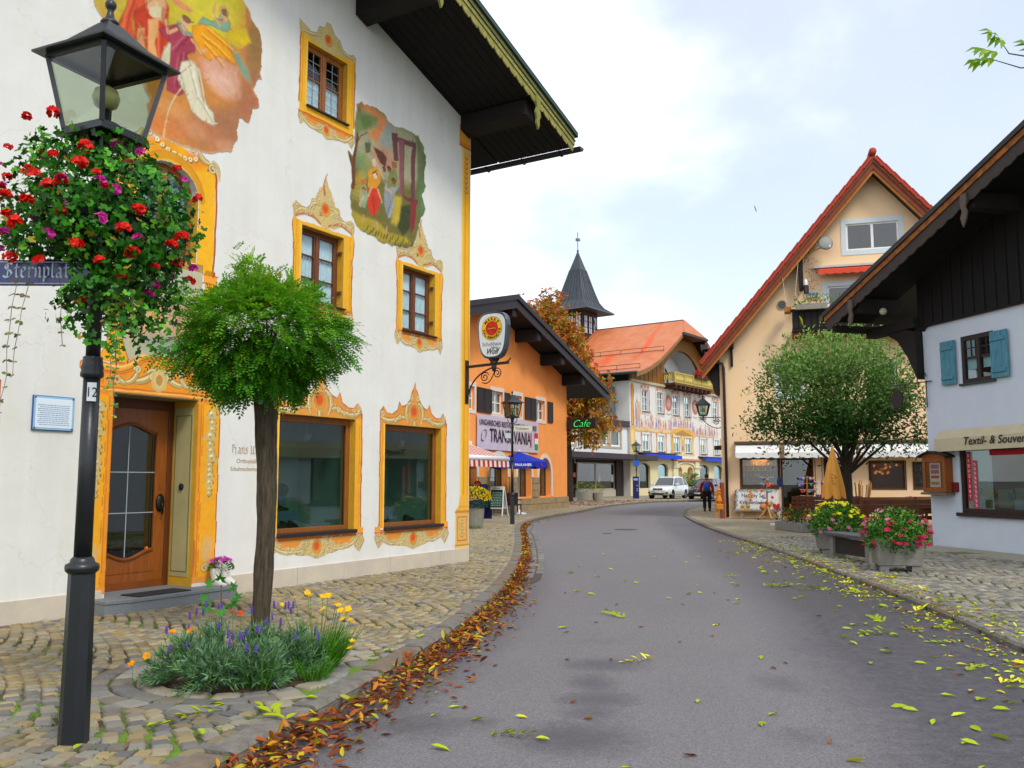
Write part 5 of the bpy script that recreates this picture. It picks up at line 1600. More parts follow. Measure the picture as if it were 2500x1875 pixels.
# ---- roof
M_SOFFIT=mat('blackened soffit boards','130e0b',.85,var=.35,vscale=2,stretch=(1,6,1))
M_BARGE=mat('weathered green bargeboard','6d7038',.8,var=.35,vscale=14,hex2='a59a4e',stretch=(1,1,1),bump=.3,bscale=30)
M_BARGE_D=mat('dark green trim','1f3a30',.6,var=.25)
M_METAL_D=mat('dark roof metal','23211f',.5,var=.2)
sl=.297; ca=math.atan(sl)
def rz_(s,d=0):return HTOP(s)+d
q=MB()
for side in (1,-1):
 f=(lambda s:s) if side >0 else (lambda s:-14-s)
 pr=[(f(-7),HTOP(-7)+.12),(f(1.32),HTOP(1.32)+.12),(f(1.34),HTOP(1.32)+.34),(f(-7),HTOP(-7)+.36)]
 q.prism(pr if side >0 else pr[::-1],-1.62,12.5)
ROOF=q.build('roof',M_METAL_D,HOUSE)
for k in range(10):      # soffit boards down the slope
 y0_=-1.58+k*.172
 q=MB().prism([(-7,HTOP(-7)+.1),(-7,HTOP(-7)+.065),(1.28,HTOP(1.28)+.065),(1.28,HTOP(1.28)+.1)],y0_,y0_+.160)
 q.build('soffit_board',M_SOFFIT,ROOF)
q=MB().poly([(0.004,.16,HTOP(0)+.07),(1.28,.16,HTOP(1.28)+.07),(1.28,12,HTOP(1.28)+.07),(.004,12,HTOP(0)+.07)]); q.build('soffit_board',M_SOFFIT,ROOF)
for s in (-6.9,-3.35,-.22):
 zt=HTOP(s)+.06
 q=MB()
 q.prism([(s-.15,zt-.30),(s+.15,zt-.30-.3*sl),(s+.15,zt-.3*sl*.5),(s-.15,zt)],-1.5,-.002)
 q.build('purlin',M_DARKWOOD,ROOF,bevel=.012)
for k in range(7):
 y0_=.9+k*1.1
 q=MB().prism([(.004,HTOP(0)-.10),(1.2,HTOP(1.2)-.07),(1.2,HTOP(1.2)+.06),(.004,HTOP(0)+.06)],y0_,y0_+.14); q.build('rafter',M_DARKWOOD,ROOF)
# bargeboard: moulded board with scalloped lower edge
q=MB()
q.prism([(-7,HTOP(-7)+.10),(1.30,HTOP(1.30)+.10),(1.30,HTOP(1.30)+.30),(-7,HTOP(-7)+.30)],-1.68,-1.625)
BG=q.build('bargeboard',M_BARGE,ROOF)
q=MB().prism([(-7,HTOP(-7)+.302),(1.36,HTOP(1.36)+.302),(1.36,HTOP(1.36)+.40),(-7,HTOP(-7)+.40)],-1.73,-1.60); q.build('verge_trim',M_BARGE_D,BG)
q=MB().prism([(-7,HTOP(-7)+.185),(1.31,HTOP(1.31)+.185),(1.31,HTOP(1.31)+.205),(-7,HTOP(-7)+.205)],-1.70,-1.682); q.build('moulding',M_BARGE_D,BG)
pts_u,pts_l=[],[]
n=330
for i in range(n+1):
 s=-7+8.28*i/n
 ph=(i%10)/10
 pts_u.append((s,HTOP(s)+.098)); pts_l.append((s,HTOP(s)+.02-.065*abs(math.sin(math.pi*ph))** .7-.03*(ph >.75)))
q=MB()
for i in range(n):q.prism([pts_l[i],pts_l[i+1],pts_u[i+1],pts_u[i]],-1.66,-1.64)
q.build('scalloped_edge',M_BARGE,BG)
for s in (-6.9,-3.35,-.22):
 zt=HTOP(s)+.12
 o2=[(-.07,0),(-.09,-.12),(-.05,-.22),(-.10,-.34),(-.06,-.46),(-.075,-.54),(-.01,-.66),(.04,-.56),(.035,-.46),(.09,-.38),(.05,-.26),(.085,-.14),(.075,0)]
 q=MB()
 for i in range(len(o2)// 2):
  a_,b_=o2[i],o2[i+1]; c_,d_=o2[-1-i],o2[-2-i]
  q.prism([(s+b_[0],zt+b_[1]),(s+d_[0],zt+d_[1]),(s+c_[0],zt+c_[1]),(s+a_[0],zt+a_[1])],-1.70,-1.6605)
 q.build('carved_pendant',mat('carved pendant','8f8f42',.8,var=.3,vscale=14,hex2='6b6a30'),BG)
# gutter along the eaves
q=MB()
n=8
g0=[(1.42+.085*math.cos(math.pi+math.pi*i/n),8.30+.085*math.sin(math.pi+math.pi*i/n)) for i in range(n+1)]
for i in range(n):q.poly([(g0[i][0],-1.78,g0[i][1]),(g0[i+1][0],-1.78,g0[i+1][1]),(g0[i+1][0],12,g0[i+1][1]),(g0[i][0],12,g0[i][1])])
q.poly([(p[0],-1.78,p[1]) for p in g0])
G_=q.build('gutter',M_METAL_D,ROOF,smooth=True)
q=MB()
for k in range(8):q.tube([(1.42+.1*math.cos(math.pi+math.pi*i/6),-1.3+k*.9,8.30+.1*math.sin(math.pi+math.pi*i/6)) for i in range(7)],.012,5)
q.build('gutter_bracket',M_METAL_D,G_)

# ---- information plaque
PL=thing('plaque','pale blue enamel information plaque on the wall left of the door','sign',wl_(-8.415,-.004,2.29),FL['rz'])
MB().box(-.245,.245,-.022,0,-.195,.195).build('plate',mat('enamel blue edge','26408c',.3,coat=.5),PL,bevel=.004)
MB().box(-.237,.237,-.026,-.0225,-.187,.187).build('border',mat('enamel light blue','8fc0e0',.3,coat=.5),PL)
MB().box(-.215,.215,-.029,-.0265,-.165,.165).build('face',mat('enamel white','dfeaf2',.3,coat=.5,var=.03),PL)
M_PT=mat('plaque lettering','7f9cc0',.6)
q=MB()
for r in range(11):
 zz=.085-r*.022
 x=-.19+(.02 if r%3== 1 else 0)
 while x <.17:
  w=random.uniform(.012,.04)
  q.box(x,min(x+w,.185),-.0305,-.0292,zz,zz+.008)
  x+= w+.007
q.build('lettering',M_PT,PL)
for sx in (-1,1):
 for sz in (-1,1):
  MB().lathe([(.009,0),(.009,.006),(.002,.008)],n=10,M=Matrix.Translation((sx*.222,-.0265,sz*.172))@Matrix.Rotation(math.pi/2,4,'X')).build('screw',M_BLACKMETAL,PL)
# ------------------------------------------------------------------ lamp post with sign and flower basket
def lamp_post(name,label,loc,rot45,group,s=1.0,sticker=False,near=True):
 t=thing(name,label,'street lamp',loc,0,group)
 n8=8
 MB().lathe([(.088,-.02),(.086,.0),(.076,1.0)],n=n8).build('foot',M_BLACKMETAL,t)
 MB().lathe([(.078,.985),(.094,1.0),(.098,1.02),(.094,1.04),(.072,1.05),(.066,1.07),(.054,1.085)],n=20).build('collar',M_BLACKMETAL,t,smooth=True)
 MB().lathe([(.052,1.06),(.049,2.2)],n=16).build('shaft',M_BLACKMETAL,t,smooth=True)
 MB().lathe([(.05,2.17),(.066,2.18),(.068,2.2),(.062,2.22),(.066,2.235),(.06,2.26),(.056,2.285),(.058,2.30),(.045,2.31)],n=20).build('collar',M_BLACKMETAL,t,smooth=True)
 MB().lathe([(.043,2.29),(.040,3.45),(.05,3.5),(.038,3.56),(.05,3.62),(.09,3.70)],n=16).build('shaft',M_BLACKMETAL,t,smooth=True)
 for k in range(4):
  a=rot45+k*math.pi/2+math.pi/4
  sp=[(math.cos(a)*x,math.sin(a)*x,z) for x,z in bez((.04,3.50),(.19,3.52),(.16,3.70))]+[(math.cos(a)*x,math.sin(a)*x,z) for x,z in spiral(.135,3.70,.025,.01,0,1,8)]
  MB().tube(sp,.013,6).build('scroll_bracket',M_BLACKMETAL,t,smooth=True)
 zb,ze,hb,he=3.74,4.20,.165,.275       # half sides of the lantern
 L=bpy.data.objects.new('lantern',None)
 M=Matrix.Rotation(rot45,4,'Z')
 q=MB()
 q.box(-hb-.025,hb+.025,-hb-.025,hb+.025,zb-.05,zb-.02,M); q.box(-hb-.01,hb+.01,-hb-.01,hb+.01,zb-.02,zb+.012,M)
 LN=q.build('lantern',M_BLACKMETAL,t,bevel=.004)
 for i,j in ((-1,-1),(1,-1),(1,1),(-1,1)):
  MB().bar(M@Vector((i*hb,j*hb,zb)),M@Vector((i*(he-.03),j*(he-.03),ze)),.028,.028).build('corner_bar',M_BLACKMETAL,LN)
 for k in range(4):
  R=M@Matrix.Rotation(k*math.pi/2,4,'Z')
  a,c=hb-.006,he-.036
  MB().add([R@Vector(p) for p in ((-a,-a,zb+.01),(a,-a,zb+.01),(c,-c,ze),(-c,-c,ze))],[(0,1,2,3)]).build('pane',glass('lantern glass','d7dfd0',1.1),LN)
  MB().bar(R@Vector((-c,-c-.006,ze+.005)),R@Vector((c,-c-.006,ze+.005)),.03,.035).build('top_rail',M_BLACKMETAL,LN)
 q=MB()
 h2=he+.035
 prof=[(h2,ze+.012),(h2,ze+.026),(he*.62,ze+.13),(.05,ze+.27)]
 k0=0
 for hh,z in prof:q.v+=[tuple(M@Vector(p)) for p in ((-hh,-hh,z),(hh,-hh,z),(hh,hh,z),(-hh,hh,z))]
 for r in range(3):q.f+=[(r*4+i,r*4+(i+1)%4,r*4+4+(i+1)%4,r*4+4+i) for i in range(4)]
 q.f+=[(3,2,1,0),(12,13,14,15)]
 q.build('roof',M_BLACKMETAL,LN)
 MB().lathe([(.05,ze+.265),(.06,ze+.28),(.05,ze+.295),(.03,ze+.31),(.018,ze+.36),(.024,ze+.375),(.034,ze+.39),(.036,ze+.41),(.026,ze+.43),(.008,ze+.445),(.003,ze+.47)],n=14).build('finial',M_BLACKMETAL,LN,smooth=True)
 MB().lathe([(.11,zb+.015),(.115,zb+.04),(.09,zb+.06),(.03,zb+.065),(.03,zb+.16)],n=16).build('lamp_holder',M_BLACKMETAL,LN,smooth=True)
 MB().lathe([(.025,zb+.155),(.07,zb+.185),(.085,zb+.235),(.07,zb+.285),(.025,zb+.315),(.003,zb+.32)],n=18).build('globe',mat('cream glass globe','c9bf84',.25,var=.05,coat=.4),LN,smooth=True)
 if s != 1:t.scale=(s,s,s)
 return t
LAMP=lamp_post('street_lamp','near black lamp post with flower basket and street sign',(-2.60,5.44,0),rad(21+45),'black lantern street lamps')
q=MB().box(-.026,.026,-.056,-.052,2.025,2.14,Matrix.Rotation(rad(28),4,'Z')); ST=q.build('number_plate',mat('sticker white','d9dcdf',.5,var=.03),LAMP)
text('12',.085,mat('black print','16181c',.6),ST,(.0265*1-.0,-.0578,2.05),rot=(math.pi/2,0,rad(28)),align='CENTER',sx=.8)
ST.children[0].location=Matrix.Rotation(rad(28),4,'Z')@Vector((0,-.0572,2.052))
# street sign clamped to the post
SG=thing('street_sign','blue enamel street name sign fixed to the near lamp post','sign',(-2.61,5.30,2.80),rad(1.0))
M_SB=mat('cobalt enamel','14246e',.25,var=.08,coat=.6)
MB().box(-.72,.05,-.012,0,-.08,.08).build('plate',M_SB,SG,bevel=.005)
q=MB()
for a,b_,c,d in ((-.705,.035,.064,.068),(-.705,.035,-.068,-.064),(-.705,-.701,-.064,.064),(.031,.035,-.064,.064)):q.box(a,b_,-.0145,-.0125,c,d)
q.build('border_line',M_WHITE,SG)
blackletter('Sternplatz',.094,mat('sign lettering','cfdcee',.5,var=.03),SG,-.49,-.0145,-.032,w=.14)
MB().lathe([(.050,-.012),(.050,.012)],(.01,.14,-.09),16).build('clamp',mat('steel band','8d9296',.35,metal=.8),SG)
MB().box(-.03,.03,.0,.12,-.02,.02).build('arm',M_BLACKMETAL,SG)

# ---- geranium basket round the post
rg=np.random.default_rng(31)
BK=thing('flower_basket','big hanging basket of red and pink geraniums round the lamp post','flower basket',(-2.58,5.40,0))
MB().lathe([(.10,2.92),(.26,2.98),(.36,3.10),(.38,3.14)],n=18).build('bowl',mat('dark planter bowl','1d1d18',.8),BK)
def shell(n,r0,r1,rx,ry,rz_up,rz_dn,cz,rng):
 d=unit(n,rng)
 k=rng.uniform(r0,r1,n)
 p=d*k[:,None]
 lump=1+.13*np.sin(d[:,0]*6+1)*np.cos(d[:,2]*5)+.08*np.sin(d[:,1]*9)
 p*= lump[:,None]
 p[:,0]*= rx; p[:,1]*= ry
 p[:,2]=np.where(p[:,2]>0,p[:,2]*rz_up,p[:,2]*rz_dn)+cz
 return p,d
p1,d1=shell(3400,.80,1.06,.54,.54,.47,.47,3.10,rg)
p2,d2=shell(2200,.45,.85,.53,.53,.46,.46,3.10,rg)
# a fringe hanging below, thicker on the right
n3=900
a3=rg.uniform(0,2*math.pi,n3)
r3=rg.uniform(.2,.48,n3)
p3=np.stack([np.cos(a3)*r3+.05,np.sin(a3)*r3,2.72-rg.random(n3)** 1.6*(.18+.30*np.clip(np.cos(a3+.6),0,1))],1); d3=np.stack([np.cos(a3),np.sin(a3),-np.ones(n3)*.5],1)
# a few shoots straying up beside the lantern
n4=420
a4=rg.uniform(0,2*math.pi,n4); r4=rg.uniform(.02,.40,n4)
p4=np.stack([np.cos(a4)*r4-.10,np.sin(a4)*r4*.7,3.55+rg.random(n4)** 2*.18],1); d4=unit(n4,rg)
P_=np.concatenate([p1,p2,p3,p4]); D_=np.concatenate([d1,d2,d3,d4])
kp_=~((P_[:,0]<-.02)&(P_[:,2]<2.94-.10*rg.random(len(P_))+.25*np.clip(-.35-P_[:,0],0,1)))|(P_[:,1]>.12)
P_,D_=P_[kp_],D_[kp_]
nn=len(P_)
Nn=D_+unit(nn,rg)*.75+np.array([0,-.25,.25])
Dd=unit(nn,rg)+np.array([0,0,-.35])
cols=palette(['2f7a12','24600d','44941a','1c480a','5fa824','2a6418','17380c','3a8a16'],nn,rg)
cols[rg.random(nn)<.03]=C('9a8a2c')
leaf_mesh('foliage',P_,Dd,Nn,rg.uniform(.034,.066,nn),cols,lobed(5,.5,.36),leafmat('geranium leaf',.5,.25),BK)
def blossom_mesh(hexes,n,r,seed):
 rr=np.random.default_rng(seed)
 d=unit(n,rr); d[:,2]=np.abs(d[:,2])*.8; d[:,1]-= .25
 P,D,N,S=[],[],[],[]
 for k in range(n):
  c=d[k]*r*rr.uniform(.6,1.0)
  e1=np.cross(d[k],[0.3,.2,.9]); e1 /= np.linalg.norm(e1); e2=np.cross(d[k],e1)
  for j in range(5):
   a=2*math.pi*j/5+rr.uniform(-.2,.2)
   P.append(c); D.append(e1*math.cos(a)+e2*math.sin(a)+d[k]*.35); N.append(d[k]); S.append(.026)
 shp=([(0,0,0),(.6,-.42,.06),(1,-.2,0),(1,.2,0),(.6,.42,.06)],[(0,1,2,3,4)])
 o=leaf_mesh('blossom',P,D,N,S,palette(hexes,n*5,rr,.15),shp,leafmat('petal',.6,.3))
 me=o.data
 bpy.data.objects.remove(o)
 return me
RED_B=[blossom_mesh(['e01408','c80f06','ee2a12'],k,.033,40+k) for k in (9,12,15)]
PNK_B=[blossom_mesh(['d0249a','e045b0','b51a86'],k,.033,60+k) for k in (5,8)]
def put_blossom(me,parent,loc,sc=1.0):
 o=link('blossom',me,None,parent,loc,(random.uniform(-.5,.3),random.uniform(-.4,.4),random.uniform(0,6)))
 o.scale=(sc,sc,sc)
# where clusters show on the side facing the street
spots_r=[(-.44,3.80),(-.28,3.82),(-.55,3.60),(-.42,3.42),(-.27,3.50),(-.10,3.44),(.02,3.53),(-.40,3.32),(-.20,3.33),(.10,3.36),(.19,3.30),(-.15,3.28),(.02,3.24),(.30,3.42),(.50,3.46),(-.33,3.18),(-.16,3.12),(-.05,3.20),(.25,3.22),(-.50,3.20),(-.30,3.06),(-.62,3.08),(-.42,2.98),(-.24,3.00),(.42,3.10),(.53,2.96),(.56,3.02),(.10,2.88),(.20,2.80),(.44,2.82),(.36,2.86),(-.14,2.80),(-.35,2.84),(.28,2.74),(-.58,3.34),(-.62,3.22),(.22,2.60),(-.02,2.62),(.05,3.05),(.35,2.98)]
spots_p=[(-.60,3.48),(-.57,3.35),(-.64,3.15),(-.50,3.02),(.10,3.62),(.28,3.56),(.02,3.24),(.05,3.08),(.22,3.24),(.30,3.20),(.24,3.02),(.40,2.94),(-.04,2.92),(.40,2.72),(-.48,2.90),(-.36,2.96),(.36,2.66)]
def front_y(x,z):
 k=1-(x/.58)** 2-((z-3.10)/.49)** 2
 return-.54*math.sqrt(max(0.02,k))-.02
for x,z in spots_r:put_blossom(random.choice(RED_B),BK,(x,front_y(x,z),z),random.uniform(.6,1.05))
for x,z in spots_p:put_blossom(random.choice(PNK_B),BK,(x,front_y(x,z),z),random.uniform(.75,1.1))
for k in range(26):
 a=random.uniform(0,math.pi); r=random.uniform(.4,.6)
 put_blossom(random.choice(RED_B+PNK_B),BK,(math.cos(a)*r,math.sin(a)*r,3.1+random.uniform(-.3,.4)),.9)
# trailing stems with paired leaves
def vine(x0,z0,x1,z1,y,hexes,size=.038,step=.075,seed=1):
 rr=np.random.default_rng(seed)
 n=max(4,int((z0-z1)/step))
 pts=[Vector((x0+(x1-x0)*i/n+.006*math.sin(i*1.7),y+.012*math.sin(i),z0+(z1-z0)*i/n)) for i in range(n+1)]
 MBv=MB().tube(pts,.0022,4)
 o=MBv.build('trailing_stem',mat('purple stem','6b5560',.7),BK)
 P,D,N,S=[],[],[],[]
 for i in range(1,n+1):
  for sx in (-1,1):
   for _ in range(2 if rr.random()<.45 else 1):
    P.append(pts[i]); D.append((sx*rr.uniform(.5,1),rr.uniform(-.8,.5),rr.uniform(-.6,.2))); N.append((rr.uniform(-.6,.6),-.7,rr.uniform(.1,.9))); S.append(size*rr.uniform(.7,1.3)*(1-.4*i/n))
 shp=([(0,0,0),(.35,-.34,.05),(.8,-.28,.03),(1,0,-.05),(.8,.28,.03),(.35,.34,.05)],[(0,1,2,3,4,5)])
 leaf_mesh('leaves',P,D,N,S,palette(hexes,len(P),rr),shp,M_LEAF,o)
VH=['7f8a4a','8c7a52','6a7a38','9a8f62','566a2e','7a5a44']
VG=['6f9a26','8fb03a','4f7d1c','b5c060','3f6a18']
vine(-.36,2.80,-.405,1.93,-.25,VH,seed=2)
vine(-.30,2.80,-.375,2.16,-.22,VH,seed=3)
vine(-.13,2.74,-.09,2.34,-.2,VH,.032,seed=4)
for k,(a,z0,b_,z1) in enumerate([(.22,2.75,.245,1.92),(.20,2.72,.205,2.08),(.28,2.72,.26,2.3),(.17,2.70,.165,2.42),(.25,2.7,.235,2.2),(.31,2.66,.33,2.42)]):
 vine(a,z0,b_,z1,-.22,VG,.042,.06,seed=10+k)

# ------------------------------------------------------------------ ball-headed street tree
TR=thing('acacia_tree','young ball-headed street tree with feathery green leaves and grey trunk','tree',(-2.37,8.53,-.02))
M_BARK=mat('furrowed bark','2f271d',.95,var=.45,vscale=16,hex2='5d5240',stretch=(2.2,2.2,.35),bump=1.0,bscale=30)
def bark_trunk(path,rs,n=28,m=70,ridge=.14,seed=3):
 P=[Vector(p) for p in path]
 vs,fs=[],[]
 for i in range(m+1):
  t=i/m*(len(P)-1); k=min(int(t),len(P)-2); f=t-k
  c=P[k].lerp(P[k+1],f); r=rs[k]+(rs[k+1]-rs[k])*f
  for j in range(n):
   a=2*math.pi*j/n
   w=mnoise.noise(Vector((math.cos(a)*3.2,math.sin(a)*3.2,c.z*1.6+seed)))*ridge+.6*ridge*mnoise.noise(Vector((math.cos(a)*8,math.sin(a)*8,c.z*3+seed)))
   vs.append((c.x+math.cos(a)*r*(1+w),c.y+math.sin(a)*r*(1+w),c.z))
 for i in range(m):
  for j in range(n):fs.append((i*n+j,i*n+(j+1)%n,(i+1)*n+(j+1)%n,(i+1)*n+j))
 return MB().add(vs,fs)
TK=bark_trunk([(0,0,0),(0,0,.15),(.03,0,1.2),(.0,0,2.1),(-.01,0,2.3),(.0,0,2.55)],[.105,.088,.080,.100,.118,.07],ridge=.24).build('trunk',M_BARK,TR,smooth=True)
rg=np.random.default_rng(77)
tips=[]
for k in range(26):
 a=rg.uniform(0,2*math.pi); e=rg.uniform(.0,1.2)
 d=Vector((math.cos(a)*math.cos(e),math.sin(a)*math.cos(e),math.sin(e)))
 end=Vector((d.x*.72,d.y*.72,2.62+d.z*.66))
 mid=Vector((d.x*.25,d.y*.25,2.62+d.z*.3))
 MB().tube([(0,0,2.4),mid,end],[.03,.018,.006],5).build('limb',M_BARK,TK)
def crown_pts(n,rng):
 d=unit(n,rng)
 k=rng.uniform(.25,1.0,n)** .45
 lump=1+.12*np.sin(d[:,0]*5+2)*np.cos(d[:,1]*4)+.10*np.sin(d[:,2]*6+d[:,0]*3)
 p=d*(k*lump)[:,None]
 cl_=.80+.28*np.array([mnoise.noise(Vector(q*2.3)) for q in d])+.10*np.array([mnoise.noise(Vector(q*6)) for q in d])
 p*= cl_[:,None]*1.12
 p[:,0]=p[:,0]*.84-.08; p[:,1]*= .82
 p[:,2]=np.where(p[:,2]>0,p[:,2]*.64,p[:,2]*.66)+2.96
 # thin out below near the trunk, droop outside
 return p,d
n=4600
p,d=crown_pts(n,rg)
keep=~((p[:,2]<2.50)&(np.hypot(p[:,0],p[:,1])<.26))
p,d=p[keep],d[keep]
# upright sprouts
sp=[]
for x,y,z,l in ((-.30,0,3.40,.42),(-.16,.1,3.45,.30),(-.22,-.2,3.4,.30),(.55,0,3.22,.2),(.1,0,3.45,.12),(.78,-.1,2.95,.2)):
 for i in range(int(l*60)):
  t=i/(l*60)
  sp.append((x+.03*math.sin(i)-.05*t,y,z+l*t))
sp=np.array(sp)
p=np.concatenate([p,sp]); d=np.concatenate([d,unit(len(sp),rg)])
rd=d+unit(len(p),rg)*.55+np.array([0,0,-.25]); rd[:,2]-= .25*rg.random(len(p)); rd /= np.linalg.norm(rd,axis=1,keepdims=True)
Lr=rg.uniform(.10,.17,len(p))
NL=11
t_=np.tile(np.concatenate([np.repeat(np.linspace(.22,.9,5),2),[1.0]]),len(p))
sd=np.tile(np.concatenate([np.tile([1,-1],5),[0]]),len(p))
ri=np.repeat(np.arange(len(p)),NL)
side=np.cross(rd,np.array([0,0,1.0])+unit(len(p),rg)*.5); side /= np.linalg.norm(side,axis=1,keepdims=True)
base=p[ri]+rd[ri]*(Lr[ri]*t_)[:,None]; base[:,2]-= .03*t_** 2
dirs=side[ri]*sd[:,None]+rd[ri]*.55
nrm=np.cross(rd,side)[ri]+unit(len(ri),rg)*.35
clump=.5+.5*np.sin(p[:,0]*7+1)*np.sin(p[:,1]*6)*np.cos(p[:,2]*8)
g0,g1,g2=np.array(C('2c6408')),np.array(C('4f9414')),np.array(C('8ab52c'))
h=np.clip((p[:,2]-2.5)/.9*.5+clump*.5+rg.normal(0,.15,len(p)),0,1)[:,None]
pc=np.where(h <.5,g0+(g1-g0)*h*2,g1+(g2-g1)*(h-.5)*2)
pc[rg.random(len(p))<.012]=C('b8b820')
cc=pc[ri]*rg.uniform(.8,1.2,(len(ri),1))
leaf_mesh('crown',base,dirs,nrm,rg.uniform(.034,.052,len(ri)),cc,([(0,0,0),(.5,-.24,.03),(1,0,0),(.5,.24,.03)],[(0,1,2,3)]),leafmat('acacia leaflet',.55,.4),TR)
MB().box(-.045,.0,-.135,-.125,2.28,2.32).build('tree_tag',mat('metal tag','8f9498',.4,metal=.6),TR)

# ------------------------------------------------------------------ planting bed at the tree
soil=MB()
nR,nA=6,36
vs=[(0,0,.05)]
for i in range(1,nR+1):
 r=.64*i/nR
 for j in range(nA):
  a=2*math.pi*j/nA
  vs.append((math.cos(a)*r,math.sin(a)*r,.05*(1-(i/nR)** 3)+.012*mnoise.noise(Vector((math.cos(a)*r*6,math.sin(a)*r*6,0)))))
fs=[(0,1+j,1+(j+1)%nA) for j in range(nA)]
for i in range(nR-1):
 for j in range(nA):fs.append((1+i*nA+j,1+(i+1)*nA+j,1+(i+1)*nA+(j+1)%nA,1+i*nA+(j+1)%nA))
o=soil.add(vs,fs).build('flower_bed_soil',mat('dark garden soil','4b3a2a',.95,var=.35,vscale=20,bump=1,bscale=40),loc=(BED_C.x,BED_C.y,-.01),smooth=True)
tag(o,kind='structure')
NEEDLE=([(0,-.045,0),(0,.045,0),(.6,.05,.05),(1,0,.1),(.6,-.05,.05)],[(0,1,2,3,4)])
def lavender(x,y,r,hgt,label,seed,n=1500,spikes=10):
 rr=np.random.default_rng(seed)
 t=thing('lavender_bush',label,'lavender',(x,y,.0),0,'lavender bushes in the tree bed')
 ns=90
 a=rr.uniform(0,2*math.pi,ns); e=rr.uniform(-.05,1.5,ns)
 dd=np.stack([np.cos(a)*np.cos(e),np.sin(a)*np.cos(e),np.sin(e)],1)
 ln=rr.uniform(.6,1.0,ns)
 k=rr.integers(0,ns,n)
 u=rr.uniform(.35,1.0,n)
 P=dd[k]*(ln[k]*u)[:,None]*np.array([r,r,hgt]); P[:,2]+= .04
 D=dd[k]+unit(n,rr)*.75
 cols=palette(['6b9070','557d58','83a888','4a7048','5f9248','3f6038','77a05a'],n,rr)
 leaf_mesh('foliage',P,D,unit(n,rr)+np.array([0,-.3,.6]),rr.uniform(.05,.085,n),cols,NEEDLE,leafmat('lavender leaf',.7,.2),t)
 for i in range(spikes):
  a,rr_=random.uniform(0,6.28),random.uniform(.2,1.05)*r
  top=Vector((math.cos(a)*rr_*1.1,math.sin(a)*rr_*1.1,hgt*random.uniform(.85,1.45)))
  q=MB().tube([(math.cos(a)*rr_*.4,math.sin(a)*rr_*.4,.1),top*.75,top],.0022,4)
  st=q.build('flower_stem',mat('lavender stem','6a7f5c',.8),t)
  q=MB().lathe([(.004,-.03),(.010,-.02),(.008,-.008),(.011,.0),(.008,.012),(.009,.02),(.003,.034)],tuple(top),6)
  q.build('flower_spike',mat('lavender flower','59389a',.7,var=.3,vscale=60),st)
lv=[(-2.52,7.02,.30,.32,'leftmost grey lavender bush in the bed under the little tree',1800),(-2.22,6.80,.30,.31,'lavender bush at the front of the bed under the little tree',1900),(-1.92,6.90,.28,.32,'lavender bush between the front bush and the kerb side clumps',1500),(-1.72,7.22,.28,.36,'lavender bush nearest the kerb in the tree bed',1500),(-2.42,7.40,.30,.38,'lavender bush behind the leftmost one, left of the trunk',1500),(-2.04,7.36,.32,.38,'lavender bush in the middle of the tree bed',1500)]
for i,(x,y,r,hh,lb,n) in enumerate(lv):lavender(x,y,r*1.12,hh,lb,100+i,int(n*1.7),6)
def grass_tuft(x,y,r,hgt,label,n,hexes,seed):
 rr=np.random.default_rng(seed)
 a=rr.uniform(0,2*math.pi,n); rad_=r*np.sqrt(rr.random(n))*.5
 P=np.stack([np.cos(a)*rad_,np.sin(a)*rad_,np.zeros(n)],1)
 D=np.stack([np.cos(a)*.55,np.sin(a)*.55,np.ones(n)],1)+unit(n,rr)*.25
 shp=([(0,-.011,0),(0,.011,0),(.5,.013,.04),(.5,-.013,.04),(1,.004,-.10),(1,-.004,-.10),(1,0,-.12)],[(0,1,2,3),(3,2,4,5),(5,4,6,6)])
 t=thing('grass_tuft',label,'grass',(x,y,0),0)
 sv,sf=shp
 leaf_mesh('blades',P,D,unit(n,rr)+np.array([0,0,.2]),rr.uniform(.6,1.1,n)*hgt,palette(hexes,n,rr),(sv[:6],[(0,1,2,3),(3,2,4,5)]),M_LEAF,t)
GRN=['3f7f14','5a9a20','2f6a12','6fa630','4a7a20']
grass_tuft(-1.62,7.50,.34,.36,'bright green leafy clump under the yellow flowers by the kerb',620,GRN,5)
grass_tuft(-1.55,7.10,.22,.20,'low green grass tuft at the kerb end of the tree bed',160,GRN,6)
grass_tuft(-1.90,6.84,.2,.26,'thin green grass tuft among the front lavender',120,GRN,7)
# yellow daisies
YD=thing('yellow_daisies','clump of yellow daisy flowers on the kerb side of the tree bed','flowers',(-1.62,7.58,0))
def daisy(parent,loc,r,hexes,seed,name='flower_head'):
 rr=np.random.default_rng(seed)
 n=16
 a=np.arange(n)*2*math.pi/n+rr.uniform(-.1,.1,n)
 tilt=unit(1,rr)[0]*.5+np.array([0,-.5,1.0]); tilt /= np.linalg.norm(tilt)
 e1=np.cross(tilt,[1,0,0]); e1 /= np.linalg.norm(e1); e2=np.cross(tilt,e1)
 D=np.cos(a)[:,None]*e1+np.sin(a)[:,None]*e2+tilt*.25
 o=leaf_mesh(name,np.zeros((n,3)),D,np.tile(tilt,(n,1)),rr.uniform(.8,1.1,n)*r,palette(hexes,n,rr),([(0,0,0),(.6,-.2,.05),(1,0,0),(.6,.2,.05)],[(0,1,2,3)]),leafmat('petal',.6,.3),parent)
 o.location=loc
 return o
ys=[(-.22,.05,.55),(-.10,.0,.60),(-.08,.02,.57),(.02,.05,.56),(.08,-.02,.58),(.14,.02,.52),(.16,.0,.50),(.19,-.05,.46),(.24,-.04,.44),(.26,-.08,.48),(.22,-.1,.40),(.28,-.1,.39),(.30,-.06,.36),(.06,-.1,.48),(-.3,-.02,.50),(.32,-.2,.24),(.31,-.22,.19)]
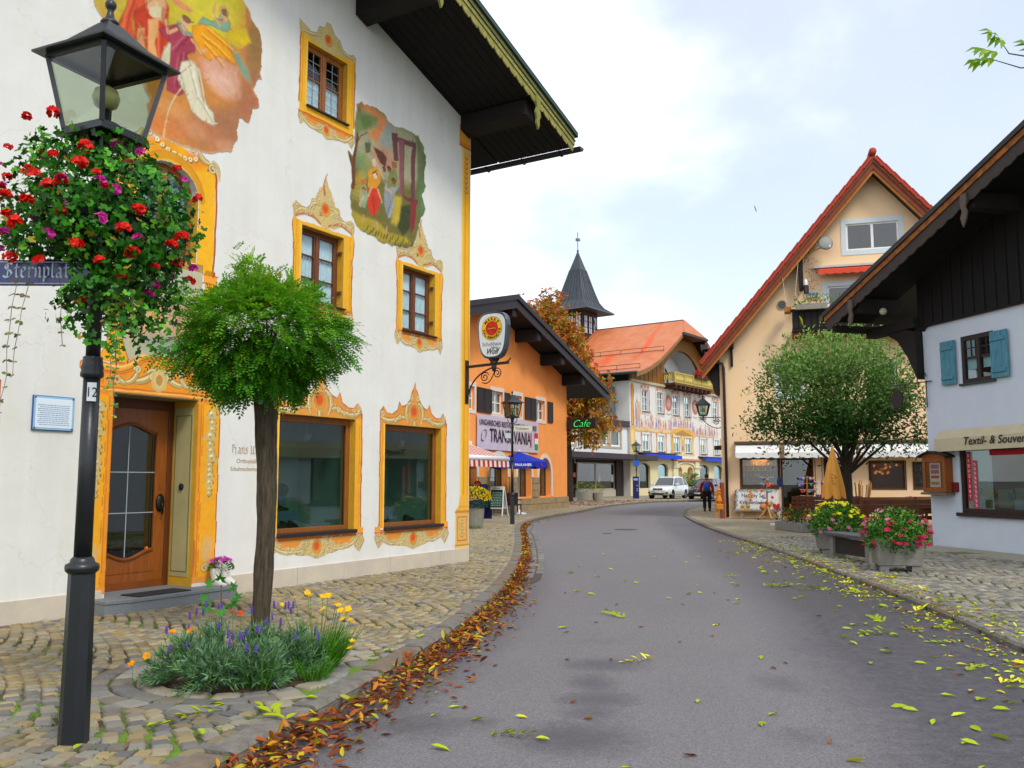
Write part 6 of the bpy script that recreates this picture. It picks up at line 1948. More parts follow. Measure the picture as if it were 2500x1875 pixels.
for i,p_ in enumerate(ys):
 MB().tube([(p_[0]*.4,p_[1]*.4,.1),(p_[0]*.8,p_[1],p_[2]*.7),p_],.0025,4).build('flower_stem',mat('green stem','4a7a22',.8),YD)
 daisy(YD,p_,.036,['f2c40a','e8ae08','f6d21e'],200+i)
for i,(x,y,z) in enumerate([(-2.76,6.86,.22),(-2.66,7.1,.36),(-2.54,7.15,.36),(-2.35,7.6,.44),(-2.30,7.66,.42),(-2.86,6.84,.17)]):
 m_=thing('marigold',['lowest left orange marigold leaning out of the bed','orange marigold at the left edge of the lavender','yellow marigold right of the left edge one','orange red marigold left of the tree trunk','second orange red marigold beside the trunk','double yellow marigold standing outside the bed on the left'][i],'flower',(x,y,0),0,'marigolds in the tree bed')
 MB().tube([(.02,0,0),(.01,0,z*.6),(0,0,z)],.0028,4).build('flower_stem',mat('green stem','4a7a22',.8),m_)
 daisy(m_,(0,0,z),.036,['f0a80a','e88a08'] if i not in (3,4) else ['d9521a','c8421a'],300+i)
# young maple seedling
MP=thing('maple_seedling','small maple seedling with lobed green leaves left of the trunk','plant',(-2.62,8.12,0))
MB().tube([(0,0,0),(.01,0,.3),(0,0,.60)],.006,5).build('stem',mat('reddish stem','6a4a34',.8),MP)
pts=[(-.05,0,.60,-1,.3),(.06,0,.58,1,.2),(0,-.03,.62,.1,.6),(-.09,0,.50,-1,-.2),(.10,.0,.50,1,-.1),(-.07,0,.42,-1,-.3),(.0,-.03,.42,.3,-.6),(.07,-.02,.46,.9,-.4)]
leaf_mesh('leaves',[p_[:3] for p_ in pts],[(p_[3],-.3,p_[4]) for p_ in pts],[(0,-.8,.6)]*len(pts),[.13]*len(pts),palette(['2f7d1c','3a8f22','256a16'],len(pts),rg),lobed(5,.55,.25),M_LEAF,MP)

# ------------------------------------------------------------------ boot planter on the step
BP=thing('boot_planter','white boot planter with pink chrysanthemums on the end of the step','planter',wl_(-6.08,-.16,.158),FL['rz'])
q=MB()
def ringv(cx,cy,rx,ry,z,n=14):return [(cx+rx*math.cos(2*math.pi*i/n),cy+ry*math.sin(2*math.pi*i/n),z) for i in range(n)]
rows=[ringv(0,-.06,.062,.135,0),ringv(0,-.06,.068,.14,.03),ringv(0,-.05,.066,.12,.06),ringv(0,-.01,.064,.085,.10),ringv(0,.02,.062,.07,.16),ringv(0,.02,.066,.072,.22)]
for r_ in rows:q.v+= r_
for i in range(len(rows)-1):
 for j in range(14):q.f.append((i*14+j,i*14+(j+1)%14,(i+1)*14+(j+1)%14,(i+1)*14+j))
q.f.append(tuple(range(13,-1,-1))); q.f.append(tuple(range(70,84)))
for sx in (-.075,.075):
 o=MB().add([(v[0]+sx,v[1],v[2]) for v in q.v],q.f).build('boot',mat('white painted leather','d6d3c8',.6,var=.15,vscale=14),BP,smooth=True)
n=260; d=unit(n,rg); d[:,2]=np.abs(d[:,2])
leaf_mesh('foliage',np.array([0,.0,.20])+d*np.array([.15,.13,.13]),d+unit(n,rg)*.6,d+unit(n,rg)*.5,rg.uniform(.03,.05,n),palette(['4f7a24','6a8f2e','39601a'],n,rg),LEAF_Q,M_LEAF,BP)
for i in range(46):
 a,r_=random.uniform(0,6.28),math.sqrt(random.random())
 daisy(BP,(math.cos(a)*r_*.17,math.sin(a)*r_*.14,.36-.05*r_*r_+random.uniform(-.012,.012)),.028,['d23ac0','e060d0','b820a8'],400+i)

# ------------------------------------------------------------------ hanging shop sign at the corner
SS=thing('hanging_shop_sign','illuminated oval shoe shop sign with red and yellow disc on iron bracket','sign',wl_(-.10,0,0),math.atan2(-.52,.854))
def oval(w,h,z,k=26):
 r=[]
 for i in range(k):
  a=2*math.pi*i/k
  c_,s_=math.cos(a),math.sin(a)
  e=.62
  x=math.copysign(abs(c_)** e,c_)*w; zz=math.copysign(abs(s_)** e,s_)*h
  x*= 1+.13*(zz/h)
  r.append((x,z+zz))
 return r
cx,cz=.63,4.29
M_SSF=mat('grey sign casing','3a3f45',.4,var=.1,coat=.3)
q=MB().prism([(cx+p_[0],p_[1]) for p_ in oval(.325,.455,cz)],-.075,.075); CS=q.build('casing',M_SSF,SS,bevel=.015)
MB().prism([(cx+p_[0],p_[1]) for p_ in oval(.29,.415,cz)],-.079,-.0755).build('face',mat('opal sign face','d5dde2',.3,var=.02,coat=.5),CS)
def disc(r,y,m,nm,zc,k=36):return MB().prism([(cx+r*math.cos(2*math.pi*i/k),zc+r*math.sin(2*math.pi*i/k)) for i in range(k)],y,y+.0015).build(nm,m,CS)
zc=cz+.13
disc(.232,-.081,mat('sign black','17130f',.5),'disc_edge',zc); disc(.226,-.083,mat('sign yellow','e8b41a',.5,var=.03),'disc',zc); disc(.138,-.085,mat('sign black','17130f'),'inner_edge',zc); disc(.132,-.087,mat('sign red','cc1c12',.5,var=.04),'inner_disc',zc)
def ring_text(word,r,a0,a1,size,flip):
 b=MB()
 for i,ch in enumerate(word):
  a=a0+(a1-a0)*i/(len(word)-1)
  g=glyphs(ch,size,'CENTER',bold=.002,extrude=.0008)
  rot=a-math.pi/2 if not flip else a+math.pi/2
  rr_=r if not flip else r+size*.7
  M=Matrix.Translation((cx+rr_*math.cos(a),-.0845,zc+rr_*math.sin(a)))@Matrix.Rotation(math.pi/2,4,'X')@Matrix.Rotation(rot,4,'Z')
  merge_islands(b,g,M)
 return b.build('lettering',mat('sign black','17130f'),CS)
ring_text('MARKE',.152,rad(138),rad(42),.085,False)
ring_text('SALAMANDER',.152,rad(190),rad(352),.078,True)
sal=[(-.095,.055),(-.085,.02),(-.06,-.008),(-.02,-.005),(.03,.0),(.065,.004),(.09,-.02),(.085,-.055),(.06,-.075)]
q=MB(); nib(q,[(cx+p_[0],zc+p_[1]) for p_ in sal],.034,1.3,-.0892)
for lx,lz,ex,ez in ((-.05,.0,-.035,.035),(-.05,-.01,-.075,-.045),(.03,.01,.045,.04),(.02,-.01,.01,-.05)):nib(q,[(cx+lx,zc+lz),(cx+ex,zc+ez)],.014,.3,-.0892)
q.build('salamander_emblem',mat('sign black','17130f'),CS)
q=MB(); nib(q,[(cx+p_[0],zc+p_[1]) for p_ in sal[1:7]],.014,1.3,-.0898); q.build('emblem_back',mat('sign yellow','e8b41a'),CS)
text('Schuhhaus',.105,mat('sign grey','8d8d8a',.5),CS,(cx,-.081,cz-.205),align='CENTER',bold=.0015,sx=.98)
text('Hans',.07,mat('sign black','17130f'),CS,(cx+.05,-.081,cz-.265),align='CENTER',shear=.35)
text('Wolf',.155,mat('sign black','17130f'),CS,(cx-.0,-.081,cz-.365),align='CENTER',shear=.4,bold=.003,sx=.85)
q=MB().lathe([(.11,3.83),(.075,3.79),(.075,3.75),(.05,3.72),(.05,3.66),(.03,3.60)],(cx,0,0),14); q.build('stem',M_IRON,SS)
q=MB().bar((.0,0,3.72),(.96,0,3.75),.035,.05); q.tube([(.9,0,3.76),(.98,0,3.80),(1.0,0,3.84)],.014,6); q.build('arm',M_IRON,SS)
q=MB().tube([(p_[0],0,p_[1]) for p_ in bez((.02,3.05),(.06,3.55),(.62,3.68))],.016,6); q.build('scroll',M_IRON,SS)
q=MB().tube([(p_[0],0,p_[1]) for p_ in spiral(.42,3.50,.10,.02,.4,1.6,26)],.011,6); q.build('scroll',M_IRON,SS)
q=MB().tube([(p_[0],0,p_[1]) for p_ in spiral(.70,3.56,.10,.02,1.8,-1.6,26)],.011,6); q.build('scroll',M_IRON,SS)
q=MB().tube([(p_[0],0,p_[1]) for p_ in bez((.66,3.66),(.55,3.3),(.36,3.4))],.011,6); q.build('scroll',M_IRON,SS)
q=MB().box(-.005,.012,-.06,.06,3.0,3.85); q.build('wall_plate',M_IRON,SS)
# ------------------------------------------------------------------ orange restaurant house
def frame_of(org,d):return dict(loc=(org[0],org[1],0),rz=math.atan2(d[1],d[0]))
FO=frame_of((3.05,49.25),(.415,.91))
_Mo=Matrix.Translation(FO['loc'])@Matrix.Rotation(FO['rz'],4,'Z')
ORG=thing('orange_house','orange rendered restaurant house with black gable roof and dark shutters','house',FO['loc'],FO['rz'])
M_ORANGE=mat('orange render','faa052',.9,var=.08,vscale=1.2,bump=.15,bscale=20)
M_TRIMW=mat('white trim','d9d5cc',.8,var=.06)
M_BLACKWOOD=mat('black stained timber','1d1a1c',.7,var=.3,vscale=3)
M_SHUT=mat('dark brown louvre','2a1f1e',.6,var=.2)
M_SAND=mat('old sandstone','a8916a',.9,var=.25,vscale=3,hex2='8a7a5c',bump=.5,bscale=14)
HO=lambda s:9.45-.245*abs(s+9.7)        # wall top / soffit line
win_o=[(-12.35,-11.35),(-9.62,-8.40),(-7.20,-6.20),(-4.30,-3.22)]
arch_o=[(-11.9,.80),(-8.8,.93),(-5.85,.85),(-3.2,.83)]     # centre, half width
holes=[(a,c,4.58,5.62,.22) for a,c in win_o]+[(c-h,c+h,.68,2.66,.45) for c,h in arch_o]
b=facade(MB(),[(-19.4,-.02),(0,-.02),(0,HO(0)),(-9.7,HO(-9.7)),(-19.4,HO(-19.4))],holes)
for c,h in arch_o:arch_fill(b,c,h,1.75,2.66,2.66,0,.45,12)
b.poly([(0,0,-.02),(0,14,-.02),(0,14,HO(0)),(0,0,HO(0))])
OW=b.build('wall',M_ORANGE,ORG)
for i,(a,c) in enumerate(win_o):
 w=MB()
 for p_ in ((a-.13,c+.13,5.62,5.80),(a-.13,c+.13,4.42,4.58),(a-.13,a,4.58,5.62),(c,c+.13,4.58,5.62)):w.box(p_[0],p_[1],-.025,.01,p_[2],p_[3])
 W=w.build('window',M_TRIMW,ORG)
 f=MB()
 for p_ in ((a,a+.07,4.58,5.62),(c-.07,c,4.58,5.62),(a+.07,c-.07,4.58,4.66),(a+.07,c-.07,5.54,5.62),((a+c)/2-.05,(a+c)/2+.05,4.66,5.54),(a+.07,c-.07,5.07,5.12)):f.box(p_[0],p_[1],.12,.17,p_[2],p_[3])
 f.build('frame',M_WHITE,W)
 m_=(a+c)/2
 for xa,xb in ((a+.07,m_-.05),(m_+.05,c-.07)):
  for za,zb in ((4.66,5.07),(5.12,5.54)):MB().box(xa,xb,.14,.145,za,zb).build('pane',M_GLASS,W)
 for xa,xb in ((a+.05,a+.3),(c-.3,c-.05)):MB().box(xa,xb,.22,.24,4.6,5.6).build('curtain',mat('beige curtain','b9a58a',.9),W)
 MB().poly([(a-.2,.7,4.4),(c+.2,.7,4.4),(c+.2,.7,5.8),(a-.2,.7,5.8)]).build('room',M_INTERIOR,W)
def shutter(x0,x1,z0,z1,parent,m,y=-.06):
 q=MB()
 for p_ in ((x0,x0+.06,z0,z1),(x1-.06,x1,z0,z1),(x0+.06,x1-.06,z0,z0+.07),(x0+.06,x1-.06,z1-.07,z1)):q.box(p_[0],p_[1],y,y+.04,p_[2],p_[3])
 S=q.build('shutter',m,parent)
 n=int((z1-z0-.14)/.085)
 for i in range(n):
  zz=z0+.07+(z1-z0-.14)*i/n
  MB().add([(x0+.06,y+.002,zz),(x1-.06,y+.002,zz),(x1-.06,y+.03,zz+.10),(x0+.06,y+.03,zz+.10)],[(0,1,2,3)]).build('slat',m,S)
for x0,x1 in ((-11.15,-10.42),(-10.38,-9.68),(-8.28,-7.65),(-5.86,-5.12),(-5.08,-4.42),(-2.86,-2.15),(-6.05,-5.9)):
 if x1-x0 >.3:shutter(x0,x1,4.54,5.64,ORG,M_SHUT)
for c,h in arch_o:
 q=MB()
 a,o_=arch_pts(c,h,1.75,2.66,14),arch_pts(c,h+.20,1.75,2.87,14)
 for i in range(14):q.prism([a[i],o_[i],o_[i+1],a[i+1]],-.03,.01)
 zb_=.68 if c >-4 else 1.66
 q.box(c-h-.20,c-h,-.03,.01,zb_,1.75); q.box(c+h,c+h+.20,-.03,.01,zb_,1.75)
 A=q.build('arched_window',M_TRIMW,ORG)
 q=MB()
 ai=arch_pts(c,h-.07,1.75,2.59,14)
 for i in range(14):q.prism([ai[i],a[i],a[i+1],ai[i+1]],.3,.36)
 q.box(c-h,c-h+.07,.3,.36,.68,1.75); q.box(c+h-.07,c+h,.3,.36,.68,1.75); q.box(c-h+.07,c+h-.07,.3,.36,.68,.76)
 q.box(c+h*.25,c+h*.25+.06,.3,.36,.76,2.5)
 for zz in (1.1,1.6,2.05):q.box(c-h+.07,c+h-.07,.31,.35,zz,zz+.025)
 q.build('frame',mat('dark window frame','3a3a36',.6),A)
 MB().prism([(c-h+.07,.7),(c+h-.07,.7)]+ai,.325,.33).build('pane',M_GLASS_DARK,A)
 q=MB().box(c+h*.3,c+h*.9,.5,.52,.7,2.3); q.build('curtain',mat('pale green curtain','a9bdb0',.9),A)
 MB().box(c-h+.15,c-h+.65,.36,.365,1.25,1.75).build('menu_sheet',mat('menu paper','b8c4a8',.8),A)
 MB().poly([(c-h-.3,1.6,.3),(c+h+.3,1.6,.3),(c+h+.3,1.6,3),(c-h-.3,1.6,3)]).build('room',M_INTERIOR,A)
# sandstone plinth and piers, stone by stone
def stone_wall(x0,x1,z0,z1,rows,parent,y0=-.06,mn=.5,mx=1.0,m=M_SAND,seed=1):
 r=random.Random(seed)
 h=(z1-z0)/rows
 for k in range(rows):
  x=x0
  while x <x1-.02:
   w=min(r.uniform(mn,mx),x1-x)
   if x1-x-w <.2:w=x1-x
   MB().box(x+.008,x+w-.008,y0+r.uniform(-.015,.01),.02,z0+k*h+.008,z0+(k+1)*h-.008).build('stone_block',m,parent,bevel=.012)
   x+= w
stone_wall(-15.5,0.02,-.03,.62,2,OW,-.08,.6,1.2)
for x0,x1 in ((-13.5,-12.8),(-11.0,-9.9),(-7.75,-6.85),(-4.92,-4.12)):stone_wall(x0,x1,.64,1.66,3,OW,-.07,.35,.6,seed=4)
# banner
BN=thing('banner','large pale restaurant banner stretched below the windows of the orange house','banner',_Mo@Vector((-7.73,-.05,3.66)),FO['rz'])
n=40
vs,fs=[],[]
for i in range(n+1):
 for j in range(9):
  u,w=-3.5+7*i/n,-.78+1.56*j/8
  vs.append((u,-.02+.012*math.sin(u*2.3+w*3)*(1-j/10)+.01*math.sin(u*7-w*5)*(1-j/8),w))
for i in range(n):
 for j in range(8):fs.append((i*9+j,(i+1)*9+j,(i+1)*9+j+1,i*9+j+1))
MB().add(vs,fs).build('cloth',mat('pale lilac banner cloth','c6bcc9',.8,var=.05),BN,smooth=True)
M_BT=mat('dark plum print','3b1f33',.8)
text('UNGARISCHES RESTAURANT KONDITOREI',.36,M_BT,BN,(-3.3,-.05,.32),sx=.93,bold=.004)
text('TRANSILVANIA',.86,M_BT,BN,(-2.25,-.05,-.40),sx=.80,bold=.008)
for i,h_ in enumerate(('d8202a','e6e6ea','1f9a4a')):MB().box(2.95,3.35,-.052,-.05,.22-(i+1)*.28,.22-i*.28).build('flag_stripe',mat('flag '+h_,h_,.8),BN)
q=MB()
for k in range(5):nib(q,[(-2.85+.28*math.cos(a+k),-.15+.26*math.sin(a*1.3+k)) for a in [i*.35 for i in range(12)]],.03,.7,-.05)
q.build('chef_emblem',mat('grey print','5a5a74',.8),BN)
q=MB(); q.box(2.42,2.58,-.052,-.05,-.5,.2); q.build('bottle_emblem',mat('pale red print','c86a74',.8),BN)
# gable roof
q=MB()
for sgn in (1,-1):
 f=(lambda s:-9.7+s) if sgn >0 else (lambda s:-9.7-s)
 pr=[(f(0),9.55),(f(13.1),9.55-.245*13.1),(f(13.1),9.85-.245*13.1),(f(0),9.87)]
 q.prism(pr if sgn >0 else pr[::-1],-1.25,15)
OR=q.build('roof',M_BLACKWOOD,ORG)
for sgn in (1,-1):
 f=(lambda s:-9.7+s) if sgn >0 else (lambda s:-9.7-s)
 for (d0,d1,ya,yb,nm) in ((-.28,.16,-1.32,-1.255,'bargeboard'),(.12,.36,-1.40,-1.325,'verge_board')):
  pr=[(f(0),9.62+d0),(f(13.2),9.62+d0-.245*13.2),(f(13.2),9.62+d1-.245*13.2),(f(0),9.62+d1)]
  MB().prism(pr if sgn >0 else pr[::-1],ya,yb).build(nm,mat('black bargeboard','241f24',.6,var=.2),OR)
for s in (-9.7,-6.8,-3.6,-.5):
 q=MB(); zt=HO(s)+.06
 q.box(s-.22,s+.22,-1.2,.05,zt-.55,zt); q.build('purlin',M_BLACKWOOD,OR)
# striped awning over the terrace
AW=thing('striped_awning','red and white striped awning at the left end of the orange house','awning',FO['loc'],FO['rz'])
MR,MW_=mat('awning red','b8202c',.8),mat('awning white','ddd8cf',.8)
x=-17.0; k=0
while x <-11.9:
 w=.21
 m_=MR if k%2 else MW_
 MB().add([(x,-.04,3.05),(x+w,-.04,3.05),(x+w,-1.75,2.45),(x,-1.75,2.45)],[(0,3,2,1)]).build('stripe',m_,AW)
 MB().add([(x,-1.86,2.32),(x+w,-1.86,2.32),(x+w,-1.88,2.05),(x,-1.88,2.05)],[(0,3,2,1)]).build('valance',m_,AW)
 x+= w; k+= 1
MB().tube([(-17,-1.8,2.40),(-11.75,-1.8,2.40)],.11,12).build('front_tube',M_WHITE,AW,smooth=True)
MB().box(-17,-11.8,-.12,-.0,3.0,3.2).build('cassette',M_WHITE,AW)
for s in (-13,-15.5):MB().bar((s,-.05,2.2),(s,-1.75,2.38),.05).build('arm',M_WHITE,AW)
# cafe sign on the corner
CF=thing('cafe_sign','dark box sign with green neon script on the corner of the orange house','sign',_Mo@Vector((0,0,0)),FO['rz'])
MB().box(-.16,.02,-1.75,-.06,4.32,4.88).build('box',mat('sign box brown','241a18',.6),CF,bevel=.02)
g=glyphs('Cafe',.56,'CENTER',shear=.35,bold=-.012,extrude=.006)
b=MB(); merge_islands(b,g,Matrix.Translation((-.168,-.90,4.42))@Matrix.Rotation(-math.pi/2,4,'Z')@Matrix.Rotation(math.pi/2,4,'X'))
b.build('neon_lettering',mat('green neon','3fe06a',.4,emit=.6),CF)
MB().bar((-.05,-.9,4.9),(-.05,.0,4.95),.04).build('arm',M_IRON,CF)

# ---- things in front of it
LAMP2=lamp_post('street_lamp','black lantern street lamp at the kerb in front of the orange house',(.01,31.06,0),rad(30),'black lantern street lamps')
q=MB().box(-.34,-.05,-.02,0,3.02,3.22);
LB=MB().box(.06,.70,-.07,-.05,3.22,3.42).build('direction_sign',mat('cream plate','cfc8b4',.6),LAMP2)
text('Toiletten',.13,mat('black print','16181c'),LB,(.10,-.072,3.27))
MB().box(-.26,-.05,-.07,-.05,2.98,3.16).build('small_plate',mat('pale plate','bfc2c8',.6),LAMP2)
AB=thing('chalk_board','white framed chalkboard easel standing before the orange house','sign',(-.62,38.3,0),rad(-24))
for sy,nm in ((-1,'front'),(1,'back')):
 q=MB()
 for sx in (-1,1):q.bar((sx*.36,sy*.30,0),(sx*.30,sy*.03,1.18),.045,.03)
 q.bar((-.31,sy*.04,1.17),(.31,sy*.04,1.17),.05,.14); q.bar((-.34,sy*.22,.32),(.34,sy*.22,.32),.04,.04)
 q.build('frame',M_WHITE,AB)
T=Matrix.Translation((0,-.265,0))@Matrix.Rotation(math.atan2(.27,1.18)*-1,4,'X')
q=MB().box(-.31,.31,.02,.035,.36,1.13,T); BD=q.build('board',mat('green chalkboard','1b4a40',.8),AB)
q=MB()
for r in range(9):
 x=-.24
 while x <.24:
  w=random.uniform(.05,.14); q.box(x,min(x+w,.26),.014,.0195,1.0-r*.07,1.022-r*.07,T); x+= w+.03
q.build('chalk_writing',mat('chalk','9fc0ae',.9),BD)
text('Dallmayr',.10,mat('grey print','7a7a80'),AB,(-.2,-.075,1.14))
MB().add([(-.31,.28,.3),(.31,.28,.3),(.28,.05,1.15),(-.28,.05,1.15)],[(0,1,2,3)]).build('back_board',M_WHITE,AB)
BB=thing('menu_board','dark blue advertising easel with round red emblem','sign',(-1.30,35.2,0),rad(-30))
q=MB().add([(-.42,-.3,0),(.42,-.3,0),(.36,-.02,1.35),(-.36,-.02,1.35)],[(0,1,2,3)]); q.add([(-.42,.3,0),(.42,.3,0),(.36,.02,1.35),(-.36,.02,1.35)],[(3,2,1,0)]); q.build('panel',mat('navy board','121c58',.5),BB)
MB().lathe([(.17,0),(.17,.03)],n=20,M=Matrix.Translation((-.02,-.06,1.32))@Matrix.Rotation(math.pi/2,4,'X')).build('emblem',mat('emblem dark','2a1a1c',.5),BB)
MB().lathe([(.11,0),(.11,.006)],n=20,M=Matrix.Translation((-.02,-.0915,1.32))@Matrix.Rotation(math.pi/2,4,'X')).build('emblem_face',mat('emblem red','a82020',.5),BB)
UM=thing('blue_parasol','open dark blue parasol on a white stand outside the restaurant','parasol',(.32,40.05,0),rad(8))
MU_=mat('royal blue canvas','0f2ca8',.75,var=.1)
n=8
rim=[(1.32*math.cos(2*math.pi*i/n+.39),1.32*math.sin(2*math.pi*i/n+.39),2.33) for i in range(n)]
CN=MB()
for i in range(n):
 a,c=rim[i],rim[(i+1)%n]
 mid=((a[0]+c[0])*.27,(a[1]+c[1])*.27,2.60)
 CN.add([(0,0,2.78),a,c],[(0,1,2)])
CNo=CN.build('canopy',MU_,UM)
for i in range(n):
 a,c=Vector(rim[i]),Vector(rim[(i+1)%n])
 q=MB(); k=8
 vs=[]
 for j in range(k+1):
  p_=a.lerp(c,j/k*.97+.015); vs+=[(p_.x,p_.y,p_.z-.005),(p_.x,p_.y,p_.z-.22-.09*math.sin(math.pi*j/k)** .5)]
 q.add(vs,[(2*j,2*j+2,2*j+3,2*j+1) for j in range(k)]); V_=q.build('valance',MU_,CNo)
 out=((a+c)/2); out.z=0; out.normalize()
 ang=math.atan2(out.y,out.x)+math.pi/2
 if out.y <-.2:
  p_=(a+c)/2+out*.02
  if abs(out.x)<.5:
   text('PAULANER',.15,mat('white print','dfe3ee',.7),CNo,(p_.x,p_.y,p_.z-.2),rot=(math.pi/2,0,ang),align='CENTER',bold=.004)
  else:
   MB().lathe([(.07,0),(.07,.006)],n=14,M=Matrix.Translation((p_.x,p_.y,p_.z-.14))@Matrix.Rotation(ang,4,'Z')@Matrix.Rotation(math.pi/2,4,'X')).build('round_emblem',mat('emblem red','a82020'),CNo)
MB().tube([(-.02,0,.05),(.0,0,2.8)],.022,8).build('pole',M_WHITE,UM)
MB().ball((0,0,2.82),.05).build('finial',M_WHITE,UM,smooth=True)
MB().lathe([(.32,0),(.32,.05),(.08,.09),(.04,.2)],n=20).build('base',M_WHITE,UM)
CH=thing('terrace_chair','dark brown woven terrace chair behind the lamp post','chair',(.10,39.6,0),rad(20))
M_RAT=mat('dark rattan','241715',.7,var=.3,vscale=30)
MB().box(-.26,.26,-.25,.25,.40,.46).build('seat',M_RAT,CH,bevel=.02); MB().box(-.26,.26,.22,.28,.46,.95).build('backrest',M_RAT,CH,bevel=.02)
for sx in (-1,1):
 for sy in (-1,1):MB().box(sx*.23-.02,sx*.23+.02,sy*.22-.02,sy*.22+.02,0,.41).build('leg',M_RAT,CH)
 MB().box(sx*.26-.025,sx*.26+.025,-.22,.24,.62,.66).build('armrest',M_RAT,CH)
def potted(name,label,cat,loc,r,h,fol_r,fol_h,hexes,n,seed,flowers=None,pot='5b5a56',group=None,square=False):
 t=thing(name,label,cat,loc,0,group)
 rr=np.random.default_rng(seed)
 MB().lathe([(r*.8,0),(r*.85,.02),(r,h),(r*.9,h),(r*.88,h-.04)],n=18).build('pot',mat('pot '+pot,pot,.8,var=.15),t,smooth=False)
 d=unit(n,rr); d[:,2]=d[:,2]*.9+.25
 P=d*rr.uniform(.6,1.05,(n,1))*np.array([fol_r,fol_r,fol_h])+np.array([0,0,h+fol_h*.55])
 leaf_mesh('foliage',P,d+unit(n,rr)*.6,d+unit(n,rr)*.6,rr.uniform(.05,.09,n),palette(hexes,n,rr),LEAF_Q,M_LEAF,t)
 if flowers:
  m_=flowers[1]; d=unit(m_,rr); d[:,2]=np.abs(d[:,2])*.9+.1
  P=d*np.array([fol_r,fol_r,fol_h])*1.05+np.array([0,0,h+fol_h*.55])
  leaf_mesh('blossoms',np.repeat(P,4,0),unit(m_*4,rr)+np.repeat(d,4,0),np.repeat(d,4,0),rr.uniform(.04,.06,m_*4),palette(flowers[0],m_*4,rr),([(0,0,0),(.6,-.4,.05),(1,0,0),(.6,.4,.05)],[(0,1,2,3)]),leafmat('petal'),t)
 return t
GRNS=['3f7420','2f5f18','5a8f2a','244a14']
potted('flower_pot','round pot of bright yellow chrysanthemums at the corner of the fresco house','flower pot',(-1.18,28.6,0),.30,.62,.48,.42,GRNS,900,71,(['e6c80a','f0d81e','d8b408'],420),'8a8678')
grass_tuft(-1.25,28.3,.5,.16,'low grass growing at the foot of the yellow flower pot',220,GRN,8)
potted('box_plant','dark pot with a green shrub beside the chalkboard','potted plant',(-.98,39.0,0),.24,.60,.30,.42,['2f5a20','244a18','3a6a28'],500,72,None,'34322e')
potted('planter','concrete planter with green and yellow plants before the dark shop','planter',(5.4,66.2,0),.62,.62,.75,.45,GRNS,700,73,(['d8b81a','c8a014'],60),'9a958a')
potted('planter','smaller stone planter with yellow bush right of the shop planter','planter',(6.4,66.6,0),.42,.55,.55,.42,['8a8a24','a8981e','6a7a20'],500,74,None,'8f8a80')

# ------------------------------------------------------------------ flat-roofed shop behind the orange house
FS=frame_of((5.29,78.93),(.559,.829))
_Ms=Matrix.Translation(FS['loc'])@Matrix.Rotation(FS['rz'],4,'Z')
SH=thing('flat_roofed_shop','low white shop building with dark fascia bands and recessed shop front','shop',FS['loc'],FS['rz'])
M_SHW=mat('white render','d8dad8',.85,var=.04); M_FASC=mat('dark plum fascia','3a2a33',.6,var=.15); M_SHD=mat('dark brown boarding','2a1d1a',.7,var=.3,stretch=(4,4,.4),vscale=3)
wins=[(2.4,4.2),(4.8,6.85),(7.5,9.5),(-1.6,.6)]
b=facade(MB(),[(-8,4.0),(11.05,4.0),(11.05,6.7),(-8,6.7)],[(a,c,4.7,6.35,.25) for a,c in wins])
b.poly([(11.05,0,4),(11.05,12,4),(11.05,12,6.7),(11.05,0,6.7)])
b.build('upper_wall',M_SHW,SH)
SH.location=(4.96,74.0,.097); SH.scale=(.9376,)*3
for a,c in wins:
 q=MB()
 for p_ in ((a-.3,c+.3,6.35,6.6),(a-.3,c+.3,4.5,4.7),(a-.3,a,4.7,6.35),(c,c+.3,4.7,6.35)):q.box(p_[0],p_[1],-.05,.01,p_[2],p_[3])
 W=q.build('window',mat('beige surround','b5a088',.8),SH)
 q=MB()
 for p_ in ((a,a+.15,4.7,6.35),(c-.15,c,4.7,6.35),(a+.15,c-.15,4.7,4.85),(a+.15,c-.15,6.2,6.35)):q.box(p_[0],p_[1],.1,.18,p_[2],p_[3])
 q.build('frame',M_WHITE,W)
 MB().box(a+.15,c-.15,.13,.135,4.85,6.2).build('pane',M_GLASS,W)
 MB().box(a+.2,a+(c-a)*.45,.3,.32,4.8,6.3).build('curtain',mat('teal curtain','5d7f80',.9),W)
 MB().poly([(a-.2,.8,4.5),(c+.2,.8,4.5),(c+.2,.8,6.5),(a-.2,.8,6.5)]).build('room',mat('pale room','8f9a96',.9),W)
MB().box(-8,11.2,-.25,12,6.7,7.25).build('roof_fascia',M_FASC,SH)
MB().box(-8,11.25,-.3,12,7.25,7.33).build('roof_edge',mat('zinc','9aa0a4',.5,metal=.5),SH)
MB().box(-8,14.8,-1.6,.4,3.42,3.95).build('canopy',M_FASC,SH,bevel=.03)
q=MB(); q.box(-8,2.3,1.0,1.2,-.2,3.42); q.box(2.3,9.6,.75,.95,3.1,3.42); q.box(9.6,11.1,.5,.95,-.2,3.42)
q.build('boarding',M_SHD,SH)
MB().box(2.3,9.6,.6,.95,-.2,.55).build('stall_riser',mat('pale stone riser','b5ac98',.8,var=.12),SH)
q=MB()
for p_ in ((2.3,2.42,.55,3.1),(9.48,9.6,.55,3.1),(2.42,9.48,.55,.68),(2.42,9.48,3.0,3.1),(5.75,5.9,.68,3.0)):q.box(p_[0],p_[1],.74,.86,p_[2],p_[3])
SWn=q.build('shop_window',mat('pale metal frame','b0a890',.6),SH)
for xa,xb in ((2.42,5.75),(5.9,9.48)):MB().box(xa,xb,.79,.8,.68,3.0).build('pane',glass('far shop glass','9aa09c',1.5),SWn)
q=MB().poly([(2.3,3.4,-.02),(9.6,3.4,-.02),(9.6,3.4,3.1),(2.3,3.4,3.1)]); q.build('room',mat('shop room','4a4436',.9,var=.4,vscale=1.2),SWn)
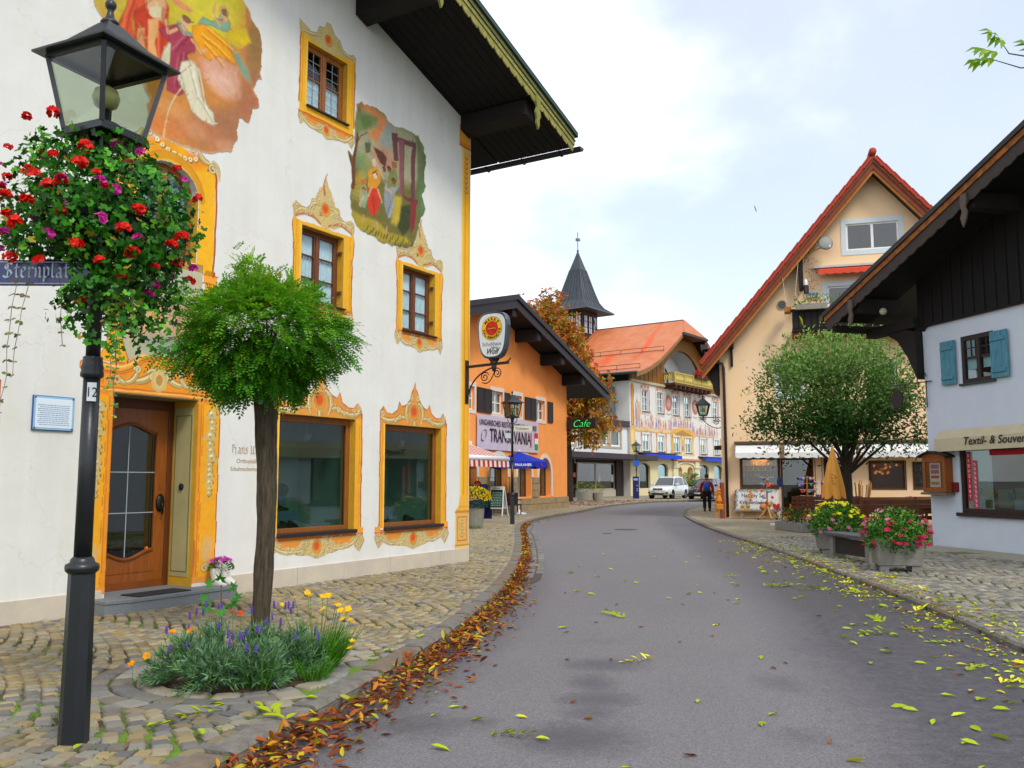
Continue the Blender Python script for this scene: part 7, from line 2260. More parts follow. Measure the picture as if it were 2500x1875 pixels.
for x,w,h_,c_ in ((2.9,.5,.7,'b0451a'),(4.2,.4,.5,'d8c89a'),(6.5,.7,1.2,'b85a1a'),(7.7,.5,.9,'8a6a3a'),(8.8,.4,.6,'6a3a2a'),(6.1,.3,.35,'e0d8c0')):MB().box(x,x+w,1.6,2.0,.6,.6+h_).build('display_piece',mat('display '+c_,c_,.8),SWn,bevel=.05)
for x in (6.3,9.0):MB().box(x,x+.45,.775,.782,1.3,2.0).build('notice',mat('notice paper','d0cec0',.8),SWn)
MB().box(1.72,2.15,.82,.95,1.75,2.15).build('letter_box',mat('orange letter box','d8481c',.5),SH)
q=MB().box(-.2,1.3,.99,1.06,.05,2.9); DRs=q.build('door',mat('very dark door','0f0c0b',.4),SH); MB().tube([(.0,.95,.8),(.0,.95,2.2)],.03,6).build('door_handle',M_WHITE,DRs)
# creeper-grown wall and roofs above the shop
UP=thing('creeper_house','grey house wall with bare red creeper above the flat roof','house',Vector((4.96,74.0,.097))+Vector((-.829,.559,0))*2.0,FS['rz'])
UP.scale=(.9376,)*3
b=facade(MB(),[(-8,7.0),(10.9,7.0),(10.9,10.8),(-8,10.8)],[(4.5,8.6,8.15,9.7,.3)]); b.poly([(10.9,0,7),(10.9,9,7),(10.9,9,10.8),(10.9,0,10.8)])
b.build('wall',mat('grey creeper wall','a8a49e',.9,var=.15,vscale=3),UP)
q=MB()
for p_ in ((4.5,4.62,8.15,9.7),(8.48,8.6,8.15,9.7),(4.62,8.48,8.15,8.27),(4.62,8.48,9.58,9.7)):q.box(p_[0],p_[1],.1,.2,p_[2],p_[3])
W=q.build('window',M_FASC,UP)
MB().box(4.62,8.48,.14,.145,8.27,9.58).build('pane',M_GLASS_DARK,W); MB().box(4.62,8.48,.2,.22,9.1,9.58).build('blind',mat('grey blind','8fa0a0',.8),W); MB().poly([(4,.9,8),(9,.9,8),(9,.9,9.8),(4,.9,9.8)]).build('room',M_INTERIOR,W)
rr=np.random.default_rng(5)
q=MB()
for k in range(26):
 x=rr.uniform(8.7,10.8); pts=[(x,-.03,7.2)]
 for j in range(6):x+= rr.uniform(-.25,.25); pts.append((min(max(x,8.65),10.85),-.03,7.2+(j+1)*rr.uniform(.35,.6)))
 q.tube(pts,.02,4)
cre=q.build('creeper',mat('bare creeper stems','6a5f5c',.9),UP); cre['kind']='stuff'
n=160; P=np.stack([rr.uniform(8.6,10.9,n),np.full(n,-.06),rr.uniform(7.6,10.9,n)],1)
leaf_mesh('creeper_leaves',P,unit(n,rr),np.tile([0,-1,.2],(n,1))+unit(n,rr)*.4,rr.uniform(.12,.22,n),palette(['8a1f24','a83238','6a1a1e'],n,rr),LEAF_Q,M_LEAF,cre)
MB().box(8.9,10.7,-.7,-.25,7.34,7.75).build('roof_planter',mat('pale trough','b8b0a0',.9),UP)
MB().add([(-8,-.8,10.7),(11.4,-.8,10.7),(11.4,4,13.5),(-8,4,13.5)],[(0,1,2,3)]).build('roof',M_DARKWOOD,UP)

# ------------------------------------------------------------------ painted house with the rust-red roof
FP=frame_of((11.03,82.77),(.593,.805))
_Mp=Matrix.Translation(FP['loc'])@Matrix.Rotation(FP['rz'],4,'Z')
PH=thing('painted_house','large painted house with rust red half hipped roof and carved balcony','house',FP['loc'],FP['rz'])
M_PHW=mat('painted house white','d8d5ce',.9,var=.05); M_CREAM=mat('cream ground floor','d9c99c',.85,var=.06); M_GOLD=mat('ochre painted band','d39a3a',.9,var=.2,vscale=3)
M_BOARD=mat('golden brown boarding','8a5a1c',.7,var=.25,vscale=4,stretch=(5,5,.4))
up_w=[(2.42,3.72),(5.62,6.9),(9.0,10.3),(11.78,13.1),(15.55,16.8),(19.0,20.3)]
lo_w=[(2.55,3.9),(5.72,7.1),(9.18,10.48),(11.88,13.28),(15.66,16.95),(19.3,20.6)]
ar_w=[(2.82,1.1),(6.68,1.12),(16.4,1.2),(20.1,1.15)]
niche=[(10.38,.62),(12.9,.68)]
holes=[(a,c,8.08,10.18,.25) for a,c in up_w]+[(a,c,4.28,5.86,.25) for a,c in lo_w]+[(c-h,c+h,.7,3.09,.35) for c,h in ar_w]+[(c-h,c+h,.02,2.84,.6) for c,h in niche]
b=facade(MB(),[(0,3.6),(22.6,3.6),(22.6,10.8),(0,10.8)],[h for h in holes if h[2]>4])
b.poly([(0,0,0),(0,0,10.8),(0,16,10.8),(0,16,0)])
b.build('upper_wall',M_PHW,PH)
b=facade(MB(),[(0,-.02),(22.6,-.02),(22.6,3.6),(0,3.6)],[h for h in holes if h[2]<4])
for c,h in ar_w:arch_fill(b,c,h,2.6,3.09,3.09,0,.35,10)
for c,h in niche:arch_fill(b,c,h,2.35,2.84,2.84,0,.6,10)
b.build('ground_floor_wall',M_CREAM,PH)
for (z0,z1,ws,bars) in ((8.08,10.18,up_w,(.33,.67)),(4.28,5.86,lo_w,(.62,))):
 for a,c in ws:
  q=MB(); m_=(a+c)/2; H_=z1-z0
  for p_ in ((a,a+.1,z0,z1),(c-.1,c,z0,z1),(a+.1,c-.1,z0,z0+.1),(a+.1,c-.1,z1-.1,z1),(m_-.06,m_+.06,z0+.1,z1-.1)):q.box(p_[0],p_[1],.1,.18,p_[2],p_[3])
  for t_ in bars:
   q.box(a+.1,m_-.06,.11,.17,z0+H_*t_-.03,z0+H_*t_+.03); q.box(m_+.06,c-.1,.11,.17,z0+H_*t_-.03,z0+H_*t_+.03)
  W=q.build('window',M_WHITE,PH)
  zz=[z0+.1]+[z0+H_*t_ for t_ in bars]+[z1-.1]
  for xa,xb in ((a+.1,m_-.06),(m_+.06,c-.1)):
   for k in range(len(zz)-1):MB().box(xa,xb,.13,.135,zz[k],zz[k+1]).build('pane',M_GLASS,W)
  MB().box(a,c,.24,.25,z0,z0+H_*.66).build('curtain',mat('grey net curtain','b8c0c6',.9),W)
  MB().poly([(a-.2,.8,z0-.2),(c+.2,.8,z0-.2),(c+.2,.8,z1+.2),(a-.2,.8,z1+.2)]).build('room',M_INTERIOR,W)
  MB().box(a-.05,c+.1,-.12,.1,z0-.08,z0).build('sill',mat('grey sill','6a6460',.7),W)
for c,h in ar_w:
 q=MB(); a=arch_pts(c,h,2.6,3.09,12); ai=arch_pts(c,h-.12,2.6,2.98,12)
 for i in range(12):q.prism([ai[i],a[i],a[i+1],ai[i+1]],.2,.3)
 q.box(c-h,c-h+.12,.2,.3,.7,2.6); q.box(c+h-.12,c+h,.2,.3,.7,2.6)
 A=q.build('arched_shop_window',mat('dark green frame','20302c',.5),PH)
 MB().prism([(c-h+.12,.72),(c+h-.12,.72)]+ai,.24,.245).build('pane',glass('teal shop glass','a8c0c0',1.5),A)
 lit=c >12
 MB().poly([(c-h-.2,2.2,.3),(c+h+.2,2.2,.3),(c+h+.2,2.2,3.3),(c-h-.2,2.2,3.3)]).build('room',mat('teal interior','6f9090',.9,var=.25,vscale=.8) if not lit else mat('olive interior','6a7058',.9),A)
 MB().box(c-h+.2,c-h+.7,1.0,1.3,.7,1.6).build('display_piece',mat('display pale','c8d0c8',.8),A)
 if lit:MB().ball((c,1.0,2.35),.13).build('lamp',mat('yellow lamp','e8c84a',.5,emit=1.0),A)
for c,h in niche:MB().poly([(c-h,.6,0),(c+h,.6,0),(c+h,.6,2.9),(c-h,.6,2.9)]).build('doorway',mat('orange niche','c47a2e',.9,var=.15),PH)
q=MB()   # portal arch ring and pilasters
for xa,xb in ((8.7,9.75),(13.75,14.9)):q.box(xa,xb,-.18,.0,0,2.7); q.box(xa-.12,xb+.12,-.28,.0,2.7,2.86); q.box(xa+.1,xb-.1,-.2,.0,2.86,3.4)
a,o_=arch_pts(11.75,2.0,2.75,3.2,12),arch_pts(11.75,2.2,2.75,3.4,12)
for i in range(12):q.prism([a[i],o_[i],o_[i+1],a[i+1]],-.12,.01)
PO=q.build('portal',mat('pale stone portal','d8cfae',.8),PH)
MB().box(8.5,15.1,-.3,0,3.42,3.6).build('cornice',mat('reddish cornice','b8805a',.8),PO)
MB().box(-.0,22.6,-.10,0,3.62,3.75).build('string_course',mat('pale stone portal','d8cfae'),PH)
# wall paintings on the facade
P=Paint(.02,22.4,3.9,10.75,.045,33).warp(.04,1.2)
P.rect(.05,.95,3.95,6.6,'d9b064'); P.rect(.2,.75,4.1,6.2,'e5c684'); P.rect(.25,.8,6.6,10.5,'b5683a'); P.rect(.35,.6,6.7,10.3,'d9a04a'); P.ell(.5,10.3,.3,.35,'d8861c')
for xa,xb in ((.9,8.5),(14.2,19.2)):
 P.rect(xa,xb,6.12,6.5,'d9b878'); P.stroke([(xa,6.5),(xb,6.5)],.08,'b98a44'); P.stroke([(xa,6.12),(xb,6.12)],.06,'b98a44')
for x in (3.2,6.4,16.3):P.ell(x,6.3,.28,.25,'d98a28'); P.ell(x,6.3,.12,.1,'f0b850')
P.poly([(8.3,6.1),(8.4,6.6),(9.6,6.75),(11.2,7.05),(12.9,6.7),(14.3,6.35),(14.3,5.9),(13.6,6.0),(11.2,6.5),(9.2,6.2)],'d9a23c'); P.poly([(9.2,6.15),(11.2,6.6),(13.4,6.05),(11.3,5.7)],'a8824a'); P.poly([(10.2,5.95),(12.2,5.95),(11.4,5.2),(11.1,5.2)],'d8a030')
P.poly([(8.5,6.1),(9.1,6.1),(9.1,4.0),(8.3,4.0),(8.5,4.6)],'d2a850'); P.poly([(13.35,6.0),(14.0,6.0),(13.8,5.2),(14.1,4.4),(14.0,4.0),(13.35,4.0)],'d8c89a'); P.rect(9.1,13.4,4.0,6.0,'ddd2ac',.9)
P.ell(11.2,5.0,.22,.75,'c8a890'); P.ell(11.2,4.7,.15,.3,'7a5a9a')
rr=random.Random(9)
for a,c in up_w:
 P.rect(a-.3,c+.34,7.75,10.3,'d9bfb0'); P.rect(a-.2,c+.12,7.9,10.25,'d8d5ce'); P.rect(c+.12,c+.3,7.9,10.25,'b0707a')
 m_=(a+c)/2
 P.poly([(m_-.95,10.2),(m_-.9,10.55),(m_-.5,10.62),(m_-.15,10.75),(m_+.15,10.75),(m_+.5,10.62),(m_+.95,10.5),(m_+.95,10.2)],'cfa890')
 for sx in (-1,1):P.stroke(spiral(m_+sx*.6,10.42,.2,.05,0,1.2,14,sx),.07,'8a4a5a')
 P.stroke(spiral(m_,10.5,.16,.05,0,1.2,14),.07,'9a5a3a')
for a,c in lo_w:
 for xx,sx in ((a-.28,-1),(c+.28,1)):
  P.stroke([(xx,4.1),(xx+sx*.1,4.5),(xx,5.0),(xx+sx*.06,5.6),(xx,6.0)],.2,'d9a23c'); P.stroke([(xx,5.7),(xx+sx*.12,5.9),(xx,6.05)],.16,'c9701c')
for cx_ in (8.1,14.42):
 P.ell(cx_,9.2,.78,.82,'b08a5a'); P.ell(cx_,9.2,.66,.70,'a86a62'); P.ell(cx_,9.2,.5,.55,'c08a80',.8,soft=.5)
 for k in range(6):P.stroke([(cx_-.4,8.9+k*.12),(cx_+.1,9.1+k*.1),(cx_+.4,8.85+k*.13)],.05,'d9b5a8',.8)
 P.stroke([(cx_-.5,8.15),(cx_,8.05),(cx_+.5,8.15)],.12,'b5a070'); P.stroke([(cx_-.3,10.05),(cx_,10.2),(cx_+.3,10.05)],.1,'cf9a50')
HC=['7a5aa0','a04a5a','5a6ab8','c87a5a','b04038','8a6a9a','d8a080','4f5fb0','b8906a','c0603a']
for k in range(34):
 x=1.3+k*.56+rr.uniform(-.15,.15)
 zb_=6.5+(.35 if 8.6 <x <13.5 else 0)-(.25 if x >14 else 0)
 h_=rr.uniform(.7,1.35)*(1.3 if k in (4,5) else 1)
 c1,c2=rr.choice(HC),rr.choice(HC)
 P.ell(x+.1,zb_+h_*.3,.42,h_*.45,'d5c3b4',.7,soft=.6)
 le=rr.uniform(-.2,.2); P.poly([(x-.26,zb_),(x+.22,zb_),(x+.16+le*.5,zb_+h_*.55),(x+.08+le,zb_+h_*.82),(x-.08+le,zb_+h_*.82),(x-.16+le*.3,zb_+h_*.5)],c1,.55,.14); P.ell(x+le*.5+rr.uniform(-.12,.12),zb_+h_*rr.uniform(.3,.6),.13,.24,c2,.7,soft=.5,ang=le*3); P.stroke([(x+le,zb_+h_*.65),(x+le+rr.uniform(-.35,.35),zb_+h_*rr.uniform(.4,.8))],.08,'cfa68c',.7); P.ell(x,zb_+h_*.9,.11,.13,'c89a7a')
P.poly([(1.2,7.0),(2.0,7.0),(2.2,8.2),(1.9,9.0),(1.5,8.7),(1.2,8.0)],'c89a6a',.85,.1); P.poly([(1.0,7.2),(1.4,7.2),(1.3,8.6),(1.1,8.9)],'8a7ab0',.8,.1)
P.stroke([(1.2,8.8),(1.6,9.4)],.06,'7a5a4a'); P.ell(1.5,8.9,.14,.16,'c89a7a')
P.mottle(1.2,.08)
P.build('wall_painting',M_PAINT,PH,y=-.03,holes=[(h[0],h[1],h[2],h[3]) for h in holes if h[2]>4])
# blue awnings
M_BLUE=mat('bright blue canvas','0a3cc0',.7,var=.08)
for xa,xb,z0,z1 in ((1.45,9.15,3.55,4.0),(15.0,22.3,3.45,3.85)):
 q=MB().add([(xa,-.1,z1),(xb,-.1,z1),(xb,-.9,z1-.12),(xa,-.9,z1-.12)],[(0,1,2,3)]); q.add([(xa,-.9,z1-.12),(xb,-.9,z1-.12),(xb,-.92,z0),(xa,-.92,z0)],[(0,1,2,3)])
 A=q.build('awning',M_BLUE,PH); MB().box(xa-.1,xb+.1,-.35,0,z1+.01,z1+.12).build('cassette',mat('awning case','2a2e34',.6),A)
# timber gable with arched loggia
cxp=11.3
def roof_p(s):        # bell-cast slope, height of the soffit over s
 t_=abs(s-cxp)
 return np.interp(t_,[0,2.7,5.5,8,10.2,12.0],[17.9,16.1,14.3,12.95,12.05,11.55])
b=MB()
N_=48
ss=[0+22.6*i/N_ for i in range(N_+1)]
for i in range(N_):
 s0,s1=ss[i],ss[i+1]
 sm=(s0+s1)/2
 lo=[10.95,10.95]
 if 6.9 <sm <16.0:
  e=lambda s:14.85-.19*(s-11.4)** 2*.55 if abs(s-11.4)<4.6 else 12.0
  lo=[max(11.0,min(float(roof_p(s0))-.2,e(s0))),max(11.0,min(float(roof_p(s1))-.2,e(s1)))]
 b.prism([(s0,lo[0]),(s1,lo[1]),(s1,max(lo[1]+.02,min(16.1,float(roof_p(s1))))),(s0,max(lo[0]+.02,min(16.1,float(roof_p(s0)))))],-.1,.1)
GB=b.build('timber_gable',M_BOARD,PH)
for i in range(26):
 s=.25+i*.87
 if 6.6 <s <16.3:continue
 zt=min(16,float(roof_p(s)))-.15
 if zt >11.1:MB().box(s-.03,s+.03,-.14,-.105,10.97,zt).build('cover_strip',M_BOARD,GB)
MB().box(0,22.6,-.2,0,10.74,10.97).build('beam',mat('pale moulding','b8ac88',.8),GB)
q=MB()      # white niche of the loggia
n=16
a=[(11.4+4.5*math.cos(math.pi*i/n),11.0+3.8*math.sin(math.pi*i/n)) for i in range(n+1)]
for i in range(n):q.poly([(a[i][0],.1,a[i][1]),(a[i+1][0],.1,a[i+1][1]),(a[i+1][0],2.0,a[i+1][1]),(a[i][0],2.0,a[i][1])])
q.poly([(p_[0],2.0,p_[1]) for p_ in a]); LG=q.build('loggia',M_SHW,PH)
q=MB()
wa,wi=arch_pts(9.4,2.9,12.5,13.9,12),arch_pts(9.4,2.7,12.5,13.7,12)
for i in range(12):q.prism([wi[i],wa[i],wa[i+1],wi[i+1]],1.9,1.98)
for k in range(7):x=6.6+k*.93; q.box(x-.06,x+.06,1.9,1.98,11.0,12.5+1.25*math.sqrt(max(0,1-((x-9.4)/2.8)** 2)))
q.box(6.6,12.2,1.9,1.98,12.4,12.55)
q.build('arched_window',M_WHITE,LG); MB().prism([(6.7,11.0),(12.1,11.0)]+wi,1.95,1.96).build('pane',glass('dim loggia glass','3a4448',2.0),LG)
# balcony with balusters
yb=-1.3
q=MB().box(7.0,16.0,yb,-.1,10.95,11.15); BC=q.build('balcony',mat('brown balcony deck','5a3a22',.7),PH)
MB().box(6.9,16.1,yb-.05,yb+.12,12.1,12.24).build('handrail',mat('ochre rail','b59a44',.7),BC); MB().box(7.0,16.0,yb-.02,yb+.08,11.16,11.32).build('bottom_rail',mat('ochre rail','b59a44'),BC)
MB().box(6.9,7.05,yb+.12,-.1,12.1,12.22).build('handrail',mat('ochre rail','b59a44'),BC)
for x in (7.0,9.2,11.3,13.4,15.9):MB().box(x-.12,x+.12,yb-.06,yb+.1,11.15,12.2).build('post',mat('ochre rail','b59a44'),BC)
proto=None
for i in range(38):
 x=7.25+i*.235
 if min(abs(x-k) for k in (7.0,9.2,11.3,13.4,15.9))<.15:continue
 if proto is None:
  proto=MB().lathe([(.05,0),(.05,.08),(.085,.2),(.09,.32),(.045,.55),(.055,.68),(.05,.78)],n=8).build('baluster',mat('pale baluster','cdbb6a',.7),BC,smooth=True); proto.location=(x,yb+.03,11.32)
 else:
  o=proto.copy(); COL.objects.link(o); o.location=(x,yb+.03,11.32)
for i in range(5):o=proto.copy(); COL.objects.link(o); o.location=(7.02,yb+.25+i*.22,11.32)
for i in range(9):MB().box(7.2+i*1.02,7.4+i*1.02,yb-.05,.1,10.6,10.95).build('bracket',mat('brown bracket','4a2a16',.7),BC)
BXF=thing('balcony_flowers','red geranium box hanging on the carved balcony of the painted house','flowers',_Mp@Vector((0,0,0)),FP['rz'])
MB().box(11.5,14.6,yb-.35,yb-.06,12.0,12.28).build('flower_box',mat('brown flower box','4a2a16'),BXF)
rr=np.random.default_rng(8); n=700
P_=np.stack([rr.uniform(11.3,14.8,n),rr.uniform(yb-.55,yb+.05,n),12.25+rr.random(n)*.55],1)
cl=palette(['d81428','e8304a','c00c1c','e04060'],n,rr); cl[rr.random(n)<.25]=C('3f7a20')
leaf_mesh('blossoms',P_,unit(n,rr),unit(n,rr)+np.array([0,-.6,.5]),rr.uniform(.14,.24,n),cl,LEAF_Q,leafmat('petal'),BXF)
# roof: two bell-cast slopes, cut by a half hip at the street gable
M_RUST=mat('rusty tin roof','b45f32',.6,var=.25,vscale=.9,hex2='c07850',bump=.1,bscale=8)
def _rust():
 m=M_RUST; n,l=m.node_tree.nodes,m.node_tree.links
 tc=n.new('ShaderNodeTexCoord'); mp=n.new('ShaderNodeMapping'); mp.inputs['Scale'].default_value=(.06,.42,.06)
 nz=n.new('ShaderNodeTexNoise'); nz.inputs['Scale'].default_value=1.6; nz.inputs['Detail'].default_value=6; nz.inputs['Distortion'].default_value=.4
 rp=n.new('ShaderNodeValToRGB'); rp.color_ramp.elements[0].position=.56; rp.color_ramp.elements[1].position=.68
 mx=n.new('ShaderNodeMixRGB'); mx.inputs[2].default_value=(*C('cc4a10'),1)
 b=n['Principled BSDF']; src=b.inputs['Base Color'].links[0].from_socket
 l.new(tc.outputs['Object'],mp.inputs[0]); l.new(mp.outputs[0],nz.inputs['Vector']); l.new(nz.outputs['Fac'],rp.inputs[0]); l.new(rp.outputs[0],mx.inputs[0]); l.new(src,mx.inputs[1]); l.new(mx.outputs[0],b.inputs['Base Color'])
_rust()
tt=[12.6,11.4,10.2,8,5.5,2.75,0]
zz=[11.45,11.75,12.12,13.1,14.6,16.35,18.15]
yf=[-1.6]*5+[-1.6,-.3]
q=MB()
for sgn in (-1,1):
 k=len(q.v)
 for i in range(7):q.v+=[(cxp+sgn*tt[i],yf[i],zz[i]),(cxp+sgn*tt[i],24,zz[i])]
 for i in range(6):
  f=(k+2*i,k+2*i+2,k+2*i+3,k+2*i+1)
  q.f.append(f if sgn >0 else f[::-1])
q.poly([(cxp-2.75,-1.6,16.35),(cxp+2.75,-1.6,16.35),(cxp,-.3,18.15)])
PR=q.build('roof',M_RUST,PH)
s_=PR.modifiers.new('thick','SOLIDIFY'); s_.thickness=.12; s_.offset=1
for sgn in (-1,1):
 for i in range(5):
  a,c=(cxp+sgn*tt[i],zz[i]-.06),(cxp+sgn*tt[i+1],zz[i+1]-.06)
  pr=[(a[0],a[1]-.42),(c[0],c[1]-.42),(c[0],c[1]),(a[0],a[1])]
  MB().prism(pr if sgn <0 else pr[::-1],-1.55,-1.45).build('bargeboard',mat('tan bargeboard','8a6a3a',.7,var=.3),PR)
 for i in range(5):
  a,c=(cxp+sgn*tt[i],zz[i]-.2),(cxp+sgn*tt[i+1],zz[i+1]-.2)
  q=MB().add([(a[0],-1.44,a[1]),(c[0],-1.44,c[1]),(c[0],20,c[1]),(a[0],20,a[1])],[(0,1,2,3)]); q.build('soffit',M_SOFFIT,PR)
MB().tube([(cxp-12.7,-1.6,11.36),(cxp-12.7,24,11.36)],.14,8).build('gutter',mat('zinc gutter','3f4a4a',.5,metal=.4),PR)
MB().tube([(cxp-12.6,1.5,11.3),(cxp-12.6,1.5,10.9),(-.15,1.5,9.8),(-.15,1.5,4.0)],.09,8).build('downpipe',mat('zinc pipe','7a9494',.5,metal=.4),PH)
MB().box(cxp-3,cxp+3,-1.75,-1.6,16.15,16.36).build('hip_gutter',M_METAL_D,PR)
MB().tube([(cxp,-.3,18.18),(cxp,24,18.18)],.07,6).build('ridge',mat('grey ridge','6a5a58',.6),PR)
def snow_guard(t_,y0,y1):
 z=float(np.interp(t_,tt[::-1],zz[::-1])); x=cxp-t_
 q=MB()
 for dz in (.12,.5):q.tube([(x,y0,z+dz),(x,y1,z+dz)],.03,5)
 k=int((y1-y0)/2.2)
 for i in range(k+1):y=y0+(y1-y0)*i/k; q.tube([(x,y,z),(x,y,z+.5)],.03,4)
 o=q.build('snow_guard',mat('rusty guard','5a3a30',.7),PR)
snow_guard(6.4,-1.2,18); snow_guard(11.0,-1.0,6.5)
CHM=MB().box(.9,2.3,13.5,15.2,12.4,16.6).build('chimney',mat('purple brick chimney','6e4a48',.9,var=.35,vscale=5,bump=.4,bscale=10),PR)
# bricks of the chimney face: courses with staggered joints
MBK=[mat('brick '+h_,h_,.9,var=.15) for h_ in ('7a4a44','5f3f44','8a584c')]
for r_ in range(20):
 for k in range(4):
  x=.9+k*.36-(.18 if r_%2 else 0)
  a_,b_=max(.9,x+.01),min(2.3,x+.35)
  if b_-a_ >.05:MB().box(a_,b_,13.46,13.5,12.5+r_*.205,12.5+r_*.205+.18).build('brick',MBK[(r_*3+k)%3],CHM)
MB().box(1.0,2.2,13.6,15.1,16.6,16.75).build('cap',M_METAL_D,CHM); MB().box(.8,2.4,13.4,15.3,17.1,17.25).build('cap',M_METAL_D,CHM)
for x in (1.0,2.1):MB().box(x,x+.1,13.6,13.7,16.75,17.1).build('cap_post',M_METAL_D,CHM)
# neighbour's dark eaves beyond the peach house
DE=thing('dark_eaves_house','sliver of dark timber eaves between painted house and peach house','house',(15.2,61.0,-.05),rad(16))
DE.location.x=17.6
MB().box(0,6,0,5,-.02,3.6).build('wall',mat('far plaster','b9a890',.9),DE)
MB().prism([(-1.35,3.75),(7,3.75),(7,4.05),(-1.35,4.05)],-1.2,5).build('roof',M_DARKWOOD,DE)
MB().prism([(-1.2,3.74),(-.02,3.74),(-.02,2.3),(-.12,2.3)],-.1,.1).build('bracket',M_DARKWOOD,DE)
# ------------------------------------------------------------------ tower behind the chestnut
TW=thing('spire_tower','timber belvedere tower with tall dark spire and weather vane','tower',(7.45,98.0,0),math.atan2(.805,.593))
M_TWD=mat('dark red timber','3a2422',.7,var=.25); M_TIN=mat('dark seamed tin','3f454a',.45,var=.2,vscale=1.5,stretch=(2,2,.3),metal=.3)
w=1.55
MB().box(-w,w,-w,w,-.02,16.6).build('shaft',mat('ochre tower wall','c9903e',.9,var=.1),TW)
MB().box(-w-.12,w+.12,-w-.12,w+.12,16.6,17.1).build('belt',M_TWD,TW)
MB().box(-w,w,-w,w,17.1,20.3).build('belfry',M_TWD,TW)
for R in (0,1):
 for k in range(3):
  c=-.98+k*.98
  T=Matrix.Rotation(-math.pi/2*R,4,'Z')
  q=MB()
  for a,b_,z0,z1 in ((c-.36,c-.30,17.5,19.6),(c+.30,c+.36,17.5,19.6),(c-.30,c+.30,17.5,17.58),(c-.30,c+.30,19.52,19.6),(c-.03,c+.03,17.58,19.52)):q.box(a,b_,-w-.06,-w-.01,z0,z1,T)
  for zz_ in (18.2,18.85):q.box(c-.30,c-.03,-w-.055,-w-.015,zz_,zz_+.06,T); q.box(c+.03,c+.30,-w-.055,-w-.015,zz_,zz_+.06,T)
  Wn=q.build('window',M_TWD,TW)
  for xa,xb in ((c-.3,c-.03),(c+.03,c+.3)):
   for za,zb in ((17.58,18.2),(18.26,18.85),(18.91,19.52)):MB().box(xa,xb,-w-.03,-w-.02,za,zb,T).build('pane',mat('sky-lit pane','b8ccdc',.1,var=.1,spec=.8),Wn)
prof=[(3.05,20.0),(2.9,20.15),(2.15,20.65),(1.72,21.3),(1.32,22.6),(.68,25.0),(.06,27.1)]
q=MB()
for hh,z in prof:q.v+=[(-hh,-hh,z),(hh,-hh,z),(hh,hh,z),(-hh,hh,z)]
for r_ in range(len(prof)-1):q.f+=[(r_*4+i,r_*4+(i+1)%4,r_*4+4+(i+1)%4,r_*4+4+i) for i in range(4)]
q.f+=[(3,2,1,0)]
SPI=q.build('spire',M_TIN,TW)
for i in range(4):       # standing seams
 T=Matrix.Rotation(i*math.pi/2,4,'Z')
 for f in (-.75,-.45,-.15,.15,.45,.75,1.0):
  MB().tube([T@Vector((hh*f,-hh-.02,z)) for hh,z in prof[1:-1]],.03,4).build('seam',M_TIN,SPI)
MB().tube([(0,0,27.0),(0,0,29.4)],.05,6).build('vane_rod',mat('blue grey metal','5a6f86',.4,metal=.5),TW)
MB().ball((0,0,27.25),.14).build('ball',mat('copper ball','7a5a52',.4,metal=.5),TW,smooth=True)
MB().prism([(-.45,28.3),(.1,28.35),(.6,28.55),(.4,28.7),(.65,28.85),(.0,28.7),(-.4,28.65)],-.02,.02).build('weather_vane',mat('blue grey metal','5a6f86'),TW)
MB().tube([(.15+.0,-w-.1,20.2),(w+.05,-w-.1,17.2)],.04,5).build('rain_pipe',M_TIN,TW)

# ------------------------------------------------------------------ autumn chestnut
CT=thing('chestnut_tree','chestnut tree with rust and gold autumn leaves behind the orange house','tree',(3.9,62.5,-.02))
bark_trunk([(0,0,0),(.0,0,3),(-.1,0,6),(0,0,9)],[.42,.34,.28,.16],16,30).build('trunk',mat('dark chestnut bark','2f261f',.95,var=.3,bump=.6),CT)
rg=np.random.default_rng(12)
clus=[]
for k in range(130):
 d=unit(1,rg)[0]
 r=rg.uniform(.45,1.0)** .5
 c=np.array([d[0]*3.6*r-.1,d[1]*3.2*r,9.3+d[2]*4.7*r])
 lim=float(np.interp(c[2],[6.5,8,10.3,12.3,13.9],[2.5,2.3,1.1,.0,-1.3]))
 c[0]=min(c[0]-.8,lim-rg.uniform(0,1.2)) if c[0]-.8 >lim else c[0]-.8
 clus.append(c)
for c in [(-1.9,0,14.0),(-1.2,0,14.1),(-1.0,0,14.6),(-2.6,0,13.6),(-3,0,12.8),(2.3,-.5,5.2),(1.9,-.5,4.6),(2.5,-.3,5.9),(2.9,-.3,5.6),(1.3,-.8,5.2),(1.6,-.6,4.2),(2.6,0,7.2),(2.5,0,8.2),(.3,0,11.6),(1.3,0,10.0),(.9,-.2,4.6)]:clus.append(np.array(c,float))
for i,c in enumerate(clus[:60]):
 if i%3== 0:MB().tube([(0,0,min(8.5,max(2.5,c[2]-2.5))),(c[0]*.5,c[1]*.5,c[2]-.6),tuple(c)],[.10,.06,.02],5).build('limb',mat('dark chestnut bark','2f261f'),CT)
P,D,N,S,K=[],[],[],[],[]
for c in clus:
 m_=36
 pp=c+rg.normal(0,.42,(m_,3))*np.array([1.15,1.15,.8])
 low=np.clip((9.5-c[2])/5,0,1)
 for p_ in pp:
  hub=unit(1,rg)[0]*.5+np.array([0,0,-.5])
  base=rg.random()
  col_=C('a8561a') if base <.36-.18*low else (C('bc7e22') if base <.66-.2*low else (C('b08c28') if base <.85 else C('7a8226')))
  for j in range(5):
   P.append(p_); D.append(hub+unit(1,rg)[0]*.8); N.append(unit(1,rg)[0]+np.array([0,-.4,.7])); S.append(rg.uniform(.26,.42)); K.append(np.array(col_)*rg.uniform(.7,1.35))
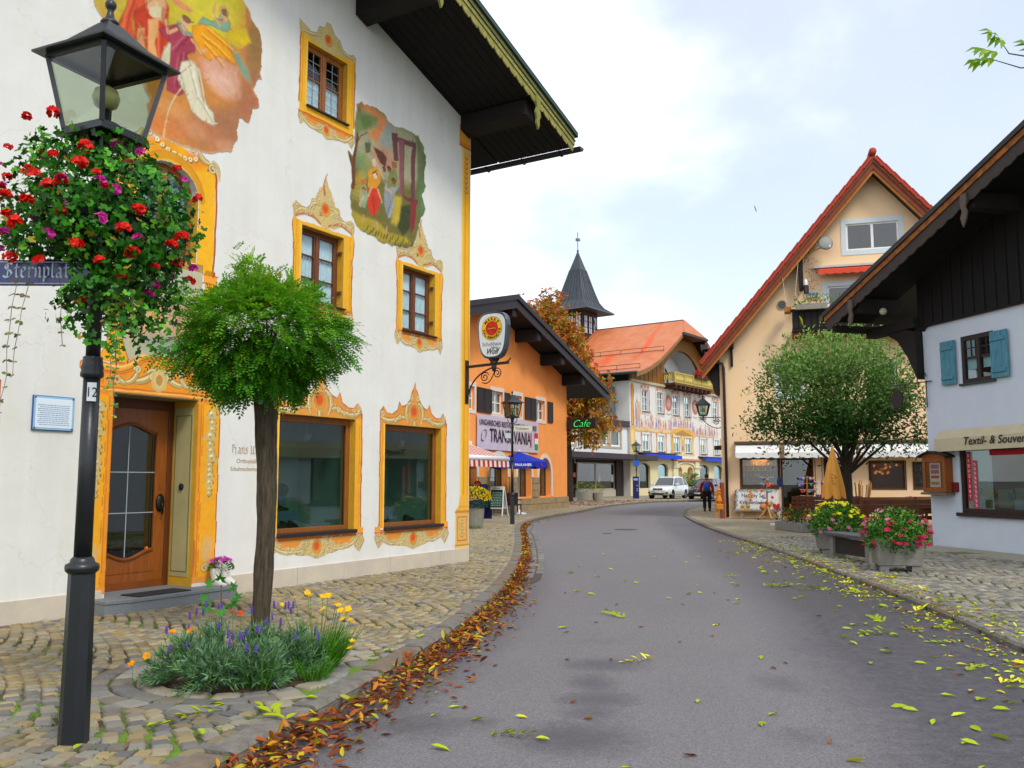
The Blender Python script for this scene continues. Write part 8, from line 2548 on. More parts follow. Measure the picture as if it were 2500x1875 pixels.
leaf_mesh('crown',P,D,N,S,np.clip(np.array(K),0,1),([(0,0,0),(.6,-.17,.04),(1,0,-.08),(.6,.17,.04)],[(0,1,2,3)]),leafmat('chestnut leaf',.6,.35),CT)

# ------------------------------------------------------------------ parking meter, far lamp
PM=thing('parking_meter','tall dark blue parking ticket machine at the far kerb','ticket machine',(10.05,72.2,0),rad(-10))
MB().box(-.25,.25,-.2,.2,0,1.78).build('body',mat('navy steel','101f5e',.4,coat=.3),PM,bevel=.03)
MB().box(-.18,.18,-.215,-.2,1.45,1.62).build('display',mat('pale display','8fa4c8',.4),PM)
for zz_ in (.6,.75,1.0):MB().box(.05,.18,-.212,-.2,zz_,zz_+.08).build('slot',mat('pale slot','8a98b8',.5),PM)
LAMP3=lamp_post('street_lamp','far black lantern street lamp beside the blue ticket machine',(10.25,73.2,0),rad(45),'black lantern street lamps',1.03)
MB().box(-.24,.2,-.08,-.06,2.55,3.0).build('blue_plate',mat('blue sign plate','1a5ac8',.5),LAMP3)

# ------------------------------------------------------------------ cars
def loft(stations,n_prof,close=True):
 """stations: list of rings with equal vertex counts"""
 b=MB()
 k=len(stations[0])
 for r in stations:b.v+= r
 for i in range(len(stations)-1):
  for j in range(k-(0 if close else 1)):
   b.f.append((i*k+j,i*k+(j+1)%k,(i+1)*k+(j+1)%k,(i+1)*k+j))
 b.f.append(tuple(range(k-1,-1,-1))); b.f.append(tuple(range((len(stations)-1)*k,len(stations)*k)))
 return b
def car(label,loc,heading,paint,plate,L=4.8,W=1.92,H=1.78,suv=True):
 t=thing('parked_car',label,'car',loc,heading,'cars parked by the painted house')   # +x is forward
 hw=W/2
 # body: (x, half width, z bottom, z shoulder)
 st=[(-L*.5,.80,.55,.98),(-L*.49,.90,.42,1.08),(-L*.40,.97,.32,1.12),(-L*.2,1.0,.28,1.08),(0,1.0,.28,1.06),(L*.18,1.0,.28,1.05),(L*.24,.99,.28,1.06),(L*.36,.96,.30,.98),(L*.455,.88,.34,.88),(L*.49,.78,.42,.78),(L*.5,.70,.50,.68)]
 rings=[]
 for x,k,z0,z1 in st:
  a=hw*k
  rings.append([(x,-a*.90,z0),(x,-a*.99,z0+.12),(x,-a,(z0+z1)/2),(x,-a*.97,z1-.06),(x,-a*.86,z1),(x,-a*.4,z1+.035),(x,a*.4,z1+.035),(x,a*.86,z1),(x,a*.97,z1-.06),(x,a,(z0+z1)/2),(x,a*.99,z0+.12),(x,a*.90,z0)])
 body=loft(rings,12).build('body',paint,t,smooth=True)
 # greenhouse
 gs=[(-L*.475,.80,1.06,1.14),(-L*.43,.80,1.06,H-.30),(-L*.36,.78,1.06,H-.07),(-L*.2,.77,1.05,H),(L*.02,.77,1.05,H-.01),(L*.10,.79,1.05,H-.10),(L*.24,.84,1.04,1.10)]
 rings=[]
 for x,k,z0,z1 in gs:
  a=hw*.88; c=hw*k*.86
  rings.append([(x,-a,z0),(x,-c-.02,max(z0+.01,z1-.07)),(x,-c*.9,z1),(x,c*.9,z1),(x,c+.02,max(z0+.01,z1-.07)),(x,a,z0)])
 loft(rings,6).build('cabin',mat('tinted car glass','0d1418',.06,var=.05,spec=.9,coat=.5),t,smooth=False)
 # roof skin and pillars in body colour
 rings=[]
 for x,k,z0,z1 in gs[2:6]:
  c=hw*k*.86
  rings.append([(x,-c*1.0-.025,z1-.075),(x,-c*.9,z1+.012),(x,c*.9,z1+.012),(x,c+.025,z1-.075),(x,c*.85,z1-.06),(x,-c*.85,z1-.06)])
 loft(rings,6).build('roof_panel',paint,t)
 for sy in (-1,1):
  for x0,x1 in (((L*.245),(L*.09)),((-L*.05),(-L*.06)),((-L*.28),(-L*.29)),((-L*.47),(-L*.38))):
   zt=float(np.interp(x1,[g[0] for g in gs],[g[3] for g in gs]))-.06
   MB().bar((x0,sy*hw*.885,1.04),(x1,sy*hw*.69,zt),.09 if x0 <-L*.2 else .05,.03,up=(0,sy,.3)).build('pillar',paint,t)
  MB().bar((L*.15,sy*(hw+.12),1.16),(L*.20,sy*(hw+.1),1.16),.2,.16).build('mirror',paint,t,bevel=.03)
  MB().bar((L*.2,sy*hw*.9,1.1),(L*.19,sy*(hw+.08),1.13),.05,.05).build('mirror_arm',M_BLACKMETAL,t)
  for zz_,nm,m_,xx,w_,h_ in ((.80,'headlight',mat('headlamp lens','cfd8de',.15,coat=.6),L*.455,.36,.16),(.78,'tail_light',mat('tail lamp','8a1418',.2),-L*.485,.22,.3)):
   MB().box(xx-.06,xx+.045,sy*hw*.62-w_/2,sy*hw*.62+w_/2,zz_-h_/2,zz_+h_/2).build(nm,m_,t,bevel=.04)
  MB().box(L*.465,L*.497,sy*hw*.66-.18,sy*hw*.66+.18,.44,.56).build('air_inlet',mat('black plastic','141414',.6),t,bevel=.02)
  MB().box(-L*.33,L*.33,sy*hw*.985-.02,sy*hw*.985+.02,.27,.36).build('side_sill',mat('grey sill trim','9a9c9e',.5),t)
  for x in (L*.31,-L*.29):
   R_=.37
   Tm=Matrix.Translation((x,sy*(hw-.11),R_))@Matrix.Rotation(math.pi/2,4,'X')
   wh=MB().lathe([(R_*.72,-.12),(R_*.95,-.12),(R_,-.08),(R_,.08),(R_*.95,.12),(R_*.72,.12)],n=24,M=Tm).build('wheel',mat('tyre rubber','101010',.85),t,smooth=True)
   q=MB(); q.lathe([(R_*.72,-.10),(R_*.68,-.11)],n=24,M=Tm,cap=False)
   for k in range(5):
    a=2*math.pi*k/5
    for s2 in (-.1,) if sy >0 else (.1,):
     q.bar(Tm@Vector((0,0,s2*1.05)),Tm@Vector((math.cos(a)*R_*.7,math.sin(a)*R_*.7,s2*1.05)),.11,.03,up=(0,1,0))
   q.build('rim',mat('alloy','b5b8bc',.3,metal=.8),wh)
   MB().lathe([(R_*.70,-.03),(R_*.70,.03)],n=20,M=Tm).build('wheel_well',mat('brake dark','1a1a1c',.6),wh)
   MB().tube([(x+(R_+.06)*math.cos(a),sy*hw*.985,R_+(R_+.06)*math.sin(a)) for a in [math.pi*i/12 for i in range(13)]],.035,6).build('wheel_arch',mat('black plastic','141414') if not suv else paint,t)
 MB().box(L*.475,L*.502,-hw*.42,hw*.42,.68,.86).build('grille',mat('dark grille','1a1c1e',.4),t,bevel=.03)
 MB().box(L*.50,L*.508,-hw*.42,hw*.42,.755,.785).build('grille_bar',mat('chrome','c0c4c8',.15,metal=1),t)
 MB().lathe([(.095,0),(.095,.02)],n=18,M=Matrix.Translation((L*.503,0,.77))@Matrix.Rotation(math.pi/2,4,'Y'),cap=True).build('badge',mat('chrome','c0c4c8'),t)
 MB().box(L*.475,L*.499,-hw*.5,hw*.5,.36,.50).build('lower_grille',mat('black plastic','141414'),t,bevel=.03)
 Pp=MB().box(L*.497,L*.512,-.26,.26,.50,.61).build('number_plate',M_WHITE,t)
 MB().box(L*.5125,L*.514,-.26,-.21,.50,.61).build('plate_band',mat('plate blue','1a3fae',.5),Pp)
 text(plate,.10,mat('black print','16181c'),Pp,(L*.5135,-.18,.52),rot=(math.pi/2,0,math.pi/2),sx=.75)
 return t
HD=math.atan2(-.857,-.515)
car('white four wheel drive car parked facing the street',(12.75,72.6,-.02),HD,mat('white car paint','d8dad6',.25,var=.02,coat=.7),'GAP ML 63')
car('dark blue grey car behind the man with the backpack',(15.5,70.8,-.08),HD,mat('dark blue car paint','1a2230',.25,var=.05,coat=.7),'GAP S 21',L=4.6,W=1.82,H=1.68,suv=False)

# ------------------------------------------------------------------ man with the blue backpack
def skin_body(name,pts,edges,radii,m,parent,sub=2,root=0):
 me=bpy.data.meshes.new(name)
 me.from_pydata(pts,edges,[])
 o=link(name,me,m,parent)
 md=o.modifiers.new('skin','SKIN'); md.use_smooth_shade=True
 for i,r in enumerate(radii):
  v=me.skin_vertices[0].data[i]
  v.radius=r if isinstance(r,tuple) else (r,r)
  v.use_root=(i== root)
 s=o.modifiers.new('sub','SUBSURF'); s.levels=sub; s.render_levels=sub
 return o
MN=thing('person','man in a red jacket with blue backpack walking away','person',(9.75,44.6,-.04),rad(-12))
# local: faces +y (away), x right
pts=[(0,0,.95),(0,.0,1.12),(0,.01,1.32),(0,.02,1.47),(0,.03,1.56),(0,.04,1.64),(0,.045,1.74),
 (-.20,.0,1.42),(-.29,-.01,1.16),(-.30,.06,.93),(-.30,.09,.84),(.20,.0,1.42),(.29,-.03,1.16),(.31,.0,.92),(.31,.02,.83),
 (-.10,.0,.90),(-.12,.06,.50),(-.12,-.06,.10),(-.12,.04,.04),(-.12,.12,.03),(.10,.0,.90),(.12,.10,.50),(.13,.10,.10),(.13,.17,.04),(.13,.25,.03)]
edges=[(0,1),(1,2),(2,3),(3,4),(4,5),(5,6),(3,7),(7,8),(8,9),(9,10),(3,11),(11,12),(12,13),(13,14),(0,15),(15,16),(16,17),(17,18),(18,19),(0,20),(20,21),(21,22),(22,23),(23,24)]
rad_=[(.17,.13),(.165,.13),(.18,.13),(.15,.11),.058,.085,.075,.085,.06,.047,.035,.085,.06,.047,.035,(.105,.105),.078,.055,.045,.04,(.105,.105),.078,.055,.045,.04]
BO=skin_body('body',pts,edges,rad_,mat('skin','b07a5c',.7),MN)
MJ=mat('red jacket','a01418',.85,var=.15,vscale=12,bump=.2,bscale=20)
jp=[0,1,2,3,7,8,9,11,12,13]
idx={k:i for i,k in enumerate(jp)}
jpts=[pts[k] for k in jp]; jpts[0]=(0,0,.86)
skin_body('jacket',jpts,[(idx[a],idx[c]) for a,c in [(0,1),(1,2),(2,3),(3,7),(7,8),(8,9),(3,11),(11,12),(12,13)]],[(.205,.16),(.195,.155),(.205,.155),(.17,.13),.105,.078,.062,.105,.078,.062],MJ,MN)
tp=[0,15,16,17,20,21,22]
idx={k:i for i,k in enumerate(tp)}
tpts=[pts[k] for k in tp]; tpts[0]=(0,0,.95)
skin_body('trousers',tpts,[(idx[a],idx[c]) for a,c in [(0,15),(15,16),(16,17),(0,20),(20,21),(21,22)]],[(.165,.14),.125,.098,.082,.125,.098,.082],mat('black trousers','15130f',.9,var=.2),MN)
for a,c in ((17,19),(22,24)):
 p0,p1=Vector(pts[a]),Vector(pts[c])
 MB().prism([(p0.y-.09,0),(p1.y+.07,0),(p1.y+.05,.07),(p0.y+.04,.12),(p0.y-.08,.11)],p0.x-.055,p0.x+.055,'yz').build('shoe',mat('dark shoe','17130f',.7),MN,bevel=.02)
MB().lathe([(.078,1.66),(.098,1.70),(.098,1.77),(.075,1.84),(.02,1.86)],(0,.035,0),16).build('hair',mat('grey brown hair','3a322c',.9,var=.3),MN,smooth=True)
MB().lathe([(.075,1.50),(.085,1.56),(.075,1.60)],(0,.02,0),14).build('collar',MJ,MN,smooth=True)
q=MB()
rows=[]
for z,w_,d_ in ((1.00,.10,.10),(1.04,.15,.17),(1.15,.165,.20),(1.30,.155,.18),(1.42,.12,.13),(1.47,.07,.07)):
 rows.append([(w_*math.copysign(abs(math.cos(a))** .6,math.cos(a)),-.14-d_*.5+d_*.55*math.copysign(abs(math.sin(a))** .6,math.sin(a)),z) for a in [2*math.pi*i/16 for i in range(16)]])
BPk=loft(rows,16).build('backpack',mat('bright blue nylon','0f4fae',.6,var=.12,vscale=14),MN,smooth=True)
MB().box(-.10,.10,-.365,-.33,1.06,1.22).build('pocket',mat('dark blue nylon','0c3a86',.6),BPk,bevel=.02)
for sx in (-1,1):MB().tube([(sx*.10,-.16,1.44),(sx*.13,-.02,1.52),(sx*.14,.12,1.42),(sx*.15,.14,1.2)],.02,6).build('strap',mat('dark blue nylon','0c3a86'),BPk)
# palm in a tub behind the car
PT=thing('potted_palm','green potted palm behind the white car','potted plant',(15.9,79.5,0))
MB().lathe([(.35,0),(.45,.7)],n=14).build('pot',mat('terracotta tub','9a5a34',.8),PT)
rr=np.random.default_rng(3)
P,D,N,S,K=[],[],[],[],[]
for k in range(60):
 a=rr.uniform(0,6.28); e=rr.uniform(.1,1.3)
 for j in range(14):
  t_=j/13
  p_=np.array([math.cos(a)*math.cos(e)*1.5*t_,math.sin(a)*math.cos(e)*1.5*t_,1.0+math.sin(e)*2.2*t_-.9*t_*t_])
  for sx in (-1,1):P.append(p_); D.append((math.cos(a+sx*1.1),math.sin(a+sx*1.1),-.3)); N.append((0,-.3,1)); S.append(.4); K.append(np.array(C('4f7a26'))*rr.uniform(.6,1.4))
leaf_mesh('fronds',P,D,N,S,K,([(0,0,0),(.5,-.07,0),(1,0,0),(.5,.07,0)],[(0,1,2,3)]),M_LEAF,PT)
# ------------------------------------------------------------------ peach gabled house
FQ=frame_of((8.74,36.98),(.959,-.284))
_Mq=Matrix.Translation(FQ['loc'])@Matrix.Rotation(FQ['rz'],4,'Z')
QH=thing('peach_house','peach coloured gabled house with red tiled roof and shops below','house',FQ['loc'],FQ['rz'])
M_PEACH=mat('peach render','efcb98',.9,var=.05,vscale=.9,hex2='f0cfac',bump=.12,bscale=18)
M_BROWNB=mat('red brown bargeboard','7a3a1c',.7,var=.25,vscale=5,stretch=(1,1,1)); M_TANB=mat('orange tan board','b06a26',.7,var=.25,vscale=5)
M_TILE=mat('red clay tile','a5361e',.7,var=.2,vscale=8,bump=.2)
sl=1.175; ap=6.27
HQ=lambda s:13.95-sl*abs(s-ap)       # soffit line
at=(5.20,7.20,10.87,11.98); w2=(4.40,6.3,8.05,9.42)
shopw=[(.75,2.28,1.19,2.42),(2.34,3.6,.05,2.4),(4.0,5.05,.05,2.4),(5.72,7.02,1.18,2.25),(7.33,8.6,1.18,2.2)]
upw=[(2.4,3.3,5.0,6.15),(6.0,6.75,5.0,6.15)]
holes=[at+(.12,),w2+(.15,)]+[h+(.25,) for h in shopw]+[h+(.15,) for h in upw]
b=facade(MB(),[(0,-.1),(12.5,-.1),(12.5,HQ(12.5)),(ap,HQ(ap)),(0,HQ(0))],holes)
b.poly([(0,0,-.1),(0,0,HQ(0)),(0,14,HQ(0)),(0,14,-.1)])
QW=b.build('wall',M_PEACH,QH)
def simple_window(op,parent,trim=.2,m_trim=None,mull=1,y=.05,m_glass=None,room=None,name='window',m_frame=None):
 x0,x1,z0,z1=op
 q=MB()
 for p_ in ((x0-trim,x1+trim,z1,z1+trim),(x0-trim,x1+trim,z0-trim,z0),(x0-trim,x0,z0,z1),(x1,x1+trim,z0,z1)):q.box(p_[0],p_[1],-.02,.01,p_[2],p_[3])
 W=q.build(name,m_trim or M_TRIMW,parent)
 q=MB(); f=.07
 for p_ in ((x0,x0+f,z0,z1),(x1-f,x1,z0,z1),(x0+f,x1-f,z0,z0+f),(x0+f,x1-f,z1-f,z1)):q.box(p_[0],p_[1],y,y+.06,p_[2],p_[3])
 iw=(x1-x0-2*f)/(mull+1)
 for k in range(1,mull+1):x=x0+f+iw*k; q.box(x-.05,x+.05,y-.01,y+.055,z0+f,z1-f)
 q.build('frame',m_frame or M_WHITE,W)
 for k in range(mull+1):
  a=x0+f+iw*k+(.05 if k else 0); c=x0+f+iw*(k+1)-(.05 if k <mull else 0)
  MB().box(a,c,y+.03,y+.035,z0+f,z1-f).build('pane',m_glass or glass('blue pane','3f5058',2.0),W)
 MB().poly([(x0-.1,y+.5,z0-.1),(x1+.1,y+.5,z0-.1),(x1+.1,y+.5,z1+.1),(x0-.1,y+.5,z1+.1)]).build('room',room or M_INTERIOR,W)
 return W
M_PTRIM=mat('pale blue trim','cbd6d8',.7,var=.05)
simple_window(at,QH,.2,M_PTRIM)['label']='attic window under the gable peak'
simple_window(w2,QH,.2,M_PTRIM)
for op in upw:simple_window(op,QH,.18,M_PTRIM)
# shop fronts
M_SHOPW=mat('brown shop frame','4a2a16',.6); M_WARM=mat('warm lit shelves','a8641c',.8,var=.3,vscale=4)
for i,op in enumerate(shopw):
 W=simple_window(op,QH,.0001 if i in (1,2) else .04,M_SHOPW,mull=0,y=.12,m_glass=M_GLASS_DARK,room=M_WARM if i in (0,3) else M_INTERIOR,name='shop_window' if i not in (1,2) else 'shop_door',m_frame=M_SHOPW)
 if i in (0,4):
  for zz_ in (1.42,1.66,1.9,2.12):
   MB().box(op[0]+.1,op[1]-.1,.45,.60,zz_,zz_+.02).build('shelf',mat('pale shelf','c08a3a',.7),W)
   x=op[0]+.12
   while x <op[1]-.15:
    w_=random.uniform(.03,.07); MB().lathe([(w_*.5,0),(w_*.4,.06),(w_*.25,.08),(w_*.3,.11),(.005,.13)],(x,.5,zz_+.02),6).build('figurine',mat('figurine '+str(random.randrange(4)),random.choice(['b0722a','c8a050','9a3a1e','d0b070']),.7),W)
    x+= random.uniform(.10,.2)
 if i== 0:
  ld=bpy.data.lights.new('display_lamp','AREA'); ld.energy=14; ld.size=.6; ld.color=(1,.68,.32)
  lo_=bpy.data.objects.new('display_lamp',ld); COL.objects.link(lo_); lo_.parent=W; lo_.location=(1.5,.34,2.36)
 if i== 3:
  for k in range(16):MB().ball((5.9+random.random()*.9,.3+random.random()*.2,1.75+random.random()*.4),.05,6,4).build('amber_lamp',mat('amber glow','e07a1a',.5,emit=1.2),W)
for s in (3.66,3.92):MB().box(s,s+.02,-.01,.02,.05,2.4).build('trim_strip',M_SHOPW,QH)
# roof slabs, boards and verge tiles
q=MB()
for sg in (-1,1):
 f=(lambda t_:ap+sg*t_)
 pr=[(f(0),14.02),(f(6.85),14.02-sl*6.85),(f(6.85),14.16-sl*6.85),(f(0),14.16)]
 q.prism(pr if sg >0 else pr[::-1],-.62,14)
QR=q.build('roof',mat('roof underside','4a3a2a',.8),QH)
for sg in (-1,1):
 f=(lambda t_:ap+sg*t_)
 for d0,d1,y0_,y1_,nm,m_ in ((-.22,-.02,-.70,-.625,'bargeboard',M_TANB),(-.06,.32,-.75,-.705,'bargeboard',M_BROWNB),(.20,.50,-.80,-.755,'bargeboard',M_BROWNB)):
  pr=[(f(0),14.05+d0),(f(6.95),14.05+d0-sl*6.95),(f(6.95),14.05+d1-sl*6.95),(f(0),14.05+d1)]
  MB().prism(pr if sg >0 else pr[::-1],y0_,y1_).build(nm,m_,QR)
 n=22
 ang=math.atan(sl)
 for i in range(n):
  t0=.12+6.9*i/n
  c=Vector((f(t0+.16),-.45,14.60-sl*(t0+.16)))
  T=Matrix.Translation(c)@Matrix.Rotation(sg*ang,4,'Y')@Matrix.Rotation(sg*.06,4,'Y')
  q=MB().box(-.27,.25,-.40,.40,-.02,.05,T); q.box(-.27,.25,-.41,-.37,-.13,-.02,T)
  q.build('verge_tile',M_TILE,QR,bevel=.02)
 # tiled slope behind the verge
 q=MB();
 for i in range(44):
  t0=.1+6.9*i/44; t1=t0+6.9/44
  q.add([(f(t0),.0,14.60-sl*t0),(f(t1),.0,14.66-sl*t1),(f(t1),14,14.66-sl*t1),(f(t0),14,14.60-sl*t0)],[(0,1,2,3)])
 q.build('tile_courses',M_TILE,QR)
MB().tube([(ap,-.85,14.68),(ap,14,14.68)],.15,10).build('ridge_tile',M_TILE,QR,smooth=True)
# balcony with flower trough
q=MB(); q.box(2.95,6.9,-1.0,.0,7.45,7.58); BQ=q.build('balcony',M_DARKWOOD,QH)
for i in range(16):MB().box(2.96+i*.245,3.18+i*.245,-1.02,-.97,7.58,8.25).build('plank',M_DARKWOOD,BQ)
MB().box(2.97,6.88,-.96,-.94,7.58,8.25).build('backing',M_DARKWOOD,BQ); MB().box(2.9,6.9,-1.06,-.94,8.25,8.36).build('handrail',M_DARKWOOD,BQ)
MB().box(2.68,2.94,-.9,-.3,8.3,8.5).build('side_trough',mat('orange trough','a86a2a',.8),BQ)
MB().box(3.1,4.3,-1.28,-1.07,8.3,8.52).build('trough',mat('weathered trough','8f8a7c',.9),BQ)
rr=np.random.default_rng(21); n=420
P_=np.stack([rr.uniform(3.05,6.2,n),rr.uniform(-1.35,-1.0,n),8.45+rr.random(n)** 2*.4],1)
cl=palette(['5a8a2a','7aa03a','3f6a20','8f9a4a'],n,rr); cl[rr.random(n)<.06]=C('e09a10')
leaf_mesh('trough_plants',P_,unit(n,rr)+np.array([0,0,.8]),unit(n,rr),rr.uniform(.08,.16,n),cl,LEAF_Q,M_LEAF,BQ)
for s in (5.85,7.0):MB().prism([(s,7.44),(s+.2,7.44),(s+.2,6.98),(s+.06,6.98)],-.5,0).build('bracket',mat('yellow bracket','d89a14',.7),QH)
MB().box(2.95,8,-.9,-.0,7.30,7.44).build('beam',mat('brown beam','6a3a16',.7),BQ)
# red awning, dish, vent, meters, bracket, downpipe
q=MB();
vs=[]
n=40
for i in range(n+1):
 x=4.05+2.6*i/n
 vs+=[(x,-.12,10.16),(x,-.55,10.02),(x,-.56,9.86-.05*abs(math.sin(i*math.pi/5)))]
for i in range(n):
 for j in range(2):q.f.append((3*i+j,3*i+3+j,3*i+4+j,3*i+1+j))
q.v=vs
AWR=q.build('awning',mat('red orange canvas','d0452a',.8),QH); MB().box(3.9,6.7,-.25,0,10.17,10.26).build('cassette',mat('awning metal','b9bcb8',.4),AWR)
SD=thing('satellite_dish','grey satellite dish on an arm beside the attic window','satellite dish',_Mq@Vector((4.36,-.55,11.12)),FQ['rz'])
T=Matrix.Rotation(rad(80),4,'X')@Matrix.Rotation(rad(10),4,'Y')
MB().lathe([(.01,.06),(.12,.05),(.22,.025),(.30,-.01),(.305,.0),(.22,.04),(.01,.075)],n=24,M=T).build('dish',mat('grey dish','8d8f88',.6),SD,smooth=True)
MB().tube([(0,.1,-.1),(-.5,.25,-.25),(-.95,.52,-.40),(-1.0,.55,-.52)],.022,6).build('arm',mat('pale pipe','b8b4a8',.5),SD)
MB().tube([(.02,0,-.28),(.14,-.32,-.26)],.015,5).build('boom',mat('pale pipe','b8b4a8'),SD); MB().lathe([(.03,0),(.04,.1)],(.14,-.34,-.28),8).build('receiver',M_WHITE,SD)
MB().lathe([(.21,0),(.21,.03),(.17,.03),(.17,.005)],n=22,M=Matrix.Translation((2.6,0,8.75))@Matrix.Rotation(math.pi/2,4,'X')).build('round_window',mat('vent rim','b59a78',.8),QH)
MB().lathe([(.165,0),(.165,.012)],n=22,M=Matrix.Translation((2.6,0,8.75))@Matrix.Rotation(math.pi/2,4,'X')).build('round_pane',mat('dark pane','3a424a',.1),QH)
MT=MB().box(3.62,4.08,-.08,0,9.0,9.26).build('weather_gauges',mat('gauge board','c8ccd0',.6),QH)
for k in range(3):MB().lathe([(.06,0),(.06,.02)],n=12,M=Matrix.Translation((3.71+k*.14,-.08,9.13))@Matrix.Rotation(math.pi/2,4,'X')).build('dial',mat('grey dial','5f7080',.4),MT)
q=MB().box(.40,.60,-.55,.0,7.0,7.52); q.box(.46,.56,-.1,0,6.25,7.0); q.build('bracket',M_DARKWOOD,QH)
MB().box(3.30,3.46,-.5,0,9.3,10.75).build('post',M_DARKWOOD,QH)
WLn=thing('wall_lantern','white capped lantern hanging on the balcony post of the peach house','lantern',_Mq@Vector((3.55,-.6,9.05)),FQ['rz'])
MB().lathe([(.10,0),(.11,.04),(.11,.32),(.06,.36)],n=8).build('cage',M_BLACKMETAL,WLn); MB().lathe([(.07,.36),(.07,.5),(.03,.6),(.01,.62)],n=10).build('cap',M_WHITE,WLn)
for (a,c) in (((2.6,-.65,10.35),(2.75,-.9,8.5)),((3.3,-.6,10.6),(3.05,-.95,8.45))):MB().tube([a,c],.012,4).build('line',mat('pale rope','c0b49a',.8),QH)
M_PIPE=mat('brown downpipe','3a2422',.45,var=.15,coat=.2)
MB().tube([(-.52,-.35,6.95),(-.50,-.30,6.6),(-.2,-.16,6.45),(.12,-.10,6.38),(.17,-.10,6.2),(.19,-.10,0)],.06,10).build('downpipe',M_PIPE,QH,smooth=True)
for zz_ in (5.9,3.2):MB().lathe([(.075,0),(.075,.05)],(.175,-.10,zz_),10).build('pipe_collar',M_PIPE,QH)
# far corner eaves with rain hopper
MB().prism([(-.75,7.12),(-.05,7.0),(-.05,5.0),(-.2,5.1)],.02,.25).build('eaves_bracket',M_DARKWOOD,QH)
MB().box(-.72,-.42,-.55,14,6.95,7.15).build('gutter',M_PIPE,QH)
# white shop awnings
M_AWN=mat('white awning cloth','d9d9d6',.8,var=.05)
for x0,x1 in ((.58,2.3),(2.5,5.2),(5.35,8.3)):
 q=MB(); n=int((x1-x0)*10)
 for i in range(n+1):
  x=x0+(x1-x0)*i/n
  q.v+=[(x,-.08,2.98),(x,-.62,2.62),(x,-.64,2.44-.05*abs(math.sin(i*math.pi/3.5)))]
 for i in range(n):
  for j in range(2):q.f.append((3*i+j,3*i+3+j,3*i+4+j,3*i+1+j))
 A=q.build('awning',M_AWN,QH); MB().box(x0-.05,x1+.05,-.2,0,2.99,3.1).build('cassette',mat('brown awning case','5a4030',.6),A)
# red creeper on the wall
rr=np.random.default_rng(4); n=150
P_=[]
for k in range(n):
 t_=rr.random(); P_.append((3.5+.7*t_+rr.normal(0,.05),-.03,10.6+.9*t_) if k <60 else (3.75+rr.normal(0,.16),-.03,8.7+2.0*rr.random()))
leaf_mesh('creeper_leaves',P_,unit(n,rr),np.tile([0,-1,.2],(n,1))+unit(n,rr)*.4,rr.uniform(.05,.09,n),palette(['b0341c','c8502a','8a2416'],n,rr),LEAF_Q,M_LEAF,QH)['kind']='stuff'
# lantern on a bracket round the corner
WL=thing('bracket_lantern','black lantern on a scrolled iron bracket at the corner of the peach house','lantern',_Mq@Vector((-.02,.8,0)),FQ['rz'])
MB().tube([(0,0,4.18),(-.95,0,4.18)],.018,6).build('arm',M_BLACKMETAL,WL)
MB().tube([(p_[0],0,p_[1]) for p_ in bez((-.02,3.75),(-.35,3.6),(-.85,4.16))],.016,6).build('scroll',M_BLACKMETAL,WL)
MB().tube([(p_[0],0,p_[1]) for p_ in spiral(-.2,3.98,.15,.03,0,1.6,22)],.013,6).build('scroll',M_BLACKMETAL,WL)
zb,ze,hb,he=4.3,4.72,.16,.26
q=MB().box(-.76-hb,-.76+hb,-hb,hb,zb-.05,zb); q.tube([(-.76,0,4.1),(-.76,0,zb)],.03,8); q.build('base',M_BLACKMETAL,WL)
for i,j in ((-1,-1),(1,-1),(1,1),(-1,1)):MB().bar((-.76+i*hb,j*hb,zb),(-.76+i*he,j*he,ze),.035,.035).build('corner_bar',M_BLACKMETAL,WL)
for k in range(4):
 T=Matrix.Translation((-.76,0,0))@Matrix.Rotation(k*math.pi/2,4,'Z')
 MB().add([T@Vector(p_) for p_ in ((-hb,-hb,zb),(hb,-hb,zb),(he,-he,ze),(-he,-he,ze))],[(0,1,2,3)]).build('pane',glass('lantern glass','d7dfd0',1.1),WL)
q=MB()
for hh,z in ((he+.05,ze),(he+.05,ze+.03),(.06,ze+.28)):q.v+=[(-.76-hh,-hh,z),(-.76+hh,-hh,z),(-.76+hh,hh,z),(-.76-hh,hh,z)]
for r_ in range(2):q.f+=[(r_*4+i,r_*4+(i+1)%4,r_*4+4+(i+1)%4,r_*4+4+i) for i in range(4)]
q.f+=[(3,2,1,0),(8,9,10,11)]
q.build('roof',M_BLACKMETAL,WL); MB().lathe([(.05,ze+.27),(.03,ze+.33),(.045,ze+.37),(.004,ze+.45)],(-.76,0,0),10).build('finial',M_BLACKMETAL,WL)
MB().ball((-.76,0,zb+.2),.09).build('globe',mat('cream glass globe','c9bf84'),WL,smooth=True)

# ------------------------------------------------------------------ shop goods in front of the peach house
def qp(s,y,z=-.04):return _Mq@Vector((s,y,z))
SB=thing('shop_board','white nativity shop board framed with dark green garland','sign',qp(.45,-.12),FQ['rz'])
MB().box(.05,1.75,-.05,0,.30,1.16).build('panel',M_WHITE,SB)
text('Nativity Set',.215,M_BT,SB,(.30,-.052,.86),bold=.003,sx=.95); text('Krippenladen',.215,M_BT,SB,(.22,-.052,.58),bold=.003,sx=.95)
rr=np.random.default_rng(9); n=900
e=rr.integers(0,3,n); t_=rr.random(n)
P_=np.where(e[:,None]== 0,np.stack([.05+1.7*t_,np.full(n,-.06),1.14+rr.normal(0,.035,n)],1),np.where(e[:,None]== 1,np.stack([.07+rr.normal(0,.04,n),np.full(n,-.06),.32+.8*t_],1),np.stack([.05+1.7*t_,np.full(n,-.06),.34+rr.normal(0,.03,n)],1)))
leaf_mesh('garland',P_,unit(n,rr),unit(n,rr),rr.uniform(.06,.1,n),palette(['1f4a34','163a2a','2a5a3c'],n,rr),NEEDLE,M_LEAF,SB)
